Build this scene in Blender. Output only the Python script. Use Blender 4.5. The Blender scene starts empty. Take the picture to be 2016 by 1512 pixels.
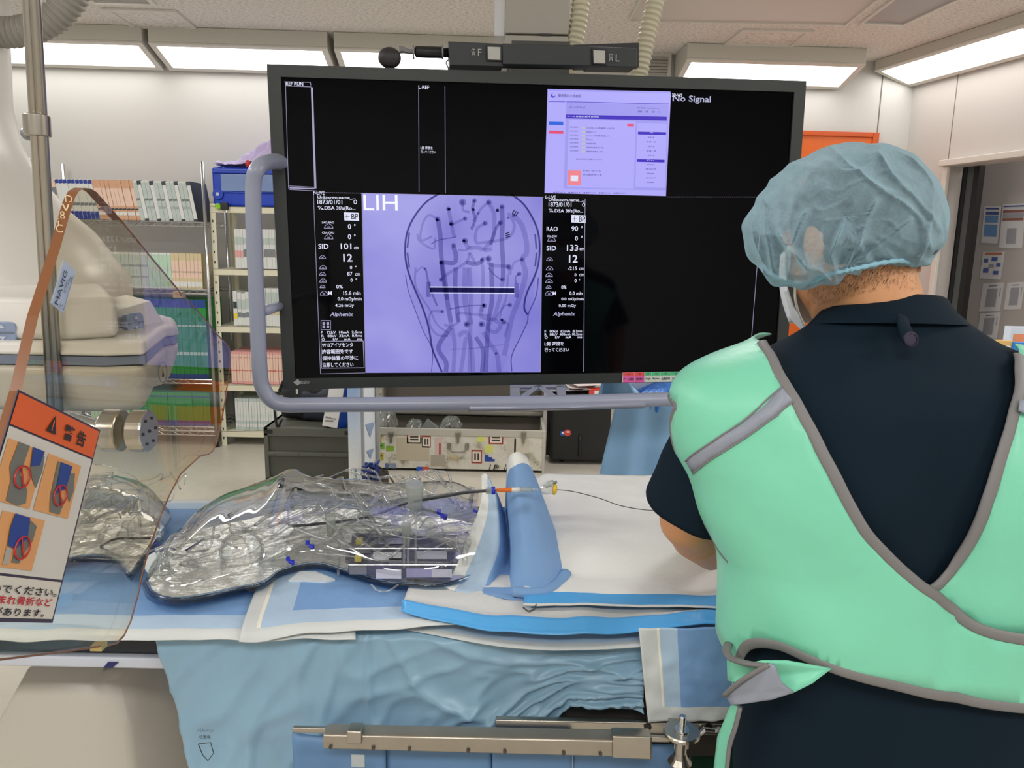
import bpy, bmesh, math, random
import numpy as np
from mathutils import Vector, Matrix, noise as mnoise
from mathutils.geometry import delaunay_2d_cdt

# ------------------------------------------------------------------ camera, world, exposure
SC = bpy.context.scene
COL = SC.collection
PITCH, ROLL, CAMZ, FPX = math.radians(10.5), math.radians(1.1), 1.6, 1510.0
cam_data = bpy.data.cameras.new('camera')
cam_data.sensor_fit = 'HORIZONTAL'
cam_data.sensor_width = 36.0
cam_data.lens = 36.0 * FPX / 2016.0
cam_data.clip_start = 0.02
cam_data.clip_end = 60
cam = bpy.data.objects.new('camera', cam_data)
COL.objects.link(cam)
CAMR = Matrix.Rotation(math.pi / 2 - PITCH, 3, 'X') @ Matrix.Rotation(ROLL, 3, 'Z')
CAMC = Vector((0, 0, CAMZ))
cam.matrix_world = Matrix.Translation(CAMC) @ CAMR.to_4x4()
SC.camera = cam

world = bpy.data.worlds.new('world')
SC.world = world
world.use_nodes = True
world.node_tree.nodes['Background'].inputs[0].default_value = (0.75, 0.78, 0.8, 1)
world.node_tree.nodes['Background'].inputs[1].default_value = 0.25

SC.view_settings.view_transform = 'Standard'
SC.view_settings.look = 'None'
SC.view_settings.exposure = 0.0
SC.view_settings.gamma = 1.0
SC.view_settings.use_curve_mapping = False
SC.cycles.max_bounces = 8
SC.cycles.diffuse_bounces = 4
SC.cycles.glossy_bounces = 4
SC.cycles.transmission_bounces = 8
SC.cycles.transparent_max_bounces = 48
SC.cycles.caustics_reflective = False
SC.cycles.caustics_refractive = False
SC.cycles.sample_clamp_indirect = 4.0
SC.cycles.use_denoising = True
SC.cycles.use_adaptive_sampling = True
SC.cycles.adaptive_threshold = 0.02


def ceiling_area(name, loc, sx, sy, power, rot=(0, 0, 0), color=(1, 0.995, 0.98)):
    l = bpy.data.lights.new(name, 'AREA')
    l.shape = 'RECTANGLE'
    l.size, l.size_y = sx, sy
    l.energy = power
    l.color = color
    o = bpy.data.objects.new(name, l)
    COL.objects.link(o)
    o.location = loc
    o.rotation_euler = rot
    return o


# unseen ceiling lamps, added out of view to brighten the room (their fittings are built below)
FILL_LAMPS = [(-2.6, -1.2), (-0.2, -1.2), (2.2, -1.2), (-2.8, 1.2), (2.9, 1.2), (-3.0, 3.6), (0.6, 3.9)]
FILL_POWER = 38.0
FIX_EMIT = 6.0


# ------------------------------------------------------------------ pixel -> world point on a plane
def ray(px, py):
    return CAMR @ Vector(((px - 1008) / FPX, -(py - 756) / FPX, -1.0))


def at(px, py, Y):
    d = ray(px, py)
    return CAMC + d * ((Y - CAMC.y) / d.y)


def atz(px, py, Z):
    d = ray(px, py)
    return CAMC + d * ((Z - CAMC.z) / d.z)


def atx(px, py, X):
    d = ray(px, py)
    return CAMC + d * ((X - CAMC.x) / d.x)


def proj(p):
    q = CAMR.transposed() @ (Vector(p) - CAMC)
    return 1008 + FPX * q.x / -q.z, 756 - FPX * q.y / -q.z


# ------------------------------------------------------------------ materials
def lin(c):
    out = []
    for v in c[:3]:
        v = v / 255.0
        out.append(v / 12.92 if v <= 0.04045 else ((v + 0.055) / 1.055) ** 2.4)
    return tuple(out) + (1.0,)


MATS = {}


def pset(b, **kw):
    names = dict(rough='Roughness', metal='Metallic', ior='IOR', trans='Transmission Weight', alpha='Alpha',
                 sheen='Sheen Weight', coat='Coat Weight', sss='Subsurface Weight', estr='Emission Strength',
                 spec='Specular IOR Level')
    for k, v in kw.items():
        if k == 'emit':
            b.inputs['Emission Color'].default_value = v
        else:
            b.inputs[names[k]].default_value = v


def mat(name, rgb, rough=0.5, metal=0.0, var=0.0, vscale=6.0, bump=0.0, bscale=40.0, bdist=0.002, **kw):
    """principled material; colour in sRGB 0..255, optional mottling and bump"""
    if name in MATS:
        return MATS[name]
    m = bpy.data.materials.new(name)
    m.use_nodes = True
    nt = m.node_tree
    b = nt.nodes['Principled BSDF']
    b.inputs['Base Color'].default_value = lin(rgb)
    pset(b, rough=rough, metal=metal, **kw)
    tc = None
    if var or bump:
        tc = nt.nodes.new('ShaderNodeTexCoord')
    if var:
        n = nt.nodes.new('ShaderNodeTexNoise')
        n.inputs['Scale'].default_value = vscale
        n.inputs['Detail'].default_value = 4
        nt.links.new(tc.outputs['Object'], n.inputs['Vector'])
        r = nt.nodes.new('ShaderNodeMapRange')
        r.inputs[1].default_value = 0.25
        r.inputs[2].default_value = 0.75
        r.inputs[3].default_value = 1 - var
        r.inputs[4].default_value = 1 + var * 0.6
        nt.links.new(n.outputs[0], r.inputs[0])
        mx = nt.nodes.new('ShaderNodeVectorMath')
        mx.operation = 'SCALE'
        mx.inputs[0].default_value = lin(rgb)[:3]
        nt.links.new(r.outputs[0], mx.inputs['Scale'])
        nt.links.new(mx.outputs[0], b.inputs['Base Color'])
    if bump:
        n = nt.nodes.new('ShaderNodeTexNoise')
        n.inputs['Scale'].default_value = bscale
        n.inputs['Detail'].default_value = 5
        nt.links.new(tc.outputs['Object'], n.inputs['Vector'])
        bp = nt.nodes.new('ShaderNodeBump')
        bp.inputs['Strength'].default_value = bump
        bp.inputs['Distance'].default_value = bdist
        nt.links.new(n.outputs[0], bp.inputs['Height'])
        nt.links.new(bp.outputs[0], b.inputs['Normal'])
    MATS[name] = m
    return m


def emit(name, rgb, strength=1.0):
    if name in MATS:
        return MATS[name]
    m = bpy.data.materials.new(name)
    m.use_nodes = True
    nt = m.node_tree
    b = nt.nodes['Principled BSDF']
    b.inputs['Base Color'].default_value = (0.01, 0.01, 0.01, 1)
    pset(b, rough=0.25, emit=lin(rgb), estr=strength)
    MATS[name] = m
    return m


def clear(name, tint=(250, 252, 250), edge=(170, 180, 175), gloss=0.5, rough=0.03, frost=0.0, frost_rgb=(225, 230, 225)):
    """thin clear plastic: see-through face on, darker towards grazing, with a sharp sheen"""
    if name in MATS:
        return MATS[name]
    m = bpy.data.materials.new(name)
    m.use_nodes = True
    nt = m.node_tree
    nt.nodes.remove(nt.nodes['Principled BSDF'])
    out = nt.nodes['Material Output']
    lw = nt.nodes.new('ShaderNodeLayerWeight')
    lw.inputs[0].default_value = 0.35
    mixc = nt.nodes.new('ShaderNodeMixRGB')
    mixc.inputs[1].default_value = lin(tint)
    mixc.inputs[2].default_value = lin(edge)
    nt.links.new(lw.outputs['Facing'], mixc.inputs[0])
    tr = nt.nodes.new('ShaderNodeBsdfTransparent')
    nt.links.new(mixc.outputs[0], tr.inputs[0])
    base = tr
    if frost:
        df = nt.nodes.new('ShaderNodeBsdfTranslucent')
        df.inputs[0].default_value = lin(frost_rgb)
        d2 = nt.nodes.new('ShaderNodeBsdfDiffuse')
        d2.inputs[0].default_value = lin(frost_rgb)
        mm = nt.nodes.new('ShaderNodeMixShader')
        nt.links.new(df.outputs[0], mm.inputs[1])
        nt.links.new(d2.outputs[0], mm.inputs[2])
        ms = nt.nodes.new('ShaderNodeMixShader')
        ms.inputs[0].default_value = frost
        nt.links.new(tr.outputs[0], ms.inputs[1])
        nt.links.new(mm.outputs[0], ms.inputs[2])
        base = ms
    gl = nt.nodes.new('ShaderNodeBsdfGlossy')
    gl.inputs['Roughness'].default_value = rough
    fc = nt.nodes.new('ShaderNodeLayerWeight')
    fc.inputs[0].default_value = 0.5
    pw = nt.nodes.new('ShaderNodeMath')
    pw.operation = 'POWER'
    pw.inputs[1].default_value = 4.0
    nt.links.new(fc.outputs['Facing'], pw.inputs[0])
    ml = nt.nodes.new('ShaderNodeMath')
    ml.operation = 'MULTIPLY_ADD'
    ml.inputs[1].default_value = gloss * .9
    ml.inputs[2].default_value = .05 * gloss
    ml.use_clamp = True
    nt.links.new(pw.outputs[0], ml.inputs[0])
    mix = nt.nodes.new('ShaderNodeMixShader')
    nt.links.new(ml.outputs[0], mix.inputs[0])
    nt.links.new(base.outputs[0], mix.inputs[1])
    nt.links.new(gl.outputs[0], mix.inputs[2])
    nt.links.new(mix.outputs[0], out.inputs['Surface'])
    MATS[name] = m
    return m


# ------------------------------------------------------------------ mesh builder
def basis(d):
    d = d.normalized()
    up = Vector((0, 0, 1)) if abs(d.z) < 0.95 else Vector((1, 0, 0))
    a = d.cross(up).normalized()
    return a, a.cross(d).normalized()


class MB:
    def __init__(self):
        self.v, self.f, self.m = [], [], []
        self.cur = 0

    def add(self, vs, fs):
        o = len(self.v)
        self.v += [Vector(p) for p in vs]
        self.f += [tuple(i + o for i in q) for q in fs]
        self.m += [self.cur] * len(fs)
        return self

    def box(self, lo, hi, M=None):
        x0, y0, z0 = lo
        x1, y1, z1 = hi
        vs = [Vector(p) for p in ((x0, y0, z0), (x1, y0, z0), (x1, y1, z0), (x0, y1, z0), (x0, y0, z1), (x1, y0, z1), (x1, y1, z1), (x0, y1, z1))]
        if M is not None:
            vs = [M @ p for p in vs]
        return self.add(vs, [(0, 3, 2, 1), (4, 5, 6, 7), (0, 1, 5, 4), (1, 2, 6, 5), (2, 3, 7, 6), (3, 0, 4, 7)])

    def quad(self, a, b, c, d):
        return self.add([a, b, c, d], [(0, 1, 2, 3)])

    def rings(self, rings, closed=False, cap=True):
        n = len(rings[0])
        vs = [p for r in rings for p in r]
        fs = []
        k = len(rings)
        for i in range(k if closed else k - 1):
            a, b = i * n, ((i + 1) % k) * n
            for j in range(n):
                j2 = (j + 1) % n
                fs.append((a + j, a + j2, b + j2, b + j))
        if cap and not closed:
            fs.append(tuple(range(n - 1, -1, -1)))
            fs.append(tuple(range((k - 1) * n, k * n)))
        return self.add(vs, fs)

    def tube(self, pts, r, n=8, cap=True, flat=1.0, nrm=None):
        pts = [Vector(p) for p in pts]
        rs = r if isinstance(r, (list, tuple)) else [r] * len(pts)
        rings = []
        pa = None
        for i, p in enumerate(pts):
            d = (pts[min(i + 1, len(pts) - 1)] - pts[max(i - 1, 0)])
            if d.length < 1e-9:
                d = Vector((0, 0, 1))
            d.normalize()
            if nrm is not None:
                b = Vector(nrm[i])
                b = (b - d * b.dot(d)).normalized()
                a = d.cross(b)
            elif pa is None:
                a, b = basis(d)
            else:
                a = (pa - d * pa.dot(d))
                if a.length < 1e-6:
                    a, b = basis(d)
                a.normalize()
                b = a.cross(d)
            pa = a
            rings.append([p + a * (math.cos(2 * math.pi * j / n) * rs[i]) + b * (math.sin(2 * math.pi * j / n) * rs[i] * flat) for j in range(n)])
        return self.rings(rings, cap=cap)

    def cyl(self, a, b, r, n=20, r2=None):
        return self.tube([a, b], [r, r if r2 is None else r2], n)

    def lathe(self, o, axis, prof, n=24):
        axis = Vector(axis).normalized()
        a, b = basis(axis)
        o = Vector(o)
        return self.rings([[o + axis * h + (a * math.cos(2 * math.pi * j / n) + b * math.sin(2 * math.pi * j / n)) * max(r, 1e-5) for j in range(n)] for h, r in prof])

    def sphere(self, c, r, n=20, k=12, s=(1, 1, 1)):
        c = Vector(c)
        return self.rings([[c + Vector((math.cos(2 * math.pi * j / n) * math.sin(t) * s[0], math.sin(2 * math.pi * j / n) * math.sin(t) * s[1], -math.cos(t) * s[2])) * r for j in range(n)]
                           for t in [max(0.02, min(math.pi - 0.02, math.pi * i / k)) for i in range(k + 1)]])

    def prism(self, poly, off):
        """extrude a 3-D polygon by a vector"""
        n = len(poly)
        off = Vector(off)
        p = [Vector(q) for q in poly]
        vs = p + [q + off for q in p]
        fs = [tuple(range(n)), tuple(range(2 * n - 1, n - 1, -1))]
        fs += [(j, j + n, (j + 1) % n + n, (j + 1) % n) for j in range(n)]
        return self.add(vs, fs)

    def grid(self, fn, nu, nv):
        vs = [fn(i / nu, j / nv) for j in range(nv + 1) for i in range(nu + 1)]
        w = nu + 1
        return self.add(vs, [(j * w + i, j * w + i + 1, (j + 1) * w + i + 1, (j + 1) * w + i) for j in range(nv) for i in range(nu)])

    def build(self, name, mats, parent=None, smooth=False, bevel=0.0, origin=None, solid=0.0, subsurf=0, segs=2, label=None, recalc=True):
        if not isinstance(mats, (list, tuple)):
            mats = [mats]
        used = sorted({i for q in self.f for i in q})
        if len(used) < len(self.v):
            mp = {a: b for b, a in enumerate(used)}
            self.v = [self.v[i] for i in used]
            self.f = [tuple(mp[i] for i in q) for q in self.f]
        me = bpy.data.meshes.new(name)
        if parent is not None:
            o0 = wloc(parent)
        elif origin is not None:
            o0 = Vector(origin)
        else:
            xs = [p.x for p in self.v]
            ys = [p.y for p in self.v]
            zs = [p.z for p in self.v]
            o0 = Vector(((min(xs) + max(xs)) / 2, (min(ys) + max(ys)) / 2, min(zs)))
        me.from_pydata([tuple(p - o0) for p in self.v], [], self.f)
        for mm in mats:
            me.materials.append(mm)
        me.polygons.foreach_set('material_index', self.m)
        if recalc:
            bm = bmesh.new()
            bm.from_mesh(me)
            bmesh.ops.recalc_face_normals(bm, faces=bm.faces)
            bm.to_mesh(me)
            bm.free()
        me.update()
        ob = bpy.data.objects.new(name, me)
        COL.objects.link(ob)
        if parent is not None:
            ob.parent = parent
        else:
            ob.location = o0
        if solid:
            md = ob.modifiers.new('solid', 'SOLIDIFY')
            md.thickness = solid
            md.offset = 0
        if subsurf:
            md = ob.modifiers.new('sub', 'SUBSURF')
            md.levels = md.render_levels = subsurf
        if bevel:
            md = ob.modifiers.new('bevel', 'BEVEL')
            md.width = bevel
            md.segments = segs
            md.limit_method = 'ANGLE'
            md.angle_limit = math.radians(35)
        if smooth:
            me.polygons.foreach_set('use_smooth', [True] * len(me.polygons))
        elif bevel:
            me.polygons.foreach_set('use_smooth', [True] * len(me.polygons))
            md = ob.modifiers.new('wn', 'WEIGHTED_NORMAL')
            md.keep_sharp = True
        if label:
            ob['label'] = label
        return ob


def wloc(o):
    p = Vector(o.location)
    while o.parent is not None:
        o = o.parent
        p += Vector(o.location)
    return p


def tag(o, label, cat, group=None):
    o['label'] = label
    o['category'] = cat
    if group:
        o['group'] = group
    return o


def thing(name, label, cat, loc, group=None):
    o = bpy.data.objects.new(name, None)
    o.empty_display_size = 0.05
    COL.objects.link(o)
    o.location = loc
    return tag(o, label, cat, group)


def struct(o):
    o['kind'] = 'structure'
    return o


def copy_tree(o, parent=None):
    c = o.copy()
    COL.objects.link(c)
    c.parent = parent
    for ch in [x for x in bpy.data.objects if x.parent == o]:
        copy_tree(ch, c)
    return c


def spline(pts, n=8):
    """catmull-rom through the points"""
    P = [Vector(p) for p in pts]
    if len(P) < 3:
        return P
    Q = [P[0] * 2 - P[1]] + P + [P[-1] * 2 - P[-2]]
    out = []
    for i in range(1, len(Q) - 2):
        a, b, c, d = Q[i - 1:i + 3]
        for k in range(n):
            t = k / n
            out.append(0.5 * ((2 * b) + (c - a) * t + (2 * a - 5 * b + 4 * c - d) * t * t + (3 * b - a - 3 * c + d) * t ** 3))
    out.append(P[-1])
    return out


_font_cache = {}


def text_geo(body, bold=0.0):
    key = (body, bold)
    if key in _font_cache:
        return _font_cache[key]
    cu = bpy.data.curves.new('t', 'FONT')
    cu.body = body
    cu.resolution_u = 2
    cu.offset = bold
    ob = bpy.data.objects.new('t', cu)
    me = ob.to_mesh()
    vs = [v.co.copy() for v in me.vertices]
    fs = [tuple(p.vertices) for p in me.polygons]
    ob.to_mesh_clear()
    bpy.data.objects.remove(ob)
    bpy.data.curves.remove(cu)
    _font_cache[key] = (vs, fs)
    return vs, fs


def add_text(mb, body, o, ex, ey, size=None, width=None, height=None, bold=0.012, center=False, lift=None):
    """lettering with its lower left corner at o, along ex (unit) and ey (unit); fitted to width/height"""
    vs, fs = text_geo(body, bold)
    if not vs:
        return
    x0 = min(v.x for v in vs)
    x1 = max(v.x for v in vs)
    y0 = min(v.y for v in vs)
    y1 = max(v.y for v in vs)
    if size is not None:
        sx = sy = size
        yb = 0.0
    else:
        sy = height / max(y1 - y0, 1e-6) if height else None
        sx = width / max(x1 - x0, 1e-6) if width else sy
        if sy is None:
            sy = sx
        yb = y0
    ox = (x0 + x1) / 2 if center else x0
    o = Vector(o) + (Vector(lift) if lift is not None else Vector((0, 0, 0)))
    mb.add([o + Vector(ex) * ((v.x - ox) * sx) + Vector(ey) * ((v.y - yb) * sy) for v in vs], fs)
# ------------------------------------------------------------------ the room
X3, Y3, Z3 = Vector((1, 0, 0)), Vector((0, 1, 0)), Vector((0, 0, 1))
WY0, WS = 6.42, 0.045                       # back wall: Y = WY0 + WS * X


def wy(x):
    return WY0 + WS * x


def atwall(px, py, off=0.0):
    """the point of the back wall (or of a plane off metres before it) seen at a pixel"""
    d = ray(px, py)
    t = (WY0 - off) / (d.y - WS * d.x)
    return CAMC + d * t


ZC = at(340, 60, 6.02).z
CORN = atwall(1785, 300)
RD = Vector((math.sin(math.radians(13)), -math.cos(math.radians(13)), 0))   # right wall runs towards the camera along RD
WD = Vector((1, WS, 0)).normalized()                                         # back wall runs along WD
OUT = Vector((WS, -1, 0)).normalized()
RN = Vector((-RD.y, RD.x, 0)) * -1                                           # right wall's normal into the room
if RN.x > 0:
    RN = -RN


def atright(px, py, off=0.0):
    d = ray(px, py)
    c = CORN + RN * off
    t = (c - CAMC).dot(RN) / d.dot(RN)
    return CAMC + d * t


m_wall = mat('wall_paint', (204, 202, 199), rough=0.45, var=0.02, vscale=1.2)
m_wall2 = mat('wall_paint_warm', (206, 201, 197), rough=0.45, var=0.02, vscale=1.2)
m_seam = mat('seam_grey', (120, 116, 112), rough=0.7)
m_trim = mat('trim_white', (222, 219, 212), rough=0.4)
m_floor = mat('vinyl_floor', (192, 186, 174), rough=0.32, var=0.05, vscale=14, bump=0.05, bscale=160, bdist=0.0006)
m_black = mat('black_plastic', (22, 23, 25), rough=0.45)
m_steel = mat('brushed_steel', (178, 172, 162), rough=0.3, metal=1.0, var=0.06, vscale=18)
m_chrome = mat('chrome_wire', (200, 202, 205), rough=0.22, metal=1.0)
m_greymetal = mat('grey_metal', (140, 142, 145), rough=0.4, metal=0.6)


def ceiling_mat():
    m = bpy.data.materials.new('rock_wool_ceiling')
    m.use_nodes = True
    nt = m.node_tree
    b = nt.nodes['Principled BSDF']
    pset(b, rough=0.9)
    tc = nt.nodes.new('ShaderNodeTexCoord')
    mp = nt.nodes.new('ShaderNodeMapping')
    mp.inputs['Scale'].default_value = (1.0, 2.2, 1.0)
    nt.links.new(tc.outputs['Object'], mp.inputs[0])
    n = nt.nodes.new('ShaderNodeTexNoise')
    n.inputs['Scale'].default_value = 42
    n.inputs['Detail'].default_value = 6
    n.inputs['Roughness'].default_value = 0.7
    nt.links.new(mp.outputs[0], n.inputs['Vector'])
    r = nt.nodes.new('ShaderNodeValToRGB')
    r.color_ramp.elements[0].position = 0.36
    r.color_ramp.elements[0].color = lin((184, 178, 170))
    r.color_ramp.elements[1].position = 0.52
    r.color_ramp.elements[1].color = lin((240, 236, 230))
    nt.links.new(n.outputs[0], r.inputs[0])
    nt.links.new(r.outputs[0], b.inputs['Base Color'])
    bp = nt.nodes.new('ShaderNodeBump')
    bp.inputs['Distance'].default_value = 0.004
    bp.inputs['Strength'].default_value = 0.6
    nt.links.new(n.outputs[0], bp.inputs['Height'])
    nt.links.new(bp.outputs[0], b.inputs['Normal'])
    return m


m_ceil = ceiling_mat()

# floor and ceiling
struct(MB().box((-5.4, -3.2, -0.05), (8.2, 8.6, 0.0)).build('floor', m_floor, origin=(0, 0, 0)))
struct(MB().box((-5.4, -3.2, ZC), (8.2, 8.6, ZC + 0.05)).build('ceiling', m_ceil, origin=(0, 0, ZC)))
# back wall
wb = MB()
a, b_ = Vector((-5.3, wy(-5.3), 0)), CORN.copy()
b_.z = 0
wb.prism([a, b_, b_ + Z3 * ZC, a + Z3 * ZC], Vector((-WS, 1, 0)) * 0.12)
wall_back = struct(wb.build('wall_back', m_wall, origin=(0, WY0, 0)))
for px, py in ((1733, 200),):
    p = atwall(px, py)
    MB().box((p.x - 0.004, p.y - 0.003, 0), (p.x + 0.004, p.y + 0.01, ZC)).build('panel_seam', m_seam, wall_back)
# right wall with its doorway: pieces along RD, s = distance from the corner
def rp(s, z, off=0.0):
    p = CORN + RD * s + RN * off
    return Vector((p.x, p.y, z))


pd = atright(1866, 328)
s_d = (pd - CORN).dot(RD)
z_d = pd.z
s_e = s_d + 1.45
wr = MB()
for s0, s1, z0, z1 in ((0, s_d, 0, ZC), (s_d, s_e, z_d, ZC), (s_e, 10.2, 0, ZC)):
    wr.prism([rp(s0, z0), rp(s1, z0), rp(s1, z1), rp(s0, z1)], -RN * 0.14)
wall_right = struct(wr.build('wall_right', m_wall2, origin=rp(0, 0)))
ps = atright(1884, 170)
s_s = (ps - CORN).dot(RD)
MB().prism([rp(s_s - .003, z_d), rp(s_s + .003, z_d), rp(s_s + .003, ZC), rp(s_s - .003, ZC)], RN * 0.002).build('panel_seam', m_seam, wall_right)
# side and front walls behind the camera
struct(MB().box((-5.42, -3.2, 0), (-5.3, 6.6, ZC)).build('wall_left', m_wall))
struct(MB().box((-5.4, -3.2, 0), (6.5, -3.08, ZC)).build('wall_front', m_wall))
# door architrave and sliding door leaf, the dark opening edge and the corridor beyond
dj = MB()
dj.prism([rp(s_d - .02, z_d), rp(s_e + .02, z_d), rp(s_e + .02, z_d + .045), rp(s_d - .02, z_d + .045)], RN * 0.07)
dj.prism([rp(s_d - .02, 0), rp(s_d + .03, 0), rp(s_d + .03, z_d), rp(s_d - .02, z_d)], RN * 0.03)
door = struct(dj.build('door_1', m_trim, bevel=0.004))
sq = [(atright(x, 345, -.17) - CORN).dot(RD) for x in (1900, 1909, 1922, 1933)]
dk = MB()
dk.prism([rp(sq[0], 0, -.145), rp(sq[1], 0, -.145), rp(sq[1], z_d, -.145), rp(sq[0], z_d, -.145)], -RN * 0.05)
dk.prism([rp(sq[2], 0, -.145), rp(sq[3], 0, -.145), rp(sq[3], z_d, -.145), rp(sq[2], z_d, -.145)], -RN * 0.05)
dk.build('door_seal', m_black, door)
dg = MB()
dg.prism([rp(sq[1], 0, -.15), rp(sq[2], 0, -.15), rp(sq[2], z_d, -.15), rp(sq[1], z_d, -.15)], -RN * 0.03)
dg.build('door_stile', mat('stile_grey', (84, 86, 86), rough=.5), door)
# wall of the next room, seen through the doorway
m_wall3 = mat('next_room_paint', (190, 182, 178), rough=0.6)
NX = 0.62
nw = MB()
nw.prism([rp(-1.3, 0, -NX), rp(3.2, 0, -NX), rp(3.2, ZC, -NX), rp(-1.3, ZC, -NX)], -RN * 0.08)
struct(nw.build('wall_next_room', m_wall3))


def atnext(px, py, off=0.004):
    return atright(px, py, -NX + off)


# papers pinned there
def notice(name, label, q, layers, group=None):
    """q: top left, top right, bottom right, bottom left pixels"""
    A, B, Cc, D = [atnext(*p) for p in q]
    ex, ey = (B - A + Cc - D) / 2, (A - D + B - Cc) / 2
    o = (A + B + Cc + D) / 4 - ex / 2 - ey / 2
    t = thing(name, label, 'notice', o, group)
    n = RN * 0.001
    MB().prism([o, o + ex, o + ex + ey, o + ey], n).build('sheet', mat('notice_paper', (222, 220, 222), rough=0.7), t)
    for rgb, rects in layers:
        for (x0, y0, x1, y1) in rects:
            mb = MB()
            mb.quad(o + ex * x0 + ey * y0 + n * 2, o + ex * x1 + ey * y0 + n * 2, o + ex * x1 + ey * y1 + n * 2, o + ex * x0 + ey * y1 + n * 2)
            mb.build('print', mat('print_%d_%d_%d' % rgb, rgb, rough=0.7), t)
    return t


BL, OR, GR, BR = (110, 150, 200), (200, 130, 90), (165, 163, 170), (150, 100, 90)
notice('notice', 'paper notice with solid blue block of text on next room wall', [(1939, 405), (1971, 405), (1964, 480), (1931, 478)],
       [(BL, [(.12, .18, .9, .5), (.12, .55, .9, .74)]), ((70, 90, 150), [(.12, .76, .9, .84), (.1, .9, .9, .94)])])
notice('notice', 'paper notice with brown banded photo strip, right of the blue one', [(1975, 402), (2020, 400), (2013, 489), (1966, 488)],
       [(BR, [(.05, .8, .95, .86), (.05, .62, .95, .68)]), (GR, [(.05, .69, .95, .79), (.3, .1, .7, .45)]), ((70, 90, 150), [(.05, .93, .95, .96)])])
notice('notice', 'circular blue arrow diagram poster with orange heading', [(1936, 496), (1978, 495), (1971, 550), (1928, 548)],
       [(OR, [(.1, .88, .9, .97)]), ((84, 104, 170), [(.1, .6, .3, .75), (.45, .65, .72, .8), (.7, .45, .9, .58), (.12, .22, .38, .4), (.6, .16, .85, .3)]), (GR, [(.35, .4, .6, .55)])])
for i, (q, lab) in enumerate([([(1936, 558), (1977, 556), (1969, 612), (1927, 613)], 'faint grey form on next room wall, directly under the arrow diagram'),
                              ([(1984, 556), (2018, 555), (2011, 608), (1976, 610)], 'faint grey form on next room wall, at the right edge of the photo'),
                              ([(1931, 616), (1970, 615), (1963, 666), (1922, 668)], 'faint grey form, lowest on the next room wall')]):
    notice('notice', lab, q, [(GR, [(.25, .15, .75, .8), (.85, .5, .9, .8)]), ((110, 108, 112), [(.3, .88, .7, .91)])], 'grey forms on the next room wall')

# orange door on the back wall
m_orange = mat('orange_laminate', (226, 104, 30), rough=0.35)
m_orange2 = mat('orange_frame', (205, 84, 24), rough=0.35)
q1, q2 = atwall(1380, 256), atwall(1727, 259)
zo = (q1.z + q2.z) / 2
od = MB()
od.prism([Vector((q1.x, q1.y, 0)), Vector((q2.x, q2.y, 0)), Vector((q2.x, q2.y, zo)), Vector((q1.x, q1.y, zo))], OUT * .03)
odo = struct(od.build('door_2', m_orange))
of = MB()
of.prism([Vector((q2.x - .05, q2.y, 0)), Vector((q2.x, q2.y, 0)), Vector((q2.x, q2.y, zo)), Vector((q2.x - .05, q2.y, zo))], OUT * .045)
of.prism([Vector((q1.x, q1.y, zo - .04)), Vector((q2.x - .05, q2.y, zo - .04)), Vector((q2.x - .05, q2.y, zo)), Vector((q1.x, q1.y, zo))], OUT * .045)
of.build('door_frame', m_orange2, odo, bevel=.004)

# wall-and-ceiling light fittings
m_lamp = emit('lamp_diffuser', (255, 252, 246), FIX_EMIT)
m_lamphouse = mat('lamp_housing', (205, 203, 194), rough=0.4)


def fitting(o, along, out, L, dz, dout, label, group, header=.09):
    """slanted fitting in the edge between wall and ceiling. o: wall point at its lower lip"""
    o = Vector(o)
    t = thing('cove_light', label, 'light fitting', o, group)
    A, B = Z3 * dz, out * dout
    hb = MB()
    sec = [Vector((0, 0, 0)), Vector((0, 0, 1)) * (ZC - .001 - o.z), out * dout + Z3 * (ZC - .001 - o.z), out * dout + Z3 * (dz), out * .02]
    hb.prism([o + p for p in sec], along * L)
    hb.build('housing', m_lamphouse, t, bevel=.006)
    s = (out * (dout - .02) + Z3 * dz)
    nrm = along.cross(s).normalized()
    if nrm.z > 0:
        nrm = -nrm
    o2 = o + out * .02
    fr = MB()
    db = MB()
    fx = .045
    p = lambda u, w, k: o2 + along * u + s * w + nrm * k
    db.prism([p(fx, .12, .002), p(L - fx, .12, .002), p(L - fx, .9, .002), p(fx, .9, .002)], nrm * .004)
    db.build('diffuser', m_lamp, t)
    for u0, u1, w0, w1 in ((0, L, 0, .12), (0, L, .9, 1), (0, fx, .12, .9), (L - fx, L, .12, .9)):
        fr.prism([p(u0, w0, 0), p(u1, w0, 0), p(u1, w1, 0), p(u0, w1, 0)], nrm * .016)
    fr.build('frame', m_trim, t, bevel=.003)
    return t


zlip = atwall(340, 137).z

fd = 0.40
zft = atwall(340, 83, fd).z - zlip
ends = [(-420, -92), (-85, 325), (336, 664), (676, 1005), (1325, 1655)]
labs = ['lit cove light fitting on back wall, cut by the left edge of the photo', 'lit cove light fitting on back wall behind the steel pole', 'lit cove light fitting above the blank back wall, left of the monitor',
        'lit cove light fitting on back wall behind the ball handle', 'lit cove light fitting on back wall above the orange door']
for (x0, x1), lb in list(zip(ends, labs))[1:]:
    p0, p1 = atwall(x0, 134 if x0 < 1000 else 160), atwall(x1, 134 if x0 < 1000 else 160)
    p0.z = zlip
    fitting(p0, WD, OUT, (p1 - p0).length, zft, fd, lb, 'cove lights along the back wall')
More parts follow.
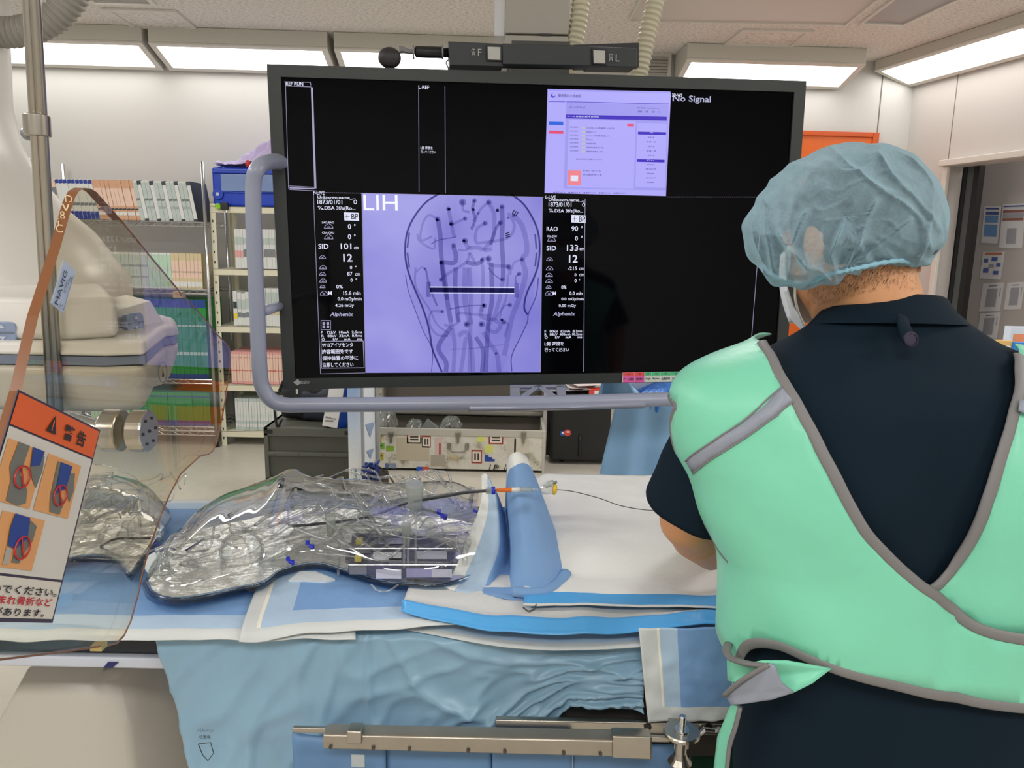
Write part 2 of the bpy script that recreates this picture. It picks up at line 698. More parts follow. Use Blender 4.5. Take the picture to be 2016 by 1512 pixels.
# grille between fittings
g0, g1 = atwall(1235, 105), atwall(1318, 160)
gt = thing('air_grille', 'grey louvred air grille between two back wall light fittings', 'air grille', (g0.x, g0.y, g1.z))
MB().box((g0.x, g0.y - .03, g1.z), (g1.x, g0.y - .002, g0.z)).build('frame', m_trim, gt, bevel=.004)
gs = MB()
for k in range(6):
    z = g1.z + .03 + k * (g0.z - g1.z - .06) / 6
    gs.box((g0.x + .03, g0.y - .045, z), (g1.x - .03, g0.y - .03, z + (g0.z - g1.z) / 11))
gs.build('louvre', mat('louvre_grey', (165, 163, 158), rough=.5), gt)
# right wall
p0 = atright(1795, 169)
zr = p0.z
s0 = (p0 - CORN).dot(RD)
pt = atright(1754, 112, 0.36)
for k, lb in enumerate(('lit cove light fitting on right wall nearest the corner', 'lit cove light fitting on right wall, cut by the top right of the photo')):
    fitting(rp(s0 + k * 1.42, zr), RD, RN, 1.40, zft * .95, .36, lb, 'cove lights along the right wall')

# things in the ceiling
m_panel = mat('ceiling_panel_grey', (176, 174, 174), rough=.5)
m_panelw = mat('ceiling_panel_white', (212, 206, 200), rough=.5)


def frame_in_ceiling(name, label, cat, quad, bar=.035, fill=None, group=None):
    P = [atz(x, y, ZC) for x, y in quad]
    t = thing(name, label, cat, (sum(p.x for p in P) / 4, sum(p.y for p in P) / 4, ZC - .02), group)
    c = sum((p for p in P), Vector()) / 4
    mb = MB()
    inner = [c + (p - c) * (1 - bar / max((p - c).length, .01) * 1.5) for p in P]
    for i in range(4):
        j = (i + 1) % 4
        mb.prism([P[i], P[j], inner[j], inner[i]], (0, 0, -.015))
    mb.build('frame', m_trim, t, bevel=.002)
    if fill:
        MB().prism([p - Z3 * .001 for p in inner], (0, 0, -.004)).build('panel', fill, t)
    return t


frame_in_ceiling('access_hatch', 'square ceiling access hatch left of the column, white rim', 'hatch', [(198, 14), (346, 19), (390, 56), (262, 53)], fill=m_ceil)
frame_in_ceiling('access_hatch', 'square ceiling access hatch above the orange door, white rim', 'hatch', [(1462, 56), (1602, 59), (1562, 90), (1422, 87)], fill=m_ceil)
frame_in_ceiling('ceiling_panel', 'grey flush ceiling panel at the top left of the photo', 'ceiling panel', [(60, -60), (240, -60), (310, 8), (185, 4)], fill=m_panel)
frame_in_ceiling('ceiling_panel', 'long grey flush panel in ceiling before the right cove lights', 'ceiling panel', [(1830, -60), (2010, -60), (1775, 49), (1690, 46)], fill=m_panel)
frame_in_ceiling('ceiling_panel', 'large plain white ceiling panel right of the ceiling hoses', 'ceiling panel', [(1290, -60), (1800, -60), (1668, 46), (1236, 38)], fill=m_panelw, bar=.012)

# added lamps, all out of view: recessed fittings with a lit panel and an area light each
for k, (lx, ly) in enumerate(FILL_LAMPS):
    t = thing('added_ceiling_light', 'square recessed ceiling light with white rim, added out of view to light the room', 'light fitting', (lx, ly, ZC - .03), 'added recessed ceiling lights')
    mb = MB()
    for (x0, y0, x1, y1) in ((-.64, -.34, .64, -.3), (-.64, .3, .64, .34), (-.64, -.3, -.6, .3), (.6, -.3, .64, .3)):
        mb.box((lx + x0, ly + y0, ZC - .02), (lx + x1, ly + y1, ZC - .001))
    mb.build('frame', m_trim, t)
    MB().box((lx - .6, ly - .3, ZC - .012), (lx + .6, ly + .3, ZC - .004)).build('diffuser', emit('fill_diffuser', (255, 248, 238), 4.0), t)
    ceiling_area('fill_light', (lx, ly, ZC - .03), 1.15, .55, FILL_POWER)

o = rp(s_d + 1.0, ZC - .1, -.4)
ceiling_area('fill_next_room', o, .4, .4, 9)  # added fill without a fitting, dimly lights the next room
# ------------------------------------------------------------------ shelving against the back wall
random.seed(7)
RY = 5.73


def lattice(mb, x0, x1, y, z, h=.03):
    """zig-zag truss of a wire shelf edge"""
    n = max(4, int((x1 - x0) / .055))
    mb.tube([(x0, y, z), (x1, y, z)], .004, 6)
    mb.tube([(x0, y, z - h), (x1, y, z - h)], .004, 6)
    mb.tube([(x0 + (x1 - x0) * i / n, y, z - (h if i % 2 else 0)) for i in range(n + 1)], .0028, 5)


xr = at(404, 440, RY).x
xl = at(61, 360, RY).x
top = at(399, 318, RY).z
zs = [at(410, y, RY).z for y in (438, 571, 748, 841)]
rk = thing('wire_rack', 'chrome wire shelving rack filled with box rows behind the clear shield', 'shelf rack', ((xl + xr) / 2, RY + .2, 0))
for x in (xl, xr):
    for y in (RY, RY + .42):
        MB().tube([(x, y, .02), (x, y, top)], .0127, 10).build('post', m_chrome, rk, smooth=True)
        MB().cyl((x, y, 0), (x, y, .03), .02, 10).build('foot', m_black, rk)
for z in zs + [.12]:
    mb = MB()
    lattice(mb, xl, xr, RY, z)
    lattice(mb, xl, xr, RY + .42, z)
    for i in range(34):
        x = xl + (xr - xl) * (i + .5) / 34
        mb.tube([(x, RY, z), (x, RY + .42, z)], .002, 4)
    mb.build('wire_shelf', m_chrome, rk)


def box_kind(w, d, h, face, bands):
    """upright slim carton; bands: (z0, z1, material) around the spine"""
    mb = MB()
    mb.cur = 0
    mb.box((-w / 2, 0, 0), (w / 2, d, h))
    for k, (z0, z1, mt) in enumerate(bands):
        mb.cur = k + 1
        mb.box((-w / 2 * .92, -.0012, h * z0), (w / 2 * .92, .0, h * z1))
    return mb, [face] + [b[2] for b in bands]


def row(name, label, cat, group, x0, x1, y, z, w, d, h, kinds, lean=0.0, gap=.0012, hv=.0, skip=()):
    """a row of cartons standing side by side, each an object of its own"""
    protos = {}
    x = x0
    i = 0
    while x < x1 - w * .5:
        u = (x - x0) / (x1 - x0)
        key, face, bands = kinds(u, i)
        hh = h * (1 - hv * ((i * 37) % 5) / 5)
        if (key, round(hh, 3)) not in protos:
            mb, ms = box_kind(w - gap, d, hh, face, bands)
            o = mb.build(name, ms, origin=(0, 0, 0))
            protos[(key, round(hh, 3))] = o
            first = True
        else:
            o = protos[(key, round(hh, 3))].copy()
            COL.objects.link(o)
        tag(o, label, cat, group)
        a = -lean
        o.rotation_euler = (0, a, 0)
        lift = abs(math.sin(a)) * w / 2
        o.location = (x + w / 2 + (math.sin(lean) * 0), y + random.uniform(0, .008), z + .005 + lift)
        x += w / max(math.cos(lean), .5)
        i += 1


W_ = lambda n, c, **k: mat(n, c, rough=.45, **k)
cw, cg, cb, co, cr = W_('carton_white', (214, 216, 214)), W_('carton_grey', (120, 126, 132)), W_('carton_blue', (40, 62, 150)), W_('carton_orange', (206, 160, 130)), W_('carton_red', (196, 70, 62))
cgr, cgp, cbe, cdk = W_('carton_green', (38, 140, 62)), W_('carton_pale_green', (176, 206, 184)), W_('carton_beige', (206, 190, 152)), W_('carton_dark', (52, 58, 66))
cgg = W_('carton_grey_green', (182, 194, 190))
cpk, cpe = W_('carton_pink', (222, 160, 158)), W_('carton_peach', (226, 196, 178))


def k_top(u, i):
    if u < .09:
        return 'a', cpe, [(.1, .3, cw), (.42, .46, cr), (.6, .8, cg)]
    if u < .33:
        return 'b', cw, [(.9, .995, cb), (.0, .2, cb), (.35, .42, cg)]
    if u < .62:
        return 'c', co, [(.12, .2, cw), (.35, .8, cpe), (.25, .29, cdk)]
    return 'd', cw, [(.02, .96, cgg), (.3, .36, cdk), (.5, .56, cdk)] if i % 3 else [(.02, .96, cdk)]


def k_top2(u, i):
    k, f, b = k_top(u, i)
    if k == 'd' and i % 3 == 0:
        return 'e', cdk, [(.05, .9, cw)]
    return k, f, b


row('catheter_carton', 'slim catheter carton leaning left on the top shelf of wire rack', 'carton', 'leaning cartons on the wire rack top shelf',
    at(92, 438, RY).x, at(385, 438, RY).x, RY + .01, zs[0], .0295, .30, .285, k_top2, lean=.16)


def k_2(u, i):
    if u < .5:
        return 'a', cw, [(.05, .95, cgg), (.3, .34, cg), (.6, .66, cg)]
    if u < .68:
        return 'b', cw, [(.04, .96, cgp), (.5, .6, cgg)]
    return 'c', cbe, [(.06, .2, cw), (.3, .8, cpe), (.45, .5, cdk)]


row('catheter_carton', 'upright pale carton on the second shelf of wire rack', 'carton', 'pale cartons on the wire rack second shelf',
    at(180, 571, RY).x, at(402, 571, RY).x, RY + .01, zs[1], .0285, .30, .26, k_2)
row('green_carton', 'tall green carton with blue ends on the third shelf of wire rack', 'carton', 'green cartons on the wire rack third shelf',
    at(215, 748, RY).x, at(412, 748, RY).x, RY + .01, zs[2], .027, .32, .60, lambda u, i: ('a', cgr, [(.0, .06, cb), (.9, 1, cb), (.3, .34, cgp), (.66, .68, cgp)]))
row('green_carton', 'green carton with blue foot on the bottom shelf of wire rack', 'carton', 'green cartons on the wire rack bottom shelf',
    at(180, 841, RY).x, at(418, 841, RY).x, RY + .01, zs[3], .027, .32, .26,
    lambda u, i: ('b', cgg, [(.0, .16, cb), (.2, .9, cgp)]) if u < .3 else ('a', cgr, [(.0, .16, cb), (.86, .9, cb)]))

# white slotted-angle rack
m_cream = mat('cream_rack', (220, 216, 192), rough=.5, var=.03)
WYR = 5.78
wx0, wx1 = at(425, 640, WYR).x, at(752, 640, WYR).x
wz = [at(470, y, WYR).z for y in (407, 530, 643, 758)] + [.115]
wk = thing('steel_rack', 'cream painted steel rack with box rows, partly behind the monitor', 'shelf rack', ((wx0 + wx1) / 2, WYR + .2, 0))
for x in (wx0, wx1):
    for y in (WYR, WYR + .42):
        mb = MB()
        sx = 1 if x == wx0 else -1
        mb.box((min(x, x + sx * .04), y - .002, 0), (max(x, x + sx * .04), y + .001, wz[0] + .02))
        mb.box((x - .001, y - .002, 0), (x + .002, y + .036 * (1 if y == WYR else -1), wz[0] + .02))
        o = mb.build('post', m_cream, wk)
        hb = MB()
        if y == WYR:
            for k in range(int(wz[0] / .075)):
                hb.box((x + sx * .018 - .004, y - .0035, .05 + k * .075), (x + sx * .018 + .004, y - .002, .068 + k * .075))
            hb.build('slot', m_black, o)['kind'] = 'stuff'
for z in wz:
    mb = MB()
    mb.box((wx0 + .003, WYR - .006, z - .045), (wx1 - .003, WYR - .002, z))
    mb.box((wx0 + .003, WYR - .006, z - .004), (wx1 - .003, WYR + .41, z))
    mb.build('shelf', m_cream, wk, bevel=.001)
xa = at(462, 530, WYR).x
row('white_carton', 'white carton with pink band on upper shelf of the cream steel rack', 'carton', 'white cartons on the cream rack upper shelf',
    xa, xa + .62, WYR + .02, wz[1], .0215, .28, .29, lambda u, i: ('a', cw, [(.28, .46, cpk), (.6, .8, cgg)]) if i % 7 < 3 else ('b', cw, [(.3, .5, cg), (.62, .78, cgg)]))
xa = at(459, 643, WYR).x
row('white_binder', 'white binder on middle shelf of the cream steel rack', 'binder', 'white binders on the cream rack middle shelf',
    xa, xa + .2, WYR + .02, wz[2], .03, .28, .26, lambda u, i: ('a', cw, [(.2, .36, mat('yellow_dot', (226, 206, 60))), (.5, .7, cdk)]) if i == 0 else ('b', cw, [(.25, .4, cg), (.5, .8, cgg)]), hv=.08)
row('white_carton', 'white carton with beige patch on middle shelf of the cream steel rack', 'carton', 'white cartons on the cream rack middle shelf',
    xa + .225, xa + .65, WYR + .02, wz[2], .0215, .28, .285, lambda u, i: ('a', cw, [(.3, .5, cbe), (.6, .9, cgg)]))
xa = at(454, 758, WYR).x
row('pink_carton', 'pink and white carton on lower shelf of the cream steel rack', 'carton', 'pink cartons on the cream rack lower shelf',
    xa, xa + .62, WYR + .02, wz[3], .0215, .28, .25, lambda u, i: ('a', cpk, [(.08, .92, cpe), (.4, .44, cr), (.8, .84, cr)]))
xa = at(462, 842, WYR).x
row('grey_carton', 'pale grey green carton on bottom shelf of the cream steel rack, left end', 'carton', 'grey green cartons at the cream rack bottom left',
    xa, xa + .4, WYR + .02, wz[4], .0215, .28, .25, lambda u, i: ('a', cgg, [(.1, .2, cw), (.3, .9, cw), (.4, .5, cgp)]))
row('grey_carton', 'pale grey green carton at right end of the cream rack bottom shelf', 'carton', 'grey green cartons at the cream rack bottom right',
    wx1 - .30, wx1 - .05, WYR + .02, wz[4], .0215, .28, .25, lambda u, i: ('a', cgg, [(.1, .2, cw), (.3, .9, cw), (.4, .5, cgp)]))

# clip and magnet on the cream rack
tag(MB().cyl(at(429, 406, WYR - .01), at(429, 406, WYR - .03), .022, 20).build('round_magnet', mat('lime_magnet', (140, 205, 40), rough=.4), bevel=.003), 'round lime green magnet on the cream rack top rail', 'magnet')
ck = thing('bulldog_clip', 'black clip magnet beside the green magnet on the cream rack', 'clip', at(442, 407, WYR - .02))
p = at(442, 406, WYR - .02)
MB().box((p.x - .028, p.y - .012, p.z - .026), (p.x + .028, p.y + .012, p.z + .026)).build('body', m_black, ck, bevel=.004)
MB().tube(spline([(p.x + .01, p.y - .01, p.z - .026), (p.x + .02, p.y - .014, p.z - .04), (p.x + .02, p.y - .014, p.z - .052)]), .002, 6).build('hook', m_chrome, ck)

# blue case and purple cloth on top
m_blue = mat('case_blue', (22, 66, 190), rough=.35)
c0, c1 = at(419, 397, WYR + .02), at(560, 397, WYR + .02)
ztop = at(420, 328, WYR + .02).z
zb0 = wz[0]
cs = thing('plastic_case', 'blue plastic case with frosted window on top of the cream rack', 'case', ((c0.x + c1.x) / 2, WYR + .2, zb0))
MB().box((c0.x, WYR + .02, zb0 + .002), (c1.x, WYR + .38, ztop)).build('body', m_blue, cs, bevel=.02, segs=3)
wdx = at(433, 350, WYR).x
MB().box((wdx, WYR + .008, zb0 + .11), (c1.x - .05, WYR + .022, ztop - .05)).build('window', mat('case_window', (128, 150, 196), rough=.15, bump=.4, bscale=14, bdist=.01), cs, bevel=.006)
lm = MB()
lm.box((c0.x + .012, WYR + .004, ztop - .045), (c1.x - .012, WYR + .022, ztop - .03))
lm.box((c0.x + .012, WYR + .004, zb0 + .10), (c1.x - .012, WYR + .022, zb0 + .108))
lm.build('rib', m_blue, cs, bevel=.003)
p = at(428, 382, WYR)
MB().cyl((p.x, WYR + .02, p.z), (p.x, WYR + .005, p.z), .04, 24).build('latch', m_blue, cs, bevel=.004)
MB().box((p.x - .012, WYR - .001, p.z - .012), (p.x + .012, WYR + .006, p.z + .012)).build('latch_plate', mat('latch_white', (190, 200, 225), rough=.4), cs)


def crumple(x0, x1, y0, y1, z0, prof, amp=.02, sc=9, n=34, seed=0):
    """a crumpled cloth heap: prof(u, v) gives height"""
    def fn(u, v):
        p = Vector((x0 + (x1 - x0) * u, y0 + (y1 - y0) * v, z0))
        e = min(1, 6 * min(u, 1 - u, v, 1 - v))
        nn = abs(mnoise.noise(Vector((u * sc, v * sc * .8, seed)))) + .5 * abs(mnoise.noise(Vector((u * sc * 2.3, v * sc * 2, seed + 4))))
        p.z += prof(u, v) * (.25 + .75 * e) + amp * nn * 2
        p.x += .02 * mnoise.noise(Vector((u * 7, v * 7, seed + 9)))
        return p
    mb = MB()
    mb.grid(fn, n, n)
    return mb


def pf(u, v):
    return (.02 + .21 * min(1, max(0, (u - .25) * 1.9))) * (1 - .3 * v)


q0, q1 = at(422, 326, WYR), at(575, 320, WYR)
tag(crumple(q0.x, q1.x, WYR - .01, WYR + .3, ztop + .004, pf, seed=3, sc=6).build('folded_cloth', mat('lavender_cloth', (196, 182, 226), rough=.8), smooth=False, solid=.004), 'crumpled lavender wrap lying on top of the blue case', 'cloth')
p = at(488, 322, WYR - .03)
tag(MB().sphere(p, .02, 10, 8, (1, .8, 1.3)).build('red_cap', mat('red_plastic', (190, 40, 44), rough=.4)), 'small red cap in the lavender wrap on the blue case', 'cap')

# ------------------------------------------------------------------ stacked goods on the floor, centre
m_crate = mat('crate_grey', (88, 90, 82), rough=.5)
m_crate2 = mat('crate_grey_dark', (76, 78, 71), rough=.5)
KY = 4.35
kl, kr = at(521, 900, KY), at(697, 900, KY)
kb, kt = at(600, 946, KY).z, at(600, 843, KY).z
dl = thing('dolly', 'black low dolly under the grey folding crate', 'dolly', ((kl.x + kr.x) / 2, KY + .2, 0))
MB().box((kl.x + .06, KY + .02, kb - .06), (kr.x - .03, KY + .38, kb - .012)).build('deck', m_black, dl, bevel=.01)
for x in (kl.x + .12, kr.x - .09):
    for y in (KY + .07, KY + .32):
        c = MB()
        c.cyl((x - .015, y, .045), (x + .015, y, .045), .045, 16)
        c.box((x - .02, y - .02, .05), (x + .02, y + .02, kb - .058))
        c.build('caster', m_black, dl)
cr_ = thing('folding_crate', 'grey folding plastic crate with mid hinge on the black dolly', 'crate', ((kl.x + kr.x) / 2, KY + .2, kb - .01))
mb = MB()
mb.box((kl.x + .01, KY + .012, kb), (kr.x - .01, KY + .38, kt - .03))
mb.build('body', m_crate2, cr_)
fr = MB()
zm = (kb + kt) / 2
for a, b in (((kl.x, kb - .01), (kr.x, kb + .015)), ((kl.x, kt - .05), (kr.x, kt)), ((kl.x, kb), (kl.x + .025, kt)), ((kr.x - .025, kb), (kr.x, kt)), ((kl.x + .02, zm - .012), (kr.x - .02, zm + .012))):
    fr.box((a[0], KY - .002, a[1]), (b[0], KY + .39, b[1]))
fr.build('rim', m_crate, cr_, bevel=.003)
for k in range(4):
    x = kl.x + .05 + k * (kr.x - kl.x - .1) / 3
    MB().box((x - .014, KY - .006, zm - .008), (x + .014, KY - .001, zm + .008)).build('hinge', m_crate, cr_, bevel=.002)
for x in (kl.x + .002, kr.x - .052):
    MB().box((x, KY - .005, kt - .035), (x + .05, KY - .001, kt - .012)).build('corner_recess', m_black, cr_)

# black bag
m_bag = mat('bag_nylon', (24, 26, 30), rough=.75, bump=.5, bscale=60, bdist=.003)
m_bag2 = mat('bag_navy', (28, 36, 52), rough=.6, bump=.4, bscale=30, bdist=.004)
bx0, bx1 = at(533, 830, KY), at(640, 830, KY)
bt = at(560, 752, KY + .1).z
bg = thing('shoulder_bag', 'black nylon equipment bag standing on the grey crate', 'bag', ((bx0.x + bx1.x) / 2, KY + .25, kt + .004))
kt += .004


def puffy(x0, x1, y0, y1, z0, z1, amp, seed, n=14, e=4.0):
    c = Vector(((x0 + x1) / 2, (y0 + y1) / 2, (z0 + z1) / 2))
    h = Vector(((x1 - x0) / 2, (y1 - y0) / 2, (z1 - z0) / 2))
    rings = []
    for i in range(n + 1):
        t = -math.pi / 2 + math.pi * i / n
        ct, st = math.cos(t), math.sin(t)
        rr, zz = abs(ct) ** (2 / e), math.copysign(abs(st) ** (2 / e), st)
        ring = []
        for j in range(28):
            a = 2 * math.pi * j / 28
            ca, sa = math.cos(a), math.sin(a)
            p = Vector((math.copysign(abs(ca) ** (2 / e), ca) * rr * h.x, math.copysign(abs(sa) ** (2 / e), sa) * rr * h.y, zz * h.z))
            d = amp * mnoise.noise(p * 9 + Vector((seed, seed, 0)))
            p += p.normalized() * d
            q = c + p
            q.z = max(q.z, z0 + .002)
            ring.append(q)
        rings.append(ring)
    return MB().rings(rings)


puffy(bx0.x, bx1.x - .05, KY + .16, KY + .37, kt, bt - .02, .03, 3).build('body', m_bag, bg, smooth=True)
puffy(bx0.x + .12, bx1.x + .03, KY + .145, KY + .26, kt, bt - .06, .03, 8).build('front_pocket', m_bag2, bg, smooth=True)
MB().tube(spline([(bx0.x + .02, KY + .12, bt - .06), (bx0.x + .06, KY + .1, bt + .01), (bx0.x + .12, KY + .1, bt + .02), (bx0.x + .17, KY + .12, bt - .04)]), .010, 8).build('handle', m_bag, bg, smooth=True)
p = at(546, 779, KY + .03)
MB().tube([p, p + Vector((.03, 0, 0)), p + Vector((.025, 0, -.04)), p + Vector((.006, 0, -.04)), p], .004, 6).build('buckle', m_chrome, bg)
p = at(585, 770, KY)
MB().box((p.x - .006, p.y - .004, p.z - .016), (p.x + .006, p.y + .001, p.z + .016)).build('zip_pull', m_chrome, bg)
pts = spline([(bx0.x + .01, KY + .03, bt - .1), (bx0.x + .03, KY + .02, bt - .25), (bx0.x + .06, KY + .02, kt + .04)])
MB().tube(pts, .016, 8, flat=.3).build('strap', m_bag, bg, smooth=True)

# white and blue carton leaning on the bag
m_w = mat('glossy_white_card', (226, 226, 224), rough=.35)
m_bl = mat('glossy_blue_card', (22, 72, 170), rough=.35)
A, B, Cc, D = at(651, 755, KY), at(681, 755, KY), at(664, 844, KY), at(634, 838, KY)
mt = thing('device_carton', 'tall white carton with deep blue side leaning on the black bag', 'carton', (D.x, KY, kt))
off = Vector((.0, .12, 0))
A.z += .12
B.z += .12
A.x += .02
B.x += .02
MB().prism([D, Cc, B, A], off).build('front', m_w, mt, bevel=.003)
E_, F_ = at(692, 755, KY + .02), at(690, 840, KY + .06)
E_.z += .12
MB().prism([Cc + Vector((.001, 0, 0)), F_, E_, B + Vector((.001, 0, 0))], Vector((0, .1, 0))).build('side', m_bl, mt)
tx = MB()
ux = (Cc - D).normalized()
uy = (A - D).normalized()
add_text(tx, 'Medtronic', D + ux * .012 + uy * .05 + Vector((0, -.002, 0)), ux, uy, width=.062)
tx.box(tuple(D + ux * .012 + uy * .036 + Vector((0, -.002, 0))), tuple(D + ux * .06 + uy * .038 + Vector((0, -.001, 0))))
tx.build('lettering', mat('ink_dark', (50, 52, 60), rough=.6), mt)

# tall pale blue box standing in front right of the crate
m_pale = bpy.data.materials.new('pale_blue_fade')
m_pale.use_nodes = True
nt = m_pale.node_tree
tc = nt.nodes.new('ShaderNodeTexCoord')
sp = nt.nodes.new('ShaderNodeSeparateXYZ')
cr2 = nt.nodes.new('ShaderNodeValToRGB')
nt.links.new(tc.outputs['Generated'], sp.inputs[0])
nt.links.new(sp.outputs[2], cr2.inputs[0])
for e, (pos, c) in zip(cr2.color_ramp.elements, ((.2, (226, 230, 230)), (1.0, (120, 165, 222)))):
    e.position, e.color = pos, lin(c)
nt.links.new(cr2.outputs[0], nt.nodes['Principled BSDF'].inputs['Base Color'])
nt.nodes['Principled BSDF'].inputs['Roughness'].default_value = .35
TY = 4.2
t0, t1 = at(687, 953, TY), at(707, 953, TY)
tt = at(690, 762, TY).z + .1
tb = thing('device_carton', 'tall narrow carton fading from pale blue to white, front of the display stand', 'carton', (t0.x, TY, t0.z))
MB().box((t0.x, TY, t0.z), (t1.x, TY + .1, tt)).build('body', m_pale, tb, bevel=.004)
tx = MB()
add_text(tx, 'Mister', Vector((t1.x - .012, TY - .002, t0.z + .015)), (0, 0, 1), (-1, 0, 0), width=.085, height=.018)
tx.build('lettering', mat('ink_teal', (30, 120, 130), rough=.6), tb)
MB().box((t0.x - .002, TY + .01, 0.02), (t1.x - .002, TY + .09, t0.z - .001)).build('foot', m_black, tb, bevel=.004)

# rolling display stand: two grey posts with a white banner panel between
SY = 4.28
m_post = mat('stand_post', (176, 178, 180), rough=.35, metal=.4)
s0, s1 = at(712, 850, SY), at(736, 850, SY)
sb = at(712, 944, SY).z
st_top = at(712, 755, SY).z + .15
ds = thing('display_stand', 'slim stand with two grey posts and white banner beside crate', 'stand', ((s0.x + s1.x) / 2, SY, 0))
MB().box((s0.x - .012, SY, sb), (s0.x + .012, SY + .03, st_top)).build('post', m_post, ds, bevel=.003)
MB().box((s1.x - .006, SY + .1, sb + .08), (s1.x + .014, SY + .13, st_top)).build('post', m_post, ds, bevel=.003)
pn = MB()
a0, a1 = Vector((s0.x + .012, SY + .02, sb + .02)), Vector((s1.x - .008, SY + .11, sb + .1))
pn.prism([a0, a1, Vector((a1.x, a1.y, st_top)), Vector((a0.x, a0.y, st_top))], (-.002, .004, 0))
pn.build('banner', mat('banner_white', (216, 224, 232), rough=.35), ds)
dv = MB()
w_ = a1 - a0
w_.z = 0
for k, (u0, z0, u1, z1) in enumerate([(.1, .42, .9, .3), (.15, .2, .8, .12)]):
    dv.add([a0 + w_ * u0 + Z3 * (st_top - sb) * z0 + Vector((.001, -.004, 0)), a0 + w_ * u1 + Z3 * (st_top - sb) * z0 + Vector((.001, -.004, 0)), a0 + w_ * .5 + Z3 * (st_top - sb) * z1 + Vector((.001, -.004, 0))], [(0, 1, 2)])
dv.build('banner_print', mat('banner_blue_grey', (140, 160, 192), rough=.4), ds)
MB().box((s0.x - .012, SY - .0, .03), (s1.x + .05, SY + .20, sb)).build('base', m_black, ds, bevel=.01)
for x in (s0.x, s1.x + .01):
    MB().cyl((x, SY + .0, .03), (x + .03, SY, .03), .03, 14).build('caster', m_black, ds)
# blue cable bundle
random.seed(3)
cb_ = thing('cable_bundle', 'tangled dark blue cables heaped at the foot of display stand', 'cable', at(728, 940, 4.15))
c0 = at(730, 930, 4.15)
for k in range(7):
    pts = [c0 + Vector((random.uniform(-.05, .05), random.uniform(-.04, .04), random.uniform(-.05, .06))) for _ in range(7)]
    MB().tube(spline(pts, 5), .006, 6).build('loop', mat('cable_blue', (28, 52, 120), rough=.5), cb_, smooth=True)
tag(MB().tube(spline([at(742, 917, 4.15), at(757, 927, 4.2), at(768, 940, 4.35), atz(779, 957, .008), atz(786, 972, .008), atz(800, 985, .008)]), .006, 6).build('power_cord', m_black, smooth=True), 'single black cord trailing from the blue cable heap', 'cord')
tag(MB().tube(spline([at(741, 925, 4.16), at(749, 940, 4.15), at(747, 955, 4.14), at(738, 958, 4.14), at(732, 945, 4.15)]), .005, 6).build('power_cord', m_black, smooth=True), 'looped black cord beside the blue cable heap', 'cord')

# ------------------------------------------------------------------ white flight case
FY = 5.2


def fcmat():
    m = bpy.data.materials.new('worn_white_case')
    m.use_nodes = True
    nt = m.node_tree
    b = nt.nodes['Principled BSDF']
    tc = nt.nodes.new('ShaderNodeTexCoord')
    n = nt.nodes.new('ShaderNodeTexNoise')
    n.inputs['Scale'].default_value = 7
    n.inputs['Detail'].default_value = 8
    n.inputs['Roughness'].default_value = .7
    nt.links.new(tc.outputs['Object'], n.inputs['Vector'])
    r = nt.nodes.new('ShaderNodeValToRGB')
    r.color_ramp.elements[0].position, r.color_ramp.elements[0].color = .33, lin((122, 112, 92))
    r.color_ramp.elements[1].position, r.color_ramp.elements[1].color = .46, lin((206, 202, 188))
    e = r.color_ramp.elements.new(.62)
    e.color = lin((218, 216, 206))
    nt.links.new(n.outputs[0], r.inputs[0])
    nt.links.new(r.outputs[0], b.inputs['Base Color'])
    b.inputs['Roughness'].default_value = .5
    return m


m_fc = fcmat()
m_fci = mat('case_lining', (92, 86, 78), rough=.8)
f0, f1 = at(737, 925, FY), at(1070, 931, FY)
fz = at(900, 846, FY).z
fc = thing('flight_case', 'long worn white flight case, lid open, covered in stickers', 'case', ((f0.x + f1.x) / 2, FY + .3, 0))
FD = .46
bd = MB()
bd.box((f0.x, FY, .02), (f1.x, FY + .015, fz))
bd.box((f0.x, FY + FD, .02), (f1.x, FY + FD + .015, fz))
bd.box((f0.x, FY + .015, .02), (f0.x + .015, FY + FD, fz))
bd.box((f1.x - .015, FY + .015, .02), (f1.x, FY + FD, fz))
bd.build('body', m_fc, fc)
ln = MB()
ln.box((f0.x + .015, FY + .015, .03), (f1.x - .015, FY + FD, .04))
ln.box((f0.x + .016, FY + FD - .006, .04), (f1.x - .016, FY + FD - .001, fz - .01))
ln.build('lining', m_fci, fc)
rim = MB()
rim.box((f0.x - .004, FY - .004, fz - .045), (f1.x + .004, FY + .016, fz + .004))
rim.box((f1.x - .016, FY, fz - .02), (f1.x + .006, FY + FD + .02, fz + .006))
rim.box((f0.x - .006, FY, fz - .02), (f0.x + .012, FY + FD + .02, fz + .006))
rim.box((f0.x, FY + FD, fz - .01), (f1.x, FY + FD + .02, fz + .008))
rim.box((f1.x - .012, FY - .005, .0), (f1.x + .006, FY + .02, fz))
rim.box((f0.x - .006, FY - .005, .0), (f0.x + .012, FY + .02, fz))
rim.build('edging', mat('case_aluminium', (196, 194, 184), rough=.4, metal=.3), fc, bevel=.002)
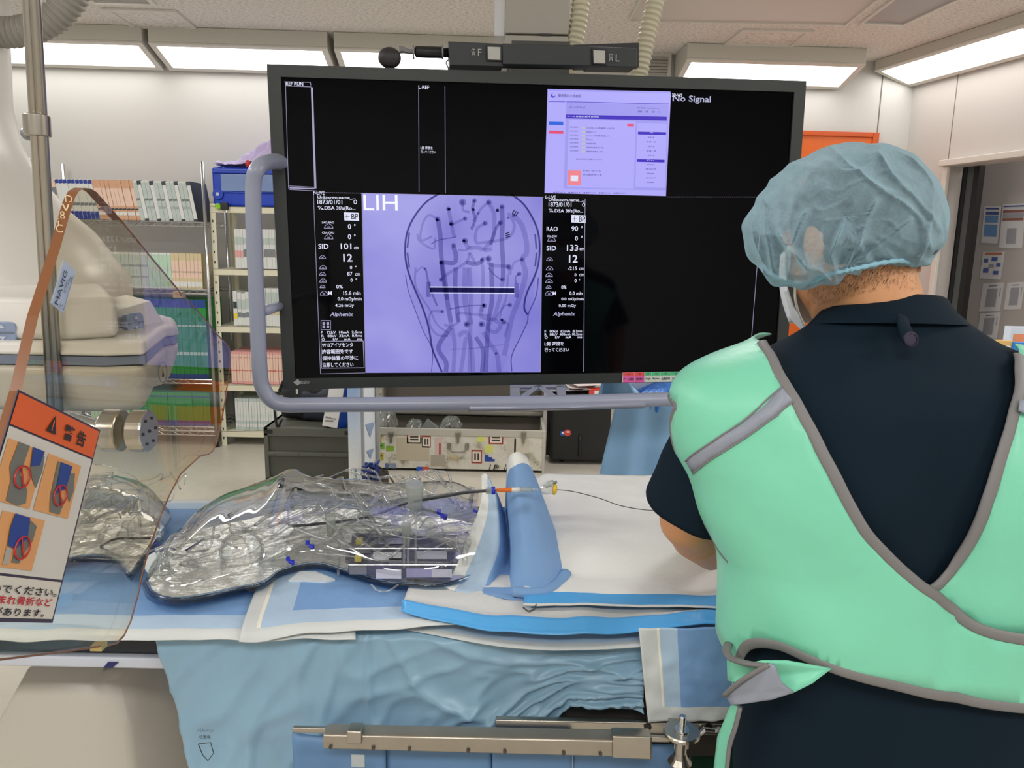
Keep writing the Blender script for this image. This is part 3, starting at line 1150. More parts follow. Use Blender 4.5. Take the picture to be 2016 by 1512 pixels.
# lid standing up at the back
lid = MB()
lid.box((f0.x, FY + FD + .03, fz + .03), (f1.x, FY + FD + .045, fz + .50))
lid.build('lid', m_fci, fc)
lr = MB()
lr.box((f0.x - .01, FY + FD - .06, fz + .02), (f1.x, FY + FD + .045, fz + .045))
lr.box((f0.x - .01, FY + FD - .06, fz + .50), (f1.x, FY + FD + .045, fz + .52))
lr.box((f0.x - .01, FY + FD - .06, fz + .02), (f0.x + .005, FY + FD + .045, fz + .52))
lr.box((f1.x - .01, FY + FD - .06, fz + .02), (f1.x + .005, FY + FD + .045, fz + .52))
lr.build('lid_rim', mat('lid_grey', (150, 146, 138), rough=.4, metal=.3), fc, bevel=.003)
m_latch = mat('latch_metal', (150, 146, 136), rough=.35, metal=.8)
for px in (770, 902, 1031):
    p = at(px, 858, FY)
    lt = MB()
    lt.box((p.x - .017, FY - .012, p.z - .005), (p.x + .017, FY - .004, p.z + .03))
    lt.box((p.x - .008, FY - .016, p.z - .05), (p.x + .008, FY - .004, p.z - .005))
    lt.cyl((p.x - .019, FY - .012, p.z + .022), (p.x + .019, FY - .012, p.z + .022), .006, 8)
    lt.build('latch', m_latch, fc)
p = at(902, 878, FY)
hd = MB()
hd.box((p.x - .075, FY - .008, p.z - .02), (p.x - .05, FY - .001, p.z + .02))
hd.box((p.x + .05, FY - .008, p.z - .02), (p.x + .075, FY - .001, p.z + .02))
hd.tube(spline([(p.x - .06, FY - .012, p.z), (p.x - .05, FY - .025, p.z - .03), (p.x, FY - .03, p.z - .038), (p.x + .05, FY - .025, p.z - .03), (p.x + .06, FY - .012, p.z)]), .006, 8)
hd.build('handle', m_latch, fc)


def sticker(x0, y0, x1, y1, rgb, k=1, name='sticker', inner=None):
    a, b = at(x0, y1, FY), at(x1, y0, FY)
    o = MB().box((a.x, FY - .0012 * k, a.z), (b.x, FY - .0002, b.z)).build(name, mat('stk_%d_%d_%d' % rgb, rgb, rough=.6), fc)
    if inner:
        w, h = b.x - a.x, b.z - a.z
        mb = MB()
        mb.box((a.x + w * .1, FY - .0018 * k, a.z + h * .12), (b.x - w * .1, FY - .0012 * k, b.z - h * .12))
        mb.build('sticker_face', mat('stk_face', (222, 214, 200), rough=.6), o)
        tb_ = MB()
        rows_, colr = inner
        for r_ in range(rows_):
            zc_ = a.z + h * (.25 + .5 * (r_ + .5) / rows_)
            if colr:
                xc_ = a.x + w * (.2 + .6 * (r_ + .5) / rows_)
                tb_.box((xc_ - w * .08, FY - .0023 * k, a.z + h * .25), (xc_ + w * .08, FY - .0018 * k, b.z - h * .25))
            else:
                tb_.box((a.x + w * .22, FY - .0023 * k, zc_ - h * .07), (b.x - w * .22, FY - .0018 * k, zc_ + h * .07))
        tb_.build('sticker_print', mat('stk_ink', (60, 52, 48), rough=.6), o)


sticker(801, 852, 830, 873, (160, 56, 44), 1, inner=(2, False))
sticker(831, 858, 848, 881, (150, 62, 52), 1, inner=(2, True))
sticker(962, 854, 991, 874, (160, 56, 44), 1, inner=(2, False))
sticker(928, 886, 949, 912, (156, 60, 48), 1, inner=(2, True))
sticker(939, 858, 955, 870, (214, 216, 120))
sticker(954, 877, 971, 891, (214, 216, 120))
sticker(954, 896, 962, 908, (36, 68, 160))
sticker(954, 904, 974, 908, (36, 68, 160), 2)
sticker(962, 900, 969, 904, (36, 68, 160), 2)
sticker(737, 848, 751, 872, (170, 160, 30))
sticker(739, 872, 757, 884, (110, 170, 60))
sticker(760, 878, 776, 888, (130, 170, 60))
sticker(739, 891, 755, 906, (170, 160, 30))
sticker(856, 862, 870, 894, (206, 186, 180))
sticker(864, 872, 868, 894, (184, 90, 90), 2)
sticker(820, 919, 832, 927, (40, 90, 190))
sticker(832, 919, 844, 927, (206, 80, 60))
sticker(758, 912, 766, 922, (90, 104, 150))
sticker(770, 912, 780, 922, (130, 140, 170))
sticker(780, 862, 845, 906, (190, 180, 158))
sticker(848, 896, 876, 918, (170, 162, 146))
sticker(885, 895, 901, 907, (196, 184, 150))
sticker(998, 856, 1016, 902, (200, 194, 180))
sticker(1012, 864, 1042, 892, (204, 198, 182))
hz = MB()
for (x, y) in ((740, 850), (745, 857), (739, 864), (743, 893), (748, 900), (741, 876), (748, 880)):
    a = at(x, y, FY)
    hz.prism([a + Vector((0, -.003, 0)), a + Vector((.016, -.003, .008)), a + Vector((.016, -.003, .018)), a + Vector((0, -.003, .010))], (0, .001, 0))
hz.build('hazard_stripe', mat('stk_ink', (60, 52, 48)), fc)
tx = MB()
p = at(960, 925, FY)
for px, tt_ in ((962, '/ /'), (972, '俊'), (992, '///')):
    p = at(px, 925, FY)
    add_text(tx, tt_, p + Vector((0, -.002, 0)), X3, Z3, height=.04, bold=.02)
tx.build('hand_lettering', mat('stk_ink', (60, 52, 48)), fc)
# plastic bags in the case
m_bagclear = clear('poly_bag', (240, 245, 246), (190, 200, 205), gloss=1.0, rough=.12, frost=.25)
for k, (x0, x1, h, lb) in enumerate([(738, 778, .10, 'crumpled clear plastic bag at left end of the open flight case'), (800, 826, .03, 'small rounded clear bag in the flight case left of the tray'),
                                     (866, 908, .06, 'crumpled clear plastic bag behind the middle latch of the flight case')]):
    a, b = at(x0, 843, FY + .1), at(x1, 843, FY + .1)
    tag(crumple(a.x, b.x, FY + .05, FY + .28, fz - .03, lambda u, v, h=h: h * math.sin(math.pi * u) ** .5, seed=k + 20, amp=.02, sc=5, n=22).build('plastic_bag', m_bagclear), lb, 'bag')
a = at(829, 842, FY + .12)
pk = MB()
pk.prism([a, a + Vector((.11, 0, 0)), a + Vector((.125, .02, 0)), a + Vector((.045, .0, .065))], (0, .02, .0))
tag(pk.build('clear_pouch', clear('pouch', (225, 232, 238), (150, 165, 180), gloss=1, rough=.1, frost=.35)), 'pointed clear blister pack standing in the open flight case', 'package')

# ------------------------------------------------------------------ black suitcase and papers on it
UY = 5.42
u0, u1 = at(1089, 917, UY), at(1260, 917, UY)
uz = at(1100, 777, UY).z
sc_ = thing('suitcase', 'large black hard suitcase with small colourful sticker, right of white case', 'suitcase', ((u0.x + u1.x) / 2, UY + .2, 0))
m_suit = mat('suitcase_black', (22, 25, 24), rough=.35)
MB().box((u0.x - .03, UY + .0, .03), (u1.x, UY + .34, uz)).build('shell', m_suit, sc_, bevel=.03, segs=3)
MB().box((u0.x - .05, UY + .12, .04), (u1.x + .01, UY + .135, uz + .008)).build('band', m_black, sc_)
MB().tube(spline([(u0.x + .19, UY - .004, uz - .30), (u0.x + .19, UY - .03, uz - .33), (u0.x + .19, UY - .03, uz - .42), (u0.x + .19, UY - .004, uz - .45)]), .01, 8).build('handle', m_black, sc_, smooth=True)
for x in (u0.x + .05, u1.x - .06):
    MB().cyl((x, UY + .1, .022), (x + .03, UY + .1, .022), .022, 12).build('wheel', m_black, sc_)
p = at(1112, 852, UY - .001)
skb = MB()
skb.cur = 0
skb.box((p.x - .03, UY - .002, p.z - .02), (p.x + .0, UY - .0005, p.z + .012))
skb.cur = 1
skb.lathe((p.x + .02, UY - .0005, p.z), (0, -1, 0), [(0, .026), (.0018, .026)], 9)
skb.cur = 2
skb.box((p.x - .022, UY - .003, p.z - .008), (p.x - .008, UY - .002, p.z + .006))
skb.box((p.x + .012, UY - .004, p.z + .002), (p.x + .034, UY - .002, p.z + .012))
skb.build('sticker', [mat('stk_blue', (40, 96, 180)), mat('stk_red', (206, 70, 60)), mat('stk_white', (225, 225, 220))], sc_)
random.seed(5)
for k, (x, y, ang, lb) in enumerate([(1105, 772, .1, 'white paper sheet fanned out on the black suitcase, leftmost'), (1130, 768, -.3, 'white paper sheet on the black suitcase, middle of three'),
                                     (1160, 762, .4, 'white paper sheet on the black suitcase nearest the blue draped trolley')]):
    p = at(x, y, UY + .12)
    M = Matrix.Translation(Vector((p.x, UY + .16, uz + .018 + k * .022))) @ Matrix.Rotation(ang, 4, 'Z') @ Matrix.Rotation(.02 * (k - 1), 4, 'Y')
    g = MB().grid(lambda u, v: M @ Vector(((u - .5) * .3, (v - .5) * .22, .008 * math.sin(u * 4 + k) * v)), 10, 6)
    tag(g.build('paper_sheet', mat('paper_pinkish', (222, 210, 210), rough=.6), solid=.002), lb, 'paper')
p = at(1184, 776, UY + .02)
pp = MB()
pp.cur = 0
pp.box((p.x - .09, UY + .02, uz + .003), (p.x + .1, UY + .1, uz + .04))
pp.cur = 1
pp.box((p.x - .05, UY + .018, uz + .006), (p.x - .02, UY + .02, uz + .03))
pp.cur = 2
pp.box((p.x + .02, UY + .018, uz + .006), (p.x + .08, UY + .02, uz + .036))
tag(pp.build('snack_packet', [mat('stk_red', (206, 70, 60)), mat('stk_white', (225, 225, 220)), mat('stk_violet', (80, 70, 170))]), 'small red white and violet packet on the black suitcase', 'packet')
# ------------------------------------------------------------------ the big monitor on its ceiling arm
MO = Vector((.0805, 2.026, 1.6205))
MR = Matrix.Rotation(.127, 3, 'Z') @ Matrix.Rotation(-.0145, 3, 'Y')
MX, MN, MZ = MR @ X3, MR @ (-Y3), MR @ Z3        # right, towards the viewer, up
MW, MH = 1.36, .79


def mon(px, py, off=0.0):
    """point of the screen plane (moved off metres to the front) seen at a pixel"""
    d = ray(px, py)
    t = (MO + MN * off - CAMC).dot(MN) / d.dot(MN)
    return CAMC + d * t


def ml(x, z, off=0.0):
    return MO + MX * x + MZ * z + MN * off


mo = thing('monitor', 'large black monitor hanging from the ceiling, showing a head x-ray', 'monitor', (MO.x, MO.y + .1, MO.z - .5))
m_bez = mat('bezel_charcoal', (44, 49, 48), rough=.45)
m_scr = mat('screen_glass', (5, 5, 9), rough=.06, spec=.12)
bz = MB()
IW, IH = .649, .367
for x0, x1, z0, z1 in ((-MW / 2, -IW, -MH / 2, MH / 2), (IW, MW / 2, -MH / 2, MH / 2), (-IW, IW, IH, MH / 2), (-IW, IW, -MH / 2, -IH)):
    bz.prism([ml(x0, z0, -.02), ml(x1, z0, -.02), ml(x1, z1, -.02), ml(x0, z1, -.02)], MN * .026)
bz.build('bezel', m_bez, mo)
hs = MB()
hs.prism([ml(-MW / 2, -MH / 2, -.02), ml(MW / 2, -MH / 2, -.02), ml(MW / 2, MH / 2, -.02), ml(-MW / 2, MH / 2, -.02)], MN * -.05)
hs.prism([ml(-.4, -.25, -.07), ml(.4, -.25, -.07), ml(.4, .25, -.07), ml(-.4, .25, -.07)], MN * -.06)
hs.build('housing', m_bez, mo, bevel=.004)
MB().prism([ml(-IW, -IH, -.004), ml(IW, -IH, -.004), ml(IW, IH, -.004), ml(-IW, IH, -.004)], MN * .004).build('screen', m_scr, mo)

# --- the pictures on the screen (each lies on the glass)
LAV = (146, 140, 232)
e_lav = bpy.data.materials.new('xray_lavender')
e_lav.use_nodes = True
_n = e_lav.node_tree
_b = _n.nodes['Principled BSDF']
_b.inputs['Base Color'].default_value = (.01, .01, .01, 1)
_tc = _n.nodes.new('ShaderNodeTexCoord')
_ns = _n.nodes.new('ShaderNodeTexNoise')
_ns.inputs['Scale'].default_value = 4.5
_r = _n.nodes.new('ShaderNodeValToRGB')
_r.color_ramp.elements[0].position, _r.color_ramp.elements[0].color = .3, lin((132, 128, 222))
_r.color_ramp.elements[1].position, _r.color_ramp.elements[1].color = .7, lin((172, 168, 244))
_n.links.new(_tc.outputs['Object'], _ns.inputs['Vector'])
_n.links.new(_ns.outputs[0], _r.inputs[0])
_n.links.new(_r.outputs[0], _b.inputs['Emission Color'])
_b.inputs['Emission Strength'].default_value = .86
_b.inputs['Roughness'].default_value = .3
e_white = emit('glow_white', (222, 224, 246), 1.0)
e_page = emit('glow_page', (172, 166, 248), 1.0)
e_page2 = emit('glow_page_panel', (156, 150, 236), 1.0)
e_grey = emit('glow_grey', (120, 116, 190), 1.0)
e_violet = emit('glow_violet', (52, 20, 186), 1.0)
e_bluebtn = emit('glow_blue', (10, 92, 214), 1.0)
e_red = emit('glow_red', (226, 66, 110), 1.0)
e_coral = emit('glow_coral', (236, 128, 140), 1.0)
e_yel = emit('glow_olive', (188, 186, 190), 1.0)
e_dim = emit('glow_dim', (160, 156, 190), 1.0)
e_black = emit('glow_black', (4, 4, 14), 1.0)


def absorb(name, c):
    m = bpy.data.materials.new(name)
    m.use_nodes = True
    t = m.node_tree
    t.nodes.remove(t.nodes['Principled BSDF'])
    x = t.nodes.new('ShaderNodeBsdfTransparent')
    x.inputs[0].default_value = c + (1,)
    t.links.new(x.outputs[0], t.nodes['Material Output'].inputs['Surface'])
    return m


xr = [absorb('xray_veil', (.72, .72, .81)), absorb('xray_vessel', (.54, .54, .67)), absorb('xray_dense', (.34, .34, .48)), absorb('xray_metal', (.06, .06, .12))]
LIFT = [.0006]


def nextlift():
    LIFT[0] += .00012
    return LIFT[0]


def mpoly(mb, pts, off):
    P = [mon(x, y, off) for x, y in pts]
    mb.add(P, [tuple(range(len(P)))])


def mline(mb, a, b, w, off):
    dx, dy = b[0] - a[0], b[1] - a[1]
    L = math.hypot(dx, dy)
    nx, ny = -dy / L * w / 2, dx / L * w / 2
    mpoly(mb, [(a[0] + nx, a[1] + ny), (b[0] + nx, b[1] + ny), (b[0] - nx, b[1] - ny), (a[0] - nx, a[1] - ny)], off)


def ribbon(mb, pts, w, off, taper=1.0):
    P = [(p.x, p.y) for p in spline([(x, y, 0) for x, y in pts], 6)]
    n = len(P)
    L, R_ = [], []
    for i, (x, y) in enumerate(P):
        x0, y0 = P[max(i - 1, 0)]
        x1, y1 = P[min(i + 1, n - 1)]
        d = math.hypot(x1 - x0, y1 - y0) or 1
        k = w / 2 * (1 + (taper - 1) * i / (n - 1))
        L.append(mon(x - (y1 - y0) / d * k, y + (x1 - x0) / d * k, off))
        R_.append(mon(x + (y1 - y0) / d * k, y - (x1 - x0) / d * k, off))
    o = len(mb.v)
    mb.v += L + R_
    mb.f += [(o + i, o + i + 1, o + n + i + 1, o + n + i) for i in range(n - 1)]
    mb.m += [mb.cur] * (n - 1)


def mtext(mb, body, x0, y0, x1, y1, off=.0022, bold=.014, ital=0.0):
    o = mon(x0, y1, off)
    w = (mon(x1, y1, off) - o).length
    h = (mon(x0, y0, off) - o).length
    ey = MZ + MX * ital
    add_text(mb, body, o, MX, ey, width=None if len(body.strip()) == 1 and body not in '°O' else w, height=h, bold=bold)


xq = [(713, 380), (1068, 388), (1064, 733), (720, 734)]
b1 = MB()
mpoly(b1, xq, .0004)
xo = b1.build('xray_image', e_lav, mo)
S6 = lambda L: [(780 + x / 4.087, 370 + y / 4.087) for x, y in L]
ring_l = S6([(345, 45), (240, 115), (150, 225), (92, 345), (72, 470), (78, 590), (105, 700), (150, 815), (205, 945), (245, 1060), (270, 1170), (290, 1290), (322, 1375), (368, 1482)])
ring_r = S6([(925, 50), (1020, 125), (1092, 232), (1140, 350), (1155, 480), (1142, 620), (1105, 730), (1050, 850), (1030, 960), (1055, 1020)])
body = S6([(345, 45), (240, 115), (150, 225), (92, 345), (72, 470), (78, 590), (105, 700), (120, 900), (200, 1120), (280, 1280), (400, 1484), (840, 1484), (935, 1335), (1050, 1090), (1105, 900), (1120, 700), (1155, 480), (1140, 350), (1092, 232), (1020, 125), (925, 50)])
b = MB()
mpoly(b, body, nextlift())
b.build('head_shape', absorb('xray_head', (.93, .93, .95)), mo)
b = MB()
ribbon(b, ring_l, 4.0, nextlift())
ribbon(b, ring_r, 4.0, nextlift())
ribbon(b, S6([(75, 700), (100, 835), (160, 1000), (222, 1160), (290, 1300), (285, 1482)]), 1.6, nextlift())
ribbon(b, S6([(1145, 720), (1125, 870), (1065, 1010), (1055, 1080), (1000, 1200), (930, 1350), (930, 1475)]), 2.2, nextlift())
b.build('skull_outline', xr[2], mo)
b = MB()
for q in ([(105, 360), (90, 480)], [(90, 520), (105, 640)], [(1118, 370), (1128, 490)], [(1130, 520), (1118, 630)]):
    q = S6(q)
    mline(b, q[0], q[1], 3.4, nextlift())
ribbon(b, ring_l, 1.3, nextlift())
ribbon(b, ring_r, 1.3, nextlift())
b.build('skull_plate', xr[2], mo)
vess = [([(335, 250), (355, 380), (360, 500), (370, 620), (395, 760), (410, 900), (440, 1080)], 9), ([(420, 170), (445, 290), (460, 370), (480, 395)], 7),
        ([(535, 120), (540, 180), (590, 195)], 5), ([(630, 100), (615, 170), (635, 250), (605, 335)], 6), ([(745, 115), (690, 160), (660, 205), (620, 270)], 5),
        ([(745, 115), (785, 200), (790, 290), (775, 410), (700, 500)], 8), ([(850, 150), (855, 280), (850, 420), (860, 600), (860, 740)], 9),
        ([(945, 220), (1010, 300), (1045, 420), (1050, 520), (1015, 575), (1040, 700), (985, 900), (930, 1050), (870, 1350)], 10), ([(715, 285), (650, 330), (640, 430), (700, 440), (900, 400), (950, 300), (900, 200)], 6),
        ([(840, 280), (800, 330), (760, 460)], 6), ([(555, 245), (460, 290), (445, 300)], 5), ([(555, 425), (580, 480), (650, 480), (720, 500), (770, 490)], 8),
        ([(460, 470), (480, 540), (470, 600), (400, 600), (370, 600)], 9), ([(335, 250), (260, 220), (210, 300), (200, 420), (290, 390)], 4.5), ([(170, 370), (190, 430), (300, 490), (310, 400)], 4),
        ([(480, 395), (340, 420), (280, 452)], 2.4), ([(745, 570), (760, 620), (900, 635), (915, 700)], 7), ([(745, 570), (690, 580), (700, 700), (690, 1000)], 7), ([(560, 600), (650, 610), (700, 580)], 8),
        ([(590, 520), (560, 600), (400, 700), (365, 740)], 6), ([(590, 520), (640, 610)], 6), ([(480, 640), (475, 800), (500, 1080)], 9), ([(560, 640), (555, 900), (600, 1100)], 12), ([(590, 640), (600, 900), (590, 1480)], 8),
        ([(765, 600), (770, 900), (740, 1100), (720, 1480)], 9), ([(860, 740), (830, 900), (780, 1070)], 8), ([(900, 700), (880, 900), (800, 1060)], 5), ([(365, 600), (380, 740), (410, 900)], 8),
        ([(155, 640), (160, 800), (270, 980), (330, 1100), (440, 1180)], 4), ([(235, 650), (200, 640), (160, 680)], 3), ([(240, 660), (270, 800), (330, 950)], 4), ([(370, 995), (280, 1000), (270, 1100), (330, 1180), (420, 1190)], 4.5),
        ([(440, 1080), (470, 1250), (460, 1480)], 8), ([(440, 1120), (340, 1280), (400, 1400), (400, 1480)], 9), ([(500, 1190), (560, 1160), (600, 1250), (620, 1480)], 9), ([(700, 1160), (760, 1260), (810, 1340), (830, 1480)], 9),
        ([(640, 1200), (700, 1310), (690, 1480)], 8), ([(560, 1200), (540, 1350), (520, 1480)], 8), ([(710, 945), (680, 980), (690, 1040), (780, 1060), (840, 1100), (800, 1160), (740, 1130), (770, 1050)], 8),
        ([(710, 945), (560, 950), (430, 975)], 2.6), ([(915, 940), (860, 960), (830, 1060)], 3.5), ([(1015, 575), (950, 600), (930, 660)], 3.5), ([(990, 690), (960, 720), (965, 770)], 3), ([(865, 1080), (900, 1100), (870, 1200)], 5),
        ([(385, 1100), (440, 1110), (500, 1080), (500, 1010), (650, 1020), (760, 1025)], 5), ([(740, 640), (790, 700), (850, 740)], 2.5), ([(500, 500), (560, 500), (600, 470)], 5), ([(440, 1300), (640, 1290), (860, 1260)], 2)]
for k, (pts, w) in enumerate(vess):
    b = MB()
    ribbon(b, S6(pts), w, nextlift())
    b.build('vessel_shadow', xr[0] if k % 3 else xr[1], mo)
b = MB()
for x, y, r in [(535, 115, 9), (630, 102, 6), (745, 115, 7), (420, 168, 5.5), (333, 250, 6.5), (445, 288, 6.5), (555, 247, 5.5), (852, 150, 6), (716, 284, 6.5), (838, 280, 6.5), (945, 220, 5), (553, 425, 7.5), (462, 462, 6),
                (745, 568, 7.5), (692, 576, 5), (365, 600, 6.5), (360, 738, 5.5), (905, 635, 7), (855, 738, 5.5), (1015, 576, 5.5), (990, 692, 6), (233, 652, 4), (371, 995, 4.5), (710, 946, 6), (915, 942, 5.5),
                (568, 1098, 8), (688, 1097, 8), (567, 1098, 4), (687, 1098, 4), (865, 1080, 6), (805, 1332, 4), (660, 205, 3.5), (900, 240, 3.5)]:
    cx, cy = 780 + x / 4.087, 370 + y / 4.087
    off = nextlift()
    b.add([mon(cx + r * .8 * math.cos(a * math.pi / 7), cy + r * .8 * math.sin(a * math.pi / 7), off) for a in range(14)], [tuple(range(14))])
    b.add([mon(cx + r * .45 * math.cos(a * math.pi / 5) - .8, cy + r * .45 * math.sin(a * math.pi / 5), off + .0001) for a in range(10)], [tuple(range(10))])
b.build('port_shadow', xr[1], mo)['kind'] = 'stuff'
b = MB()
off = nextlift() + .0002
q = S6([(270, 820), (950, 825)])
mline(b, q[0], q[1], 9, off)
for x, y, a in ((940, 190, 0), (955, 200, 0), (970, 208, 0), (895, 365, 1), (899, 380, 1), (903, 395, 1)):
    q = S6([(x - 8, y + 20), (x + 12, y - 14)]) if a == 0 else S6([(x - 20, y + 4), (x + 16, y - 6)])
    mline(b, q[0], q[1], 1.8, off)
for x, y, r in ((425, 172, 3), (620, 175, 3), (330, 258, 3), (815, 180, 3.4), (545, 425, 3), (440, 292, 3), (850, 1062, 3), (705, 946, 3), (362, 600, 3)):
    cx, cy = 780 + x / 4.087, 370 + y / 4.087
    b.add([mon(cx + r * math.cos(a * math.pi / 5), cy + r * math.sin(a * math.pi / 5), off) for a in range(10)], [tuple(range(10))])
b.build('metal_marker', xr[3], mo)['kind'] = 'stuff'
b = MB()
for q, w in (([(260, 755), (260, 878)], 9), ([(968, 768), (968, 882)], 8)):
    q = S6(q)
    mline(b, q[0], q[1], w, nextlift())
b.build('marker_end', xr[1], mo)
b = MB()
for q in ([(270, 797), (950, 800)], [(270, 845), (950, 848)]):
    q = S6(q)
    mline(b, q[0], q[1], 1.6, nextlift())
mtext(b, 'LIH', 716, 383, 783, 414, off=.004, bold=.0)
b.build('xray_lettering', emit('glow_bright', (236, 238, 255), 1.1), mo)

# --- column texts
left = [('REF RUN', 563, 161, 597, 168), ('L-REF', 824, 168, 845, 175), ('L側 透視を', 828, 288, 852, 294), ('行ってください', 828, 296, 858, 302), ('F-LIVE', 617, 376, 639, 383), ('Unknown.name_...', 625, 385, 700, 392),
        ('1873/01/01', 625, 393, 674, 402), ('O', 696, 393, 703, 402), ('℅.DSA 3f/s(Ro...', 626, 405, 700, 415), ('0', 685, 441, 691, 451), ('°', 697, 441, 700, 445), ('0', 685, 461, 691, 471), ('°', 697, 461, 700, 465),
        ('SID', 627, 480, 647, 490), ('101', 671, 479, 692, 491), ('cm', 697, 486, 706, 491), ('12', 676, 500, 694, 515), ('0', 689, 523, 694, 530), ('°', 699, 523, 702, 526), ('87', 684, 535, 694, 543), ('cm', 699, 538, 709, 543),
        ('0', 690, 548, 695, 555), ('°', 700, 548, 703, 551), ('0%', 662, 561, 675, 568), ('M', 646, 573, 655, 581), ('15.6 min', 676, 573, 710, 581), ('0.0 mGy/min', 665, 585, 712, 594), ('4.26 mGy', 660, 598, 697, 606),
        ('LAO RAO', 634, 436, 658, 440), ('CRA CAU', 634, 456, 658, 460),
        ('F   72kV  10mA  2.5ms', 632, 652, 713, 657), ('R   88kV  32mA  8.9ms', 633, 659, 713, 664), ('O      kV     mA     ms', 633, 666, 713, 671),
        ('W13アイソセンタ', 634, 675, 695, 684), ('許容範囲外です', 634, 688, 695, 697), ('保持装置の干渉に', 635, 701, 705, 710), ('注意してください', 635, 714, 696, 723),
        ('L-LIVE', 1074, 385, 1094, 391), ('Unknown.name_...', 1080, 390, 1151, 397), ('1873/01/01', 1080, 398, 1125, 407), ('O', 1146, 399, 1152, 407), ('℅.DSA 3f/s(Ro...', 1080, 411, 1148, 420), ('RAO', 1076, 446, 1098, 455),
        ('90', 1125, 445, 1138, 455), ('°', 1144, 445, 1147, 449), ('0', 1132, 465, 1138, 474), ('°', 1144, 464, 1147, 468), ('CRA CAU', 1077, 463, 1096, 467), ('SID', 1076, 484, 1095, 493), ('133', 1116, 482, 1138, 494), ('cm', 1141, 488, 1150, 493),
        ('12', 1120, 502, 1137, 517), ('-215', 1118, 525, 1136, 532), ('cm', 1140, 527, 1150, 532), ('0', 1131, 538, 1135, 544), ('cm', 1140, 539, 1150, 544), ('0', 1131, 549, 1135, 556), ('°', 1140, 549, 1142, 552),
        ('0%', 1105, 562, 1115, 569), ('M', 1088, 574, 1096, 581), ('0.0 min', 1121, 574, 1147, 581), ('0.0 mGy/min', 1105, 586, 1149, 593), ('0.00 mGy', 1100, 599, 1134, 606),
        ('F   80kV  62mA  8.3ms', 1072, 650, 1146, 655), ('R   88kV  400mA 10.2ms', 1072, 656, 1146, 661), ('O      kV     mA     ms', 1072, 662, 1146, 667), ('L側 透視を', 1072, 673, 1110, 681), ('行ってください', 1072, 685, 1120, 693), ('3D-WS', 1323, 184, 1343, 190)]
for s, x0, y0, x1, y1 in left:
    T = MB()
    mtext(T, s, x0, y0, x1, y1)
    T.build('screen_lettering', e_white, mo)
for s, x0, y0, x1, y1, it_ in (('Alphenix', 649, 615, 694, 625, .25), ('Alphenix', 1088, 614, 1131, 624, .25), ('No Signal', 1324, 187, 1399, 203, 0)):
    T = MB()
    mtext(T, s, x0, y0, x1, y1, off=.0020, ital=it_, bold=.02 if it_ else .014)
    T.build('screen_lettering', emit('glow_soft', (168, 170, 202), 1.0), mo)

# panels, frames and little symbols
L = MB()
o_ = .0016
mpoly(L, [(612, 172), (616, 172), (623, 371), (619, 371)], o_)
for a, b_, w in (((560, 161), (611, 162), 1), ((611, 162), (612, 168), 1), ((562, 169), (613, 171), 1), ((562, 161), (568, 371), .8), ((568, 366), (622, 369), 1), ((569, 373), (623, 376), 1), ((570, 370), (619, 371.5), 2.4),
                 ((824, 168), (825, 378), .8), ((876, 170), (877, 380), .8), ((617, 380), (631, 736), .9), ((1152, 391), (1149, 732), .9), ((1501, 388), (1477, 700), .9), ((632, 672), (715, 671), 1.2), ((633, 725), (717, 724), 1.2), ((632, 672), (633, 725), 1.2), ((715, 671), (717, 724), 1.2),
                 ((631, 736), (719, 734), .8), ((712, 380), (720, 734), .8), ((1068, 388), (1064, 733), .8)):
    mline(L, a, b_, w, o_)
for k in range(222):
    x = 617 + k * 4
    y = 378.5 + (x - 617) * .0205 if x < 1070 else 387.7
    if x > 1070 and x < 1312:
        continue
    mline(L, (x, y), (x + 2.2, y), .9, o_)
for cx, cy, s in ((647, 445, 1), (647, 466, 1), (635, 506, .7), (636, 526, .8), (635, 539, .7), (636, 552, .8), (635, 564, .6), (638, 577, .9), (1086, 471, .9), (1082, 510, .7), (1082, 528, .8), (1081, 541, .8), (1081, 553, .8), (1080, 565, .6), (1081, 577, .9)):
    w = 11 * s
    for a, b_ in (((-.8, .5), (.8, .5)), ((-.8, .5), (-.6, -.1)), ((.8, .5), (.6, -.1)), ((-.6, -.1), (-.1, -.5)), ((.6, -.1), (.1, -.5)), ((-.2, .1), (.2, .3)), ((.2, .1), (-.2, .3))):
        mline(L, (cx + a[0] * w, cy + a[1] * w * .8), (cx + b_[0] * w, cy + b_[1] * w * .8), 1.1, o_)
for (x0, y0, x1, y1) in ((635, 634, 640, 639), (643, 634, 648, 639), (635, 641, 640, 646), (643, 641, 648, 646)):
    mpoly(L, [(x0, y0), (x1, y0), (x1, y1), (x0, y1)], o_)
for a, b_ in (((632, 631), (651, 631)), ((632, 649), (651, 649)), ((632, 631), (632, 649)), ((651, 631), (651, 649))):
    mline(L, a, b_, .9, o_)
L.build('screen_line', e_dim, mo)
for q in ([(677, 418), (706, 419), (707, 435), (678, 434)], [(1125, 423), (1153, 424), (1153, 439), (1125, 438)]):
    L = MB()
    mpoly(L, q, o_)
    L.build('screen_key', e_white, mo)
L = MB()
mtext(L, 'BP', 692, 421, 705, 432, off=.0024)
mtext(L, 'BP', 1140, 426, 1152, 437, off=.0024)
for x, y in ((683, 426), (1131, 431)):
    mline(L, (x - 4, y), (x + 5, y), 1, .0024)
    mline(L, (x, y - 5), (x, y + 5), 1, .0024)
L.build('screen_key_text', e_black, mo)

# the web page
G = MB()
mpoly(G, [(1078, 175), (1321, 183), (1311, 386), (1072, 380)], .0006)
pg = G.build('web_page', e_page, mo)


def wp(u, v):
    """position on the page, u 0..1787, v 0..1512 of a page-wide frame"""
    x, y = 1080 + u / 6.873, 170 + v / 6.873
    return x, y


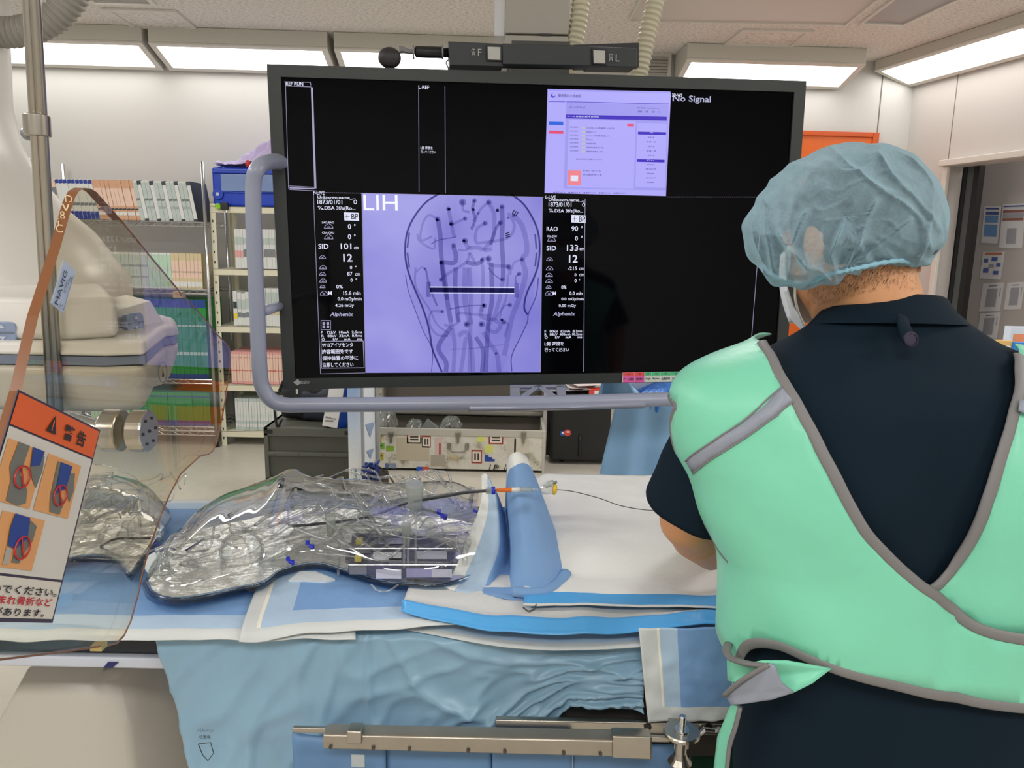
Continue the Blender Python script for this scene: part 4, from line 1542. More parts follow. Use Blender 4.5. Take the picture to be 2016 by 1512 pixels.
def wrect(mb, x0, y0, x1, y1, off, skew=.022):
    mpoly(mb, [wp(x0, y0), wp(x1, y0 + (x1 - x0) * skew), wp(x1 - (y1 - y0) * .03, y1 + (x1 - x0) * skew), wp(x0 - (y1 - y0) * .03, y1)], off)


G = MB()
wrect(G, 240, 218, 1625, 1380, .0010)
wrect(G, 0, 35, 1650, 60, .0010)
G.build('page_panel', e_page2, pg)
G = MB()
wrect(G, 275, 450, 1180, 1365, .0014)
wrect(G, 1200, 500, 1600, 1365, .0014)
wrect(G, 10, 275, 205, 318, .0014)
G.build('page_card', e_page, pg)
G = MB()
wrect(G, 235, 380, 1600, 432, .0018)
wrect(G, 1210, 612, 1590, 650, .0018)
wrect(G, 1195, 985, 1570, 1022, .0018)
wrect(G, 0, 198, 225, 206, .0018)
wrect(G, 240, 204, 1635, 212, .0018)
G.build('page_bar', e_violet, pg)
G = MB()
wrect(G, 5, 478, 200, 520, .0018)
G.build('page_button', e_bluebtn, pg)
G = MB()
wrect(G, 5, 598, 200, 638, .0018)
wrect(G, 1065, 508, 1155, 540, .0018)
G.build('page_button', e_red, pg)
G = MB()
wrect(G, 262, 1135, 440, 1335, .0018)
G.build('page_picture', e_coral, pg)
G = MB()
wrect(G, 300, 1205, 400, 1280, .0021)
for k in range(7):
    pass
wrect(G, 0, 55, 0.1, 55.1, .0021)
G.build('page_mask_icon', e_white, pg)
G = MB()
for k in range(7):
    wrect(G, 450, 548 + k * 53, 495, 578 + k * 53, .0019)
G.build('page_folder_icon', e_yel, pg)
GMAT = [emit('glow_text', (74, 66, 140), 1.0)]


def GX(s, x0, y0, x1, y1):
    g = MB()
    mtext(g, s, *(wp(x0, y0 + x0 * .012) + wp(x1, y1 + x0 * .012)), off=.0026, bold=.01)
    g.build('page_text', GMAT[0], pg)



GX('藤田医科大学病院', 130, 100, 440, 145)
GX('おしらせページ', 285, 262, 495, 292)
for x, s in ((1210, '191'), (1310, '14'), (1400, '50'), (1495, '1')):
    GX(s, x, 312, x + 18 * len(s), 340)
GX('患者様のお知らせ', 1200, 268, 1500, 285)
for k in range(7):
    GX('2021/08/09', 290, 540 + k * 53, 400, 556 + k * 53)
    GX(['COVID-19 患者数 の状況', '研修医のページ', 'Covid-19対策本部より', 'PC News', '当院感染対策', '災害時対応患者状況一覧', '新規採用者名 10月'][k], 510, 545 + k * 53, 510 + [380, 135, 320, 90, 130, 230, 220][k], 566 + k * 53)
GX('お知らせは以下の通りになります。', 370, 970, 735, 990)
GX('お問い合わせ', 460, 1128, 710, 1146)
GX('対応医師当番表', 460, 1178, 720, 1200)
for k in range(5):
    GX('部署一覧', 1345 - 20 * (k % 2), 665 + k * 61, 1430 + 30 * (k % 2), 682 + k * 61)
    GX('連絡表', 1330 - 20 * (k % 2), 1035 + k * 60, 1430 + 30 * (k % 2), 1050 + k * 60)
for k in range(5):
    GX('■ 電子カルテ', 65 + 205 * k, 1425, 65 + 205 * k + 160, 1445)
GMAT[0] = e_white
GX('ホーム 委員会 部門 診療科', 250, 392, 680, 410)
GX('お知らせ', 1375, 600, 1415, 618)
GX('メニュー', 1330, 975, 1430, 992)
G = MB()
c = wp(62, 125)
G.add([mon(c[0] + 4.2 * math.cos(a), c[1] + 4.2 * math.sin(a), .0024) for a in [k * math.pi / 8 for k in range(16)]], [tuple(range(16))])
G.build('page_emblem', e_violet, pg)
G = MB()
G.add([mon(c[0] + 1 + 3 * math.cos(a), c[1] - 1.5 + 3 * math.sin(a), .0028) for a in [k * math.pi / 8 for k in range(16)]], [tuple(range(16))])
G.build('page_emblem_cut', e_page, pg)

# maker's mark and the label strip on the lower bezel
G = MB()
cx, cy = 586, 753
mpoly(G, [(cx - 9, cy), (cx, cy - 6.5), (cx + 7, cy), (cx, cy + 6)], .0075)
mtext(G, 'EIZO', 592, 750, 609, 756, off=.0075)
G.build('maker_mark', mat('mark_silver', (170, 172, 170), rough=.4), mo)
segs = [(1226, 1250, 'アーム退避'), (1250, 1269, '角度P'), (1269, 1283, 'Single'), (1283, 1300, 'Biplane'), (1300, 1321, '右腕穿刺'), (1321, 1343, '左腕穿刺'), (1343, 1377, 'Single腹腔穿刺'), (1377, 1410, 'Biplane')]
st = MB()
mpoly(st, [(1226, 733), (1440, 730), (1440, 750), (1224, 753)], .0072)
so = st.build('label_strip', mat('strip_white', (206, 216, 206), rough=.5), mo)
for k, (x0, x1, s) in enumerate(segs):
    b = MB()
    y = 733 - (x0 - 1226) * .012
    mpoly(b, [(x0 + .5, y), (x1 - .5, y), (x1 - .5, y + 7), (x0 + .5, y + 7)], .0076)
    b.build('strip_tab', mat('strip_red', (224, 84, 84)) if k < 2 else mat('strip_green', (80, 186, 130)), so)
    if k < 2:
        b = MB()
        mpoly(b, [(x0 + .5, y + 7), (x1 - .5, y + 7), (x1 - .5, y + 20), (x0 + .5, y + 20)], .0076)
        b.build('strip_tab', mat('strip_pink', (222, 96, 170)), so)
b = MB()
for k, (x0, x1, s) in enumerate(segs):
    y = 733 - (x0 - 1226) * .012
    mtext(b, s, x0 + 2, y + 11, x1 - 2, y + 16, off=.0080)
    mtext(b, '%d0' % (k + 1), (x0 + x1) / 2 - 2, y + 2, (x0 + x1) / 2 + 2, y + 5, off=.0080)
b.build('strip_lettering', mat('strip_ink', (40, 46, 50)), so)

# guard rail round the monitor
m_rail = mat('rail_blue_grey', (150, 156, 176), rough=.3)
GO = .12
rail = [mon(560, 324, -.03), mon(545, 318, .02), mon(524, 320, .08), mon(507, 333, GO), mon(499, 362, GO), mon(500, 450, GO), mon(506, 600, GO), mon(512, 735, GO), mon(520, 768, GO), mon(536, 788, GO), mon(562, 797, GO), mon(620, 797, GO), mon(900, 795, GO), mon(1340, 789, GO)]
pts = spline(rail, 6)
cxl = MO + MN * GO
mirror = [p - MX * (2 * (p - MO).dot(MX) - .03) for p in pts]
lr_ = mirror[::-1]
MB().tube(pts[:-1] + lr_[1:], .0185, 14).build('guard_rail', m_rail, mo, smooth=True)
MB().cyl(mon(522, 612, GO), mon(556, 600, -.03), .012, 12).build('rail_bracket', m_rail, mo, smooth=True)
MB().prism([mon(541, 596, .0), mon(556, 596, 0), mon(556, 612, 0), mon(541, 612, 0)], MN * -.04).build('bracket_block', m_greymetal, mo)
MB().prism([mon(528, 318, -.02), mon(556, 318, -.02), mon(556, 330, -.02), mon(528, 330, -.02)], MN * -.03).build('bracket_block', m_steel, mo, bevel=.002)
tb = MB()
for q in ([(1004, 760), (1022, 760), (1024, 786), (1004, 786)], [(1094, 758), (1112, 758), (1113, 786), (1098, 786)], [(1024, 778), (1054, 757), (1066, 757), (1030, 786), (1022, 786)], [(1054, 757), (1066, 757), (1098, 780), (1098, 786), (1086, 786)], [(1004, 758), (1112, 757), (1112, 761), (1004, 762)]):
    P = [mon(x, y, .03) for x, y in q]
    tb.prism(P, MN * .008)
tb.prism([mon(1004, 757, -.03), mon(1112, 756, -.03), mon(1112, 760, -.03), mon(1004, 761, -.03)], MN * .06)
tb.build('lower_bracket', m_rail, mo)

# ceiling column, hoses, direction bar and ball handle
m_col = mat('column_grey', (176, 172, 162), rough=.5)
CYY = 2.30
cA, cB = at(994, 60, CYY), at(1120, 60, CYY)
zc2 = at(1050, 68, CYY).z
cbm = MB()
cbm.box((cA.x, CYY, MO.z + .2), (cB.x, CYY + .16, zc2 - .002))
cbm.build('column', m_col, mo, bevel=.004)
cbm = MB()
cbm.box((cA.x, CYY + .001, zc2 + .002), (cB.x, CYY + .16, ZC - .002))
cbm.build('column', m_col, mo, bevel=.004)
MB().box((cA.x - .03, CYY + .02, zc2), (cA.x - .001, CYY + .1, ZC - .002)).build('column_rail', mat('column_edge', (214, 214, 218), rough=.3), mo)
MB().box((cA.x + .1, CYY - .001, zc2 - .003), (cA.x + .1 + .03, CYY + .01, zc2 + .003)).build('column_catch', m_black, mo)
nk = MB()
nk.box((cA.x + .02, CYY - .07, MO.z + .3), (cB.x - .0, CYY + .05, MO.z + .52))
nk.build('neck', mat('neck_grey', (70, 70, 66), rough=.5), mo)
MB().box((cA.x - .012, CYY - .03, MO.z + .3), (cA.x + .008, CYY + .05, MO.z + .5)).build('neck_side', m_col, mo)
MB().box((cB.x - .006, CYY - .06, MO.z + .3), (cB.x + .018, CYY + .02, MO.z + .5)).build('neck_side', mat('neck_cream', (206, 198, 170), rough=.5), mo)


def corrugated(path, r, pitch, mtl, parent, n=16, amp=.10, name='cable_hose'):
    P = spline(path, 14)
    acc = [0]
    for i in range(1, len(P)):
        acc.append(acc[-1] + (P[i] - P[i - 1]).length)
    N = int(acc[-1] / pitch * 6)
    out, rs = [], []
    j = 0
    for k in range(N + 1):
        s = acc[-1] * k / N
        while j < len(P) - 2 and acc[j + 1] < s:
            j += 1
        t = (s - acc[j]) / max(acc[j + 1] - acc[j], 1e-6)
        out.append(P[j].lerp(P[j + 1], t))
        rs.append(r * (1 + amp * math.cos(2 * math.pi * k / 6)))
    return MB().tube(out, rs, n).build(name, mtl, parent, smooth=True)


m_hose = mat('hose_cream', (206, 200, 176), rough=.45)
hY = CYY + .02
corrugated([at(1149, -90, hY), at(1144, 0, hY), at(1138, 50, hY), at(1130, 92, hY)], .024, .0145, m_hose, mo)
corrugated([at(1308, -90, hY), at(1291, 0, hY), at(1276, 60, hY), at(1266, 110, hY), at(1256, 160, hY)], .024, .0145, m_hose, mo)
m_bar = mat('bar_charcoal', (42, 48, 50), rough=.5)
BO = .02
dbar = MB()
dbar.prism([mon(882, 81, BO), mon(991, 86, BO), mon(991, 131, BO), mon(886, 128, BO)], MN * -.07)
dbar.prism([mon(989, 85, BO + .01), mon(1120, 89, BO + .01), mon(1162, 91, BO + .01), mon(1162, 129, BO + .01), mon(990, 126, BO + .01)], MN * -.05)
dbar.prism([mon(1160, 91, BO), mon(1254, 95, BO), mon(1254, 132, BO), mon(1160, 130, BO)], MN * -.07)
do = dbar.build('direction_bar', m_bar, mo, bevel=.002)
sh = MB()
sh.prism([mon(1130, 88, -.03), mon(1258, 84, -.03), mon(1258, 132, -.03), mon(1132, 134, -.03)], MN * -.03)
sh.build('bar_hood', m_black, do)
for q in ([(960, 92), (985, 93), (985, 118), (961, 117)], [(1168, 99), (1191, 100), (1191, 125), (1169, 124)]):
    MB().prism([mon(x, y, BO + .0005) for x, y in [(q[0][0] - 3, q[0][1] - 3), (q[1][0] + 3, q[1][1] - 3), (q[2][0] + 3, q[2][1] + 3), (q[3][0] - 3, q[3][1] + 3)]], MN * .006).build('window_surround', m_black, do)
    MB().prism([mon(x, y, BO + .007) for x, y in q], MN * .001).build('window', mat('bar_window', (176, 176, 170), rough=.35), do)
G = MB()
mtext(G, 'F', 941, 96, 951, 110, off=BO + .004, bold=.0)
G.build('bar_lettering', mat('mark_silver', (170, 172, 170)), do)
G = MB()
mtext(G, 'L', 1212, 107, 1220, 121, off=BO + .004, bold=.0)
G.build('bar_lettering', mat('mark_silver', (170, 172, 170)), do)
for cx, cy in ((932, 103), (1203, 113)):
    G = MB()
    for a in range(10):
        a0, a1 = a * math.pi / 5, (a + 1) * math.pi / 5
        mline(G, (cx + 3.6 * math.cos(a0), cy - 3 + 4 * math.sin(a0)), (cx + 3.6 * math.cos(a1), cy - 3 + 4 * math.sin(a1)), 1, BO + .004)
    mline(G, (cx - 2, cy + 1), (cx - 3, cy + 8), 1, BO + .004)
    mline(G, (cx + 2, cy + 1), (cx + 3, cy + 8), 1, BO + .004)
    mline(G, (cx - 3, cy + 4), (cx + 3, cy + 4), 1, BO + .004)
    mline(G, (cx, cy - 6), (cx, cy), 1, BO + .004)
    G.build('head_symbol', mat('mark_silver', (170, 172, 170)), do)
hp = [mon(884, 103, -.01), mon(820, 102, -.01), mon(800, 101, -.01), mon(790, 102, -.01)]
MB().tube([mon(886, 104, -.01), mon(872, 104, -.01), mon(870, 103.5, -.01), mon(820, 102, -.01), mon(816, 102, -.01)], [.011, .011, .0135, .0135, .009], 14).build('handle_grip', m_black, mo, smooth=True)
MB().tube([mon(818, 102, -.01), mon(806, 102, -.01), mon(795, 98, -.01), mon(786, 98, -.01)], [.006, .0055, .007, .009], 10).build('handle_joint', m_greymetal, mo)
for x in (871, 814):
    MB().cyl(mon(x - 1.5, 103, -.01), mon(x + 1.5, 103, -.01), .0165, 14).build('handle_collar', m_greymetal, mo)
MB().sphere(mon(767, 114, -.01), .027, 20, 14, (1.05, .85, .92)).build('ball_knob', mat('knob_rubber', (46, 42, 44), rough=.5), mo, smooth=True)
MB().tube(spline([mon(882, 118, -.01), mon(878, 124, -.01), mon(881, 130, -.01), mon(884, 141, -.01)]), .0018, 6).build('thin_cable', m_greymetal, mo)
# ------------------------------------------------------------------ imaging detector arm, upper left
m_carm = mat('carm_white', (206, 203, 196), rough=.35)
m_carm2 = mat('carm_beige', (186, 180, 166), rough=.4)
m_stripe = mat('carm_stripe', (112, 122, 140), rough=.4)
m_btn = mat('carm_button', (138, 152, 180), rough=.35)
ca = thing('imaging_arm', 'large white imaging detector arm with blue grey stripe behind clear shield', 'medical imager', (-1.5, 1.9, 0))


def plan(shrink=0.0, wing=True, z=1.39):
    F1 = atz(205, 706, 1.39)
    F2 = atz(352, 664, 1.39)
    y0 = F1.y + shrink
    pts = [(-1.95, y0), (-1.2, y0), (F1.x - shrink * .6, y0), (F1.x + .06 - shrink * .7, y0 + .025), (F2.x - .01 - shrink, F2.y - .03), (F2.x - shrink, F2.y + .01), (F2.x * 1.10 - shrink, F2.y + .16), (F2.x * 1.16 - shrink, F2.y + .22 - shrink), (-1.95, F2.y + .22 - shrink)]
    return pts


def slab(name, z0, z1, sh, mtl, bev=.012, top=0.0):
    a = plan(sh)
    b = plan(sh + top)
    mb = MB()
    mb.rings([[Vector((x, y, z0)) for x, y in a], [Vector((x, y, z1)) for x, y in b]])
    return mb.build(name, mtl, ca, bevel=bev, segs=3)


def slab2(name, z0, z1, sh0, sh1, mtl, bev=.01):
    mb = MB()
    mb.rings([[Vector((x, y, z0)) for x, y in plan(sh0)], [Vector((x, y, z1)) for x, y in plan(sh1)]])
    return mb.build(name, mtl, ca, bevel=bev, segs=3)


zb_ = atz(210, 706, 1.39)
slab2('lower_skirt', 1.285, 1.375, .035, .0, m_carm2, .018)
slab2('blue_stripe', 1.376, 1.392, .008, .008, m_stripe, .001)
slab2('upper_lip', 1.393, 1.415, .0, .012, m_carm, .008)
# upper tier: main block and right wing with its button
tier = MB()
y0 = plan()[0][1] + .03
T1 = at(196, 600, y0 + .04)
tier.rings([[Vector(p) for p in ((-1.95, y0, 1.414), (T1.x - .04, y0, 1.414), (T1.x + .02, y0 + .06, 1.414), (T1.x * 1.30, y0 + .5, 1.414), (-1.95, y0 + .5, 1.414))],
            [Vector(p) for p in ((-1.95, y0 + .02, 1.488), (T1.x - .05, y0 + .02, 1.488), (T1.x + .01, y0 + .08, 1.488), (T1.x * 1.3 - .01, y0 + .48, 1.488), (-1.95, y0 + .48, 1.488))]])
tier.build('housing', m_carm, ca, bevel=.014, segs=3)
WY_ = 1.62
wg = MB()
A_, B_, C_, D_ = at(188, 695, 1.45), at(325, 690, 1.64), at(296, 592, 1.62), at(192, 622, 1.47)
A_.z = B_.z = 1.414
wg.prism([A_, B_, at(328, 645, 1.65), C_, D_], (-.13, .16, 0))
wo = wg.build('side_housing', m_carm, ca, bevel=.012, segs=3)


def pill(cx, cy, w, h, Y, parent, mtl, name='button', E=Vector((1, 0, 0))):
    c = at(cx, cy, Y)
    Nn = Vector((E.y, -E.x, 0))
    k = w / 2 * Y / FPX * 1.02
    l = h / 2 * Y / FPX * 1.02
    ring = []
    for a in range(28):
        t = 2 * math.pi * a / 28
        ring.append(c + E * (math.copysign(abs(math.cos(t)) ** .5, math.cos(t)) * k) + Z3 * (math.copysign(abs(math.sin(t)) ** .5, math.sin(t)) * l))
    o = MB().prism([p + Nn * .004 for p in ring], Nn * -.012).build(name, mtl, parent, bevel=.0015)
    s = MB().prism([c + E * (-k * .9) + Nn * .0055 - Z3 * .0012, c + E * (k * .9) + Nn * .0055 - Z3 * .0012, c + E * (k * .9) + Nn * .0055 + Z3 * .0012, c + E * (-k * .9) + Nn * .0055 + Z3 * .0012], Nn * -.002).build('button_seam', m_stripe, o)
    for sg in (1, -1):
        tr = MB()
        tr.add([c + E * -.006 + Nn * .0055 + Z3 * .007 * sg, c + E * .006 + Nn * .0055 + Z3 * .007 * sg, c + Nn * .0055 + Z3 * .014 * sg], [(0, 1, 2)])
        tr.build('arrow', mat('arrow_pale', (190, 198, 214)), o)
    return o


_e = B_ - A_
_e.z = 0
pill(264, 635, 46, 38, 1.45 + .19 * (264 - 188) / 137 - .03, wo, m_btn, E=_e.normalized())
pill(8, 654, 50, 41, y0 - .001 + .006, ca, m_btn)
p = at(302, 726, 1.70)
# swooping cone above, a loft of rounded sections
prof = [(605, 228), (596, 231), (575, 230), (548, 226), (520, 205), (493, 185), (456, 157), (412, 104), (370, 68), (328, 34), (280, 8), (200, -14), (60, -20), (-80, -18)]
cy_ = 1.86
rings = []
for k, (py, px) in enumerate(prof):
    e = at(px, py, cy_)
    z = e.z
    xl_ = -2.4
    cx = (e.x + xl_) / 2
    a = (e.x - xl_) / 2
    bq = .30 if k < 4 else .30 - .05 * min(1, (k - 3) / 4)
    ring = []
    for j in range(40):
        t = 2 * math.pi * j / 40
        ring.append(Vector((cx + a * math.copysign(abs(math.cos(t)) ** .65, math.cos(t)), cy_ - .0 + bq * math.copysign(abs(math.sin(t)) ** .75, math.sin(t)), z)))
    rings.append(ring)
MB().rings(rings).build('arm_cowl', m_carm, ca, smooth=True)
# small marks on the skirt
p = atz(300, 728, 1.33)
F1, F2 = atz(205, 706, 1.39), atz(352, 664, 1.39)
fdv = (F2 - F1).normalized()
fn = Vector((fdv.y, -fdv.x, 0)).normalized()
pc = F1 + (F2 - F1) * .62 + fn * .014
pc.z = 1.335
rg = MB()
ringp = [pc + fdv * (.018 * math.cos(t)) + Z3 * (.02 * math.sin(t)) for t in [2 * math.pi * k / 20 for k in range(21)]]
rg.tube(ringp, .001, 5)
rg.build('ring_mark', m_stripe, ca)
rg = MB()
rg.add([pc + fdv * -.005 + Z3 * -.009, pc + fdv * .006 + Z3 * -.009, pc + Z3 * .008], [(0, 1, 2)])
rg.build('hand_symbol', mat('ink_dark', (50, 52, 60)), ca)
corrugated([at(-80, 50, 1.9), at(-20, 62, 1.9), at(40, 62, 1.9), at(95, 42, 1.9), at(135, 5, 1.9), at(160, -50, 1.9), at(165, -120, 1.9)], .033, .013, mat('hose_grey', (150, 146, 138), rough=.5), ca, n=20, amp=.07)
# the arm's ceiling carriage, out of the frame above
MB().box((-2.3, 1.65, 2.3), (-1.5, 2.1, ZC - .002)).build('carriage', m_carm, ca, bevel=.02)

# ------------------------------------------------------------------ clear radiation shield on its steel arm
SX = -.45
sh_ = thing('radiation_shield', 'clear acrylic radiation shield with brown edge hanging from steel arm', 'shield', (SX, .95, 1.0))
ol = [(0, 905), (42, 769), (76, 622), (118, 491), (140, 413), (148, 389), (155, 377), (166, 370), (178, 371), (190, 378), (240, 434), (300, 508), (354, 573), (358, 583), (367, 586), (400, 623), (430, 660), (447, 677), (455, 692), (455, 716), (449, 756), (443, 798), (433, 850),
      (427, 873), (421, 887), (412, 894), (395, 898), (357, 933), (335, 975), (318, 1015), (300, 1066), (286, 1112), (273, 1173), (259, 1223), (246, 1251), (232, 1266), (211, 1272), (196, 1273), (120, 1284), (0, 1299), (-40, 1304), (-62, 1295), (-68, 1270), (-55, 1160), (-30, 1020)]
P0 = [atx(x, y, SX) for x, y in ol]
n = len(P0)
TH = .011
m_ac = clear('lead_acrylic', (253, 251, 245), (250, 246, 236), gloss=1.0, rough=.01)
pb = MB()
pb.add(P0, [tuple(range(n))])
pb.add([p - X3 * TH for p in P0], [tuple(range(n - 1, -1, -1))])
pb.build('acrylic_panel', m_ac, sh_, recalc=False)
FAR = [j for j in range(n) if 10 <= j < n - 6]
eb = MB()
eb.add(P0 + [p - X3 * TH for p in P0], [(j, (j + 1) % n, n + (j + 1) % n, n + j) for j in FAR])
eb.build('edge_face', clear('acrylic_edge_clear', (250, 244, 234), (244, 232, 212), gloss=.5), sh_)
MB().tube([P0[j] - X3 * .001 for j in FAR] + [P0[FAR[-1] + 1] - X3 * .001], .0011, 6).build('edge_line', mat('acrylic_edge_brown', (132, 84, 52), rough=.25, var=.08, vscale=4), sh_)
eb = MB()
eb.add(P0 + [p - X3 * TH for p in P0], [(j, (j + 1) % n, n + (j + 1) % n, n + j) for j in range(n) if j not in FAR])
eb.build('edge_band', mat('acrylic_edge_brown', (132, 84, 52), rough=.25, var=.08, vscale=4), sh_)
# marks written on the edge band
gm = MB()
for y, s in ((400, 'D'), (418, 'v'), (432, '8'), (446, 'i'), (458, 'C')):
    q0 = atx(150 - (y - 389) * .31, y, SX)
    add_text(gm, s, q0 + Vector((-.0085, -.0012, 0)), X3, Z3, height=.008, bold=.0)
gm.build('edge_writing', mat('edge_writing', (220, 200, 160)), sh_)
# maker's sticker
SXX = SX + .0012


def frame(TL, TR, BR, x=SXX):
    a, b, c = atx(*TL, x), atx(*TR, x), atx(*BR, x)
    return a, b - a, c - b


a, ex, ey = frame((126, 512), (149, 534), (125, 617))
stk = MB().prism([a, a + ex, a + ex + ey, a + ey], X3 * -.0008).build('maker_sticker', mat('sticker_blue_white', (172, 186, 210), rough=.5), sh_)
G = MB()
o = a + ey * .96 + ex * .40 + X3 * .0012
add_text(G, 'MAVIG', o, -ey.normalized(), -ex.normalized(), width=ey.length * .78, height=ex.length * .26, bold=0)
for k, (s, u, w) in enumerate((('OT80001', .58, .3), ('OT-12-1 #0215', .70, .34), ('MAVIG GmbH Stahlgruberring', .9, .8))):
    add_text(G, s, a + ey * (.62 if k < 2 else .96) + ex * u + X3 * .0012, -ey.normalized(), -ex.normalized(), width=ey.length * w, height=ex.length * .07, bold=.01)
add_text(G, 'CE', a + ey * .32 + ex * .84 + X3 * .0012, -ey.normalized(), -ex.normalized(), width=ey.length * .12, height=ex.length * .16, bold=0)
add_text(G, 'Model', a + ey * .98 + ex * .58 + X3 * .0012, -ey.normalized(), -ex.normalized(), width=ey.length * .1, height=ex.length * .09, bold=0)
add_text(G, 'S / N', a + ey * .98 + ex * .72 + X3 * .0012, -ey.normalized(), -ex.normalized(), width=ey.length * .1, height=ex.length * .09, bold=0)
G.build('sticker_lettering', mat('ink_navy', (30, 34, 60)), stk)
# warning placard
a, ex, ey = frame((41, 773), (196, 849), (103, 1223))
PO = lambda u, v, k=0: a + ex * u + ey * v + X3 * (.0006 * k)
po = MB().prism([PO(-.03, -.008), PO(1.008, -.008), PO(1.008, 1.008), PO(-.03, 1.008)], X3 * -.001).build('warning_placard', mat('placard_border', (66, 52, 70), rough=.4), sh_)


def prect(name, u0, v0, u1, v1, rgb, k, poly=None):
    mb = MB()
    pts = poly or [(u0, v0), (u1, v0), (u1, v1), (u0, v1)]
    mb.add([PO(u, v, k) for u, v in pts], [tuple(range(len(pts)))])
    return mb.build(name, mat('pl_%d_%d_%d' % rgb, rgb, rough=.35), po)


prect('placard_face', -.02, .165, .985, .80, (212, 206, 198), 1)
prect('placard_face', -.02, .812, .985, .99, (216, 208, 196), 1)
prect('placard_heading', -.02, .004, .99, .155, (222, 96, 40), 1)
prect('picture', -.0, .22, .40, .50, (222, 158, 98), 2)
prect('picture', .44, .22, .86, .50, (222, 158, 98), 2)
prect('picture', .14, .535, .60, .775, (222, 158, 98), 2)
SH = (112, 112, 104)
BLU = (36, 62, 140)
prect('shoe', 0, 0, 0, 0, SH, 3, [(.10, .22), (.22, .22), (.20, .36), (.32, .42), (.34, .48), (.26, .5), (.14, .49), (.13, .40), (.08, .34)])
prect('shoe', 0, 0, 0, 0, SH, 3, [(.30, .26), (.40, .24), (.42, .31), (.40, .40), (.33, .36), (.28, .31)])
prect('bar', 0, 0, 0, 0, BLU, 4, [(.25, .22), (.38, .22), (.37, .29), (.28, .31)])
prect('shoe', 0, 0, 0, 0, SH, 3, [(.56, .24), (.66, .24), (.66, .38), (.76, .43), (.74, .49), (.62, .49), (.58, .42)])
prect('shoe', 0, 0, 0, 0, SH, 3, [(.72, .28), (.80, .27), (.84, .36), (.82, .42), (.74, .36)])
prect('bar', 0, 0, 0, 0, BLU, 4, [(.60, .24), (.74, .24), (.73, .36), (.62, .40)])
prect('bar', 0, 0, 0, 0, BLU, 4, [(.26, .535), (.42, .54), (.45, .63), (.36, .69), (.27, .68), (.25, .6)])
prect('shoe', 0, 0, 0, 0, SH, 3, [(.44, .55), (.52, .57), (.52, .64), (.46, .7), (.44, .75), (.36, .75), (.36, .69), (.44, .63)])
prect('shoe', 0, 0, 0, 0, (170, 168, 160), 3, [(.27, .69), (.33, .69), (.33, .76), (.28, .765)])
nr = MB()
for (u, v) in ((.22, .37), (.68, .40), (.42, .68)):
    nr = MB()
    ring = [PO(u + .075 * math.cos(t), v + .052 * math.sin(t), 5) for t in [2 * math.pi * k / 24 for k in range(25)]]
    nr.tube(ring, .0008, 5)
    nr.tube([PO(u - .04, v - .045, 5), PO(u + .04, v + .045, 5)], .0008, 5)
    nr.build('prohibition_ring', mat('ring_red', (186, 44, 46), rough=.4), po)
G = MB()
exn, eyn = ex.normalized(), -ey.normalized()


def ptext(G, s, u0, v0, u1, v1):
    add_text(G, s, PO(u0, v1, 3), exn, eyn, width=ex.length * (u1 - u0), height=ey.length * (v1 - v0), bold=.018)


G.add([PO(.34, .12, 3), PO(.46, .12, 3), PO(.40, .03, 3)], [(0, 1, 2)])
G.build('warning_triangle', mat('placard_ink', (44, 36, 40)), po)
G = MB()
ptext(G, '警 告', .54, .045, .83, .125)
ptext(G, '側に立たないでください。', -.35, .845, .95, .885)
ptext(G, '時に', -.16, .895, .0, .93)
ptext(G, 'おそれがあります。', .0, .945, .86, .982)
G.build('placard_lettering', mat('placard_ink', (44, 36, 40)), po)
G = MB()
add_text(G, '!', PO(.385, .112, 4), exn, eyn, height=ey.length * .055, bold=.02)
G.build('warning_mark', mat('pl_222_96_40', (222, 96, 40)), po)
G = MB()
ptext(G, '足を挟まれ骨折など', .02, .893, .92, .933)
G.build('placard_lettering', mat('placard_red', (190, 36, 44)), po)

# arm: vertical pole, collar, elbow, horizontal tube and the round mount through the panel
PYY = 1.30
pt_ = at(58, -60, PYY)
pbm = at(112, 848, PYY)
axd = (pt_ - pbm).normalized()
pt_ = pbm + axd * ((ZC - .01 - pbm.z) / axd.z)
po_ = MB()
for dx, dy, r in ((-.0055, 0, .0085), (.0055, 0, .0085)):
    po_.tube([pbm + Vector((dx, dy, 0)), pt_ + Vector((dx, dy, 0))], r, 12)
po_.build('pole', m_steel, sh_, smooth=True)
c = at(73, 247, PYY)
MB().tube([c - axd * .017, c + axd * .017], .020, 24).build('collar', m_steel, sh_, bevel=.002)
MB().sphere(at(56, 262, PYY + .02), .012, 14, 10).build('collar_screw', m_greymetal, sh_)
c2 = at(232, 852, SX and .985)
kn = atx(262, 848, SX)
MB().tube(spline([pbm, pbm + Vector((.004, 0, -.02)), pbm + Vector((.03, -.02, -.03)), kn + Vector((-.12, .05, .0)), kn + Vector((-.03, 0, 0))]), .0085, 14).build('arm_tube', m_chrome, sh_, smooth=True)
m_disc = mat('turned_steel', (186, 182, 174), rough=.22, metal=1.0)
MB().lathe(kn + Vector((-.034, 0, 0)), X3, [(0, .0), (0, .023), (.002, .025), (.021, .025), (.0225, .023)], 40).build('rear_disc', m_disc, sh_, bevel=.0005)
ds_ = MB().lathe(kn + Vector((.0005, 0, 0)), X3, [(0, .022), (.001, .025), (.017, .025), (.019, .0235), (.019, .0)], 40).build('front_disc', m_disc, sh_)
sw = MB()
for k in range(6):
    t = 2 * math.pi * k / 6
    q = kn + Vector((.0195, .016 * math.cos(t), .016 * math.sin(t)))
    sw.cyl(q, q + X3 * .0012, .0018, 8)
q = kn + Vector((.0195, 0, 0))
sw.cyl(q, q + X3 * .0012, .002, 8)
sw.build('disc_screw', m_black, ds_)
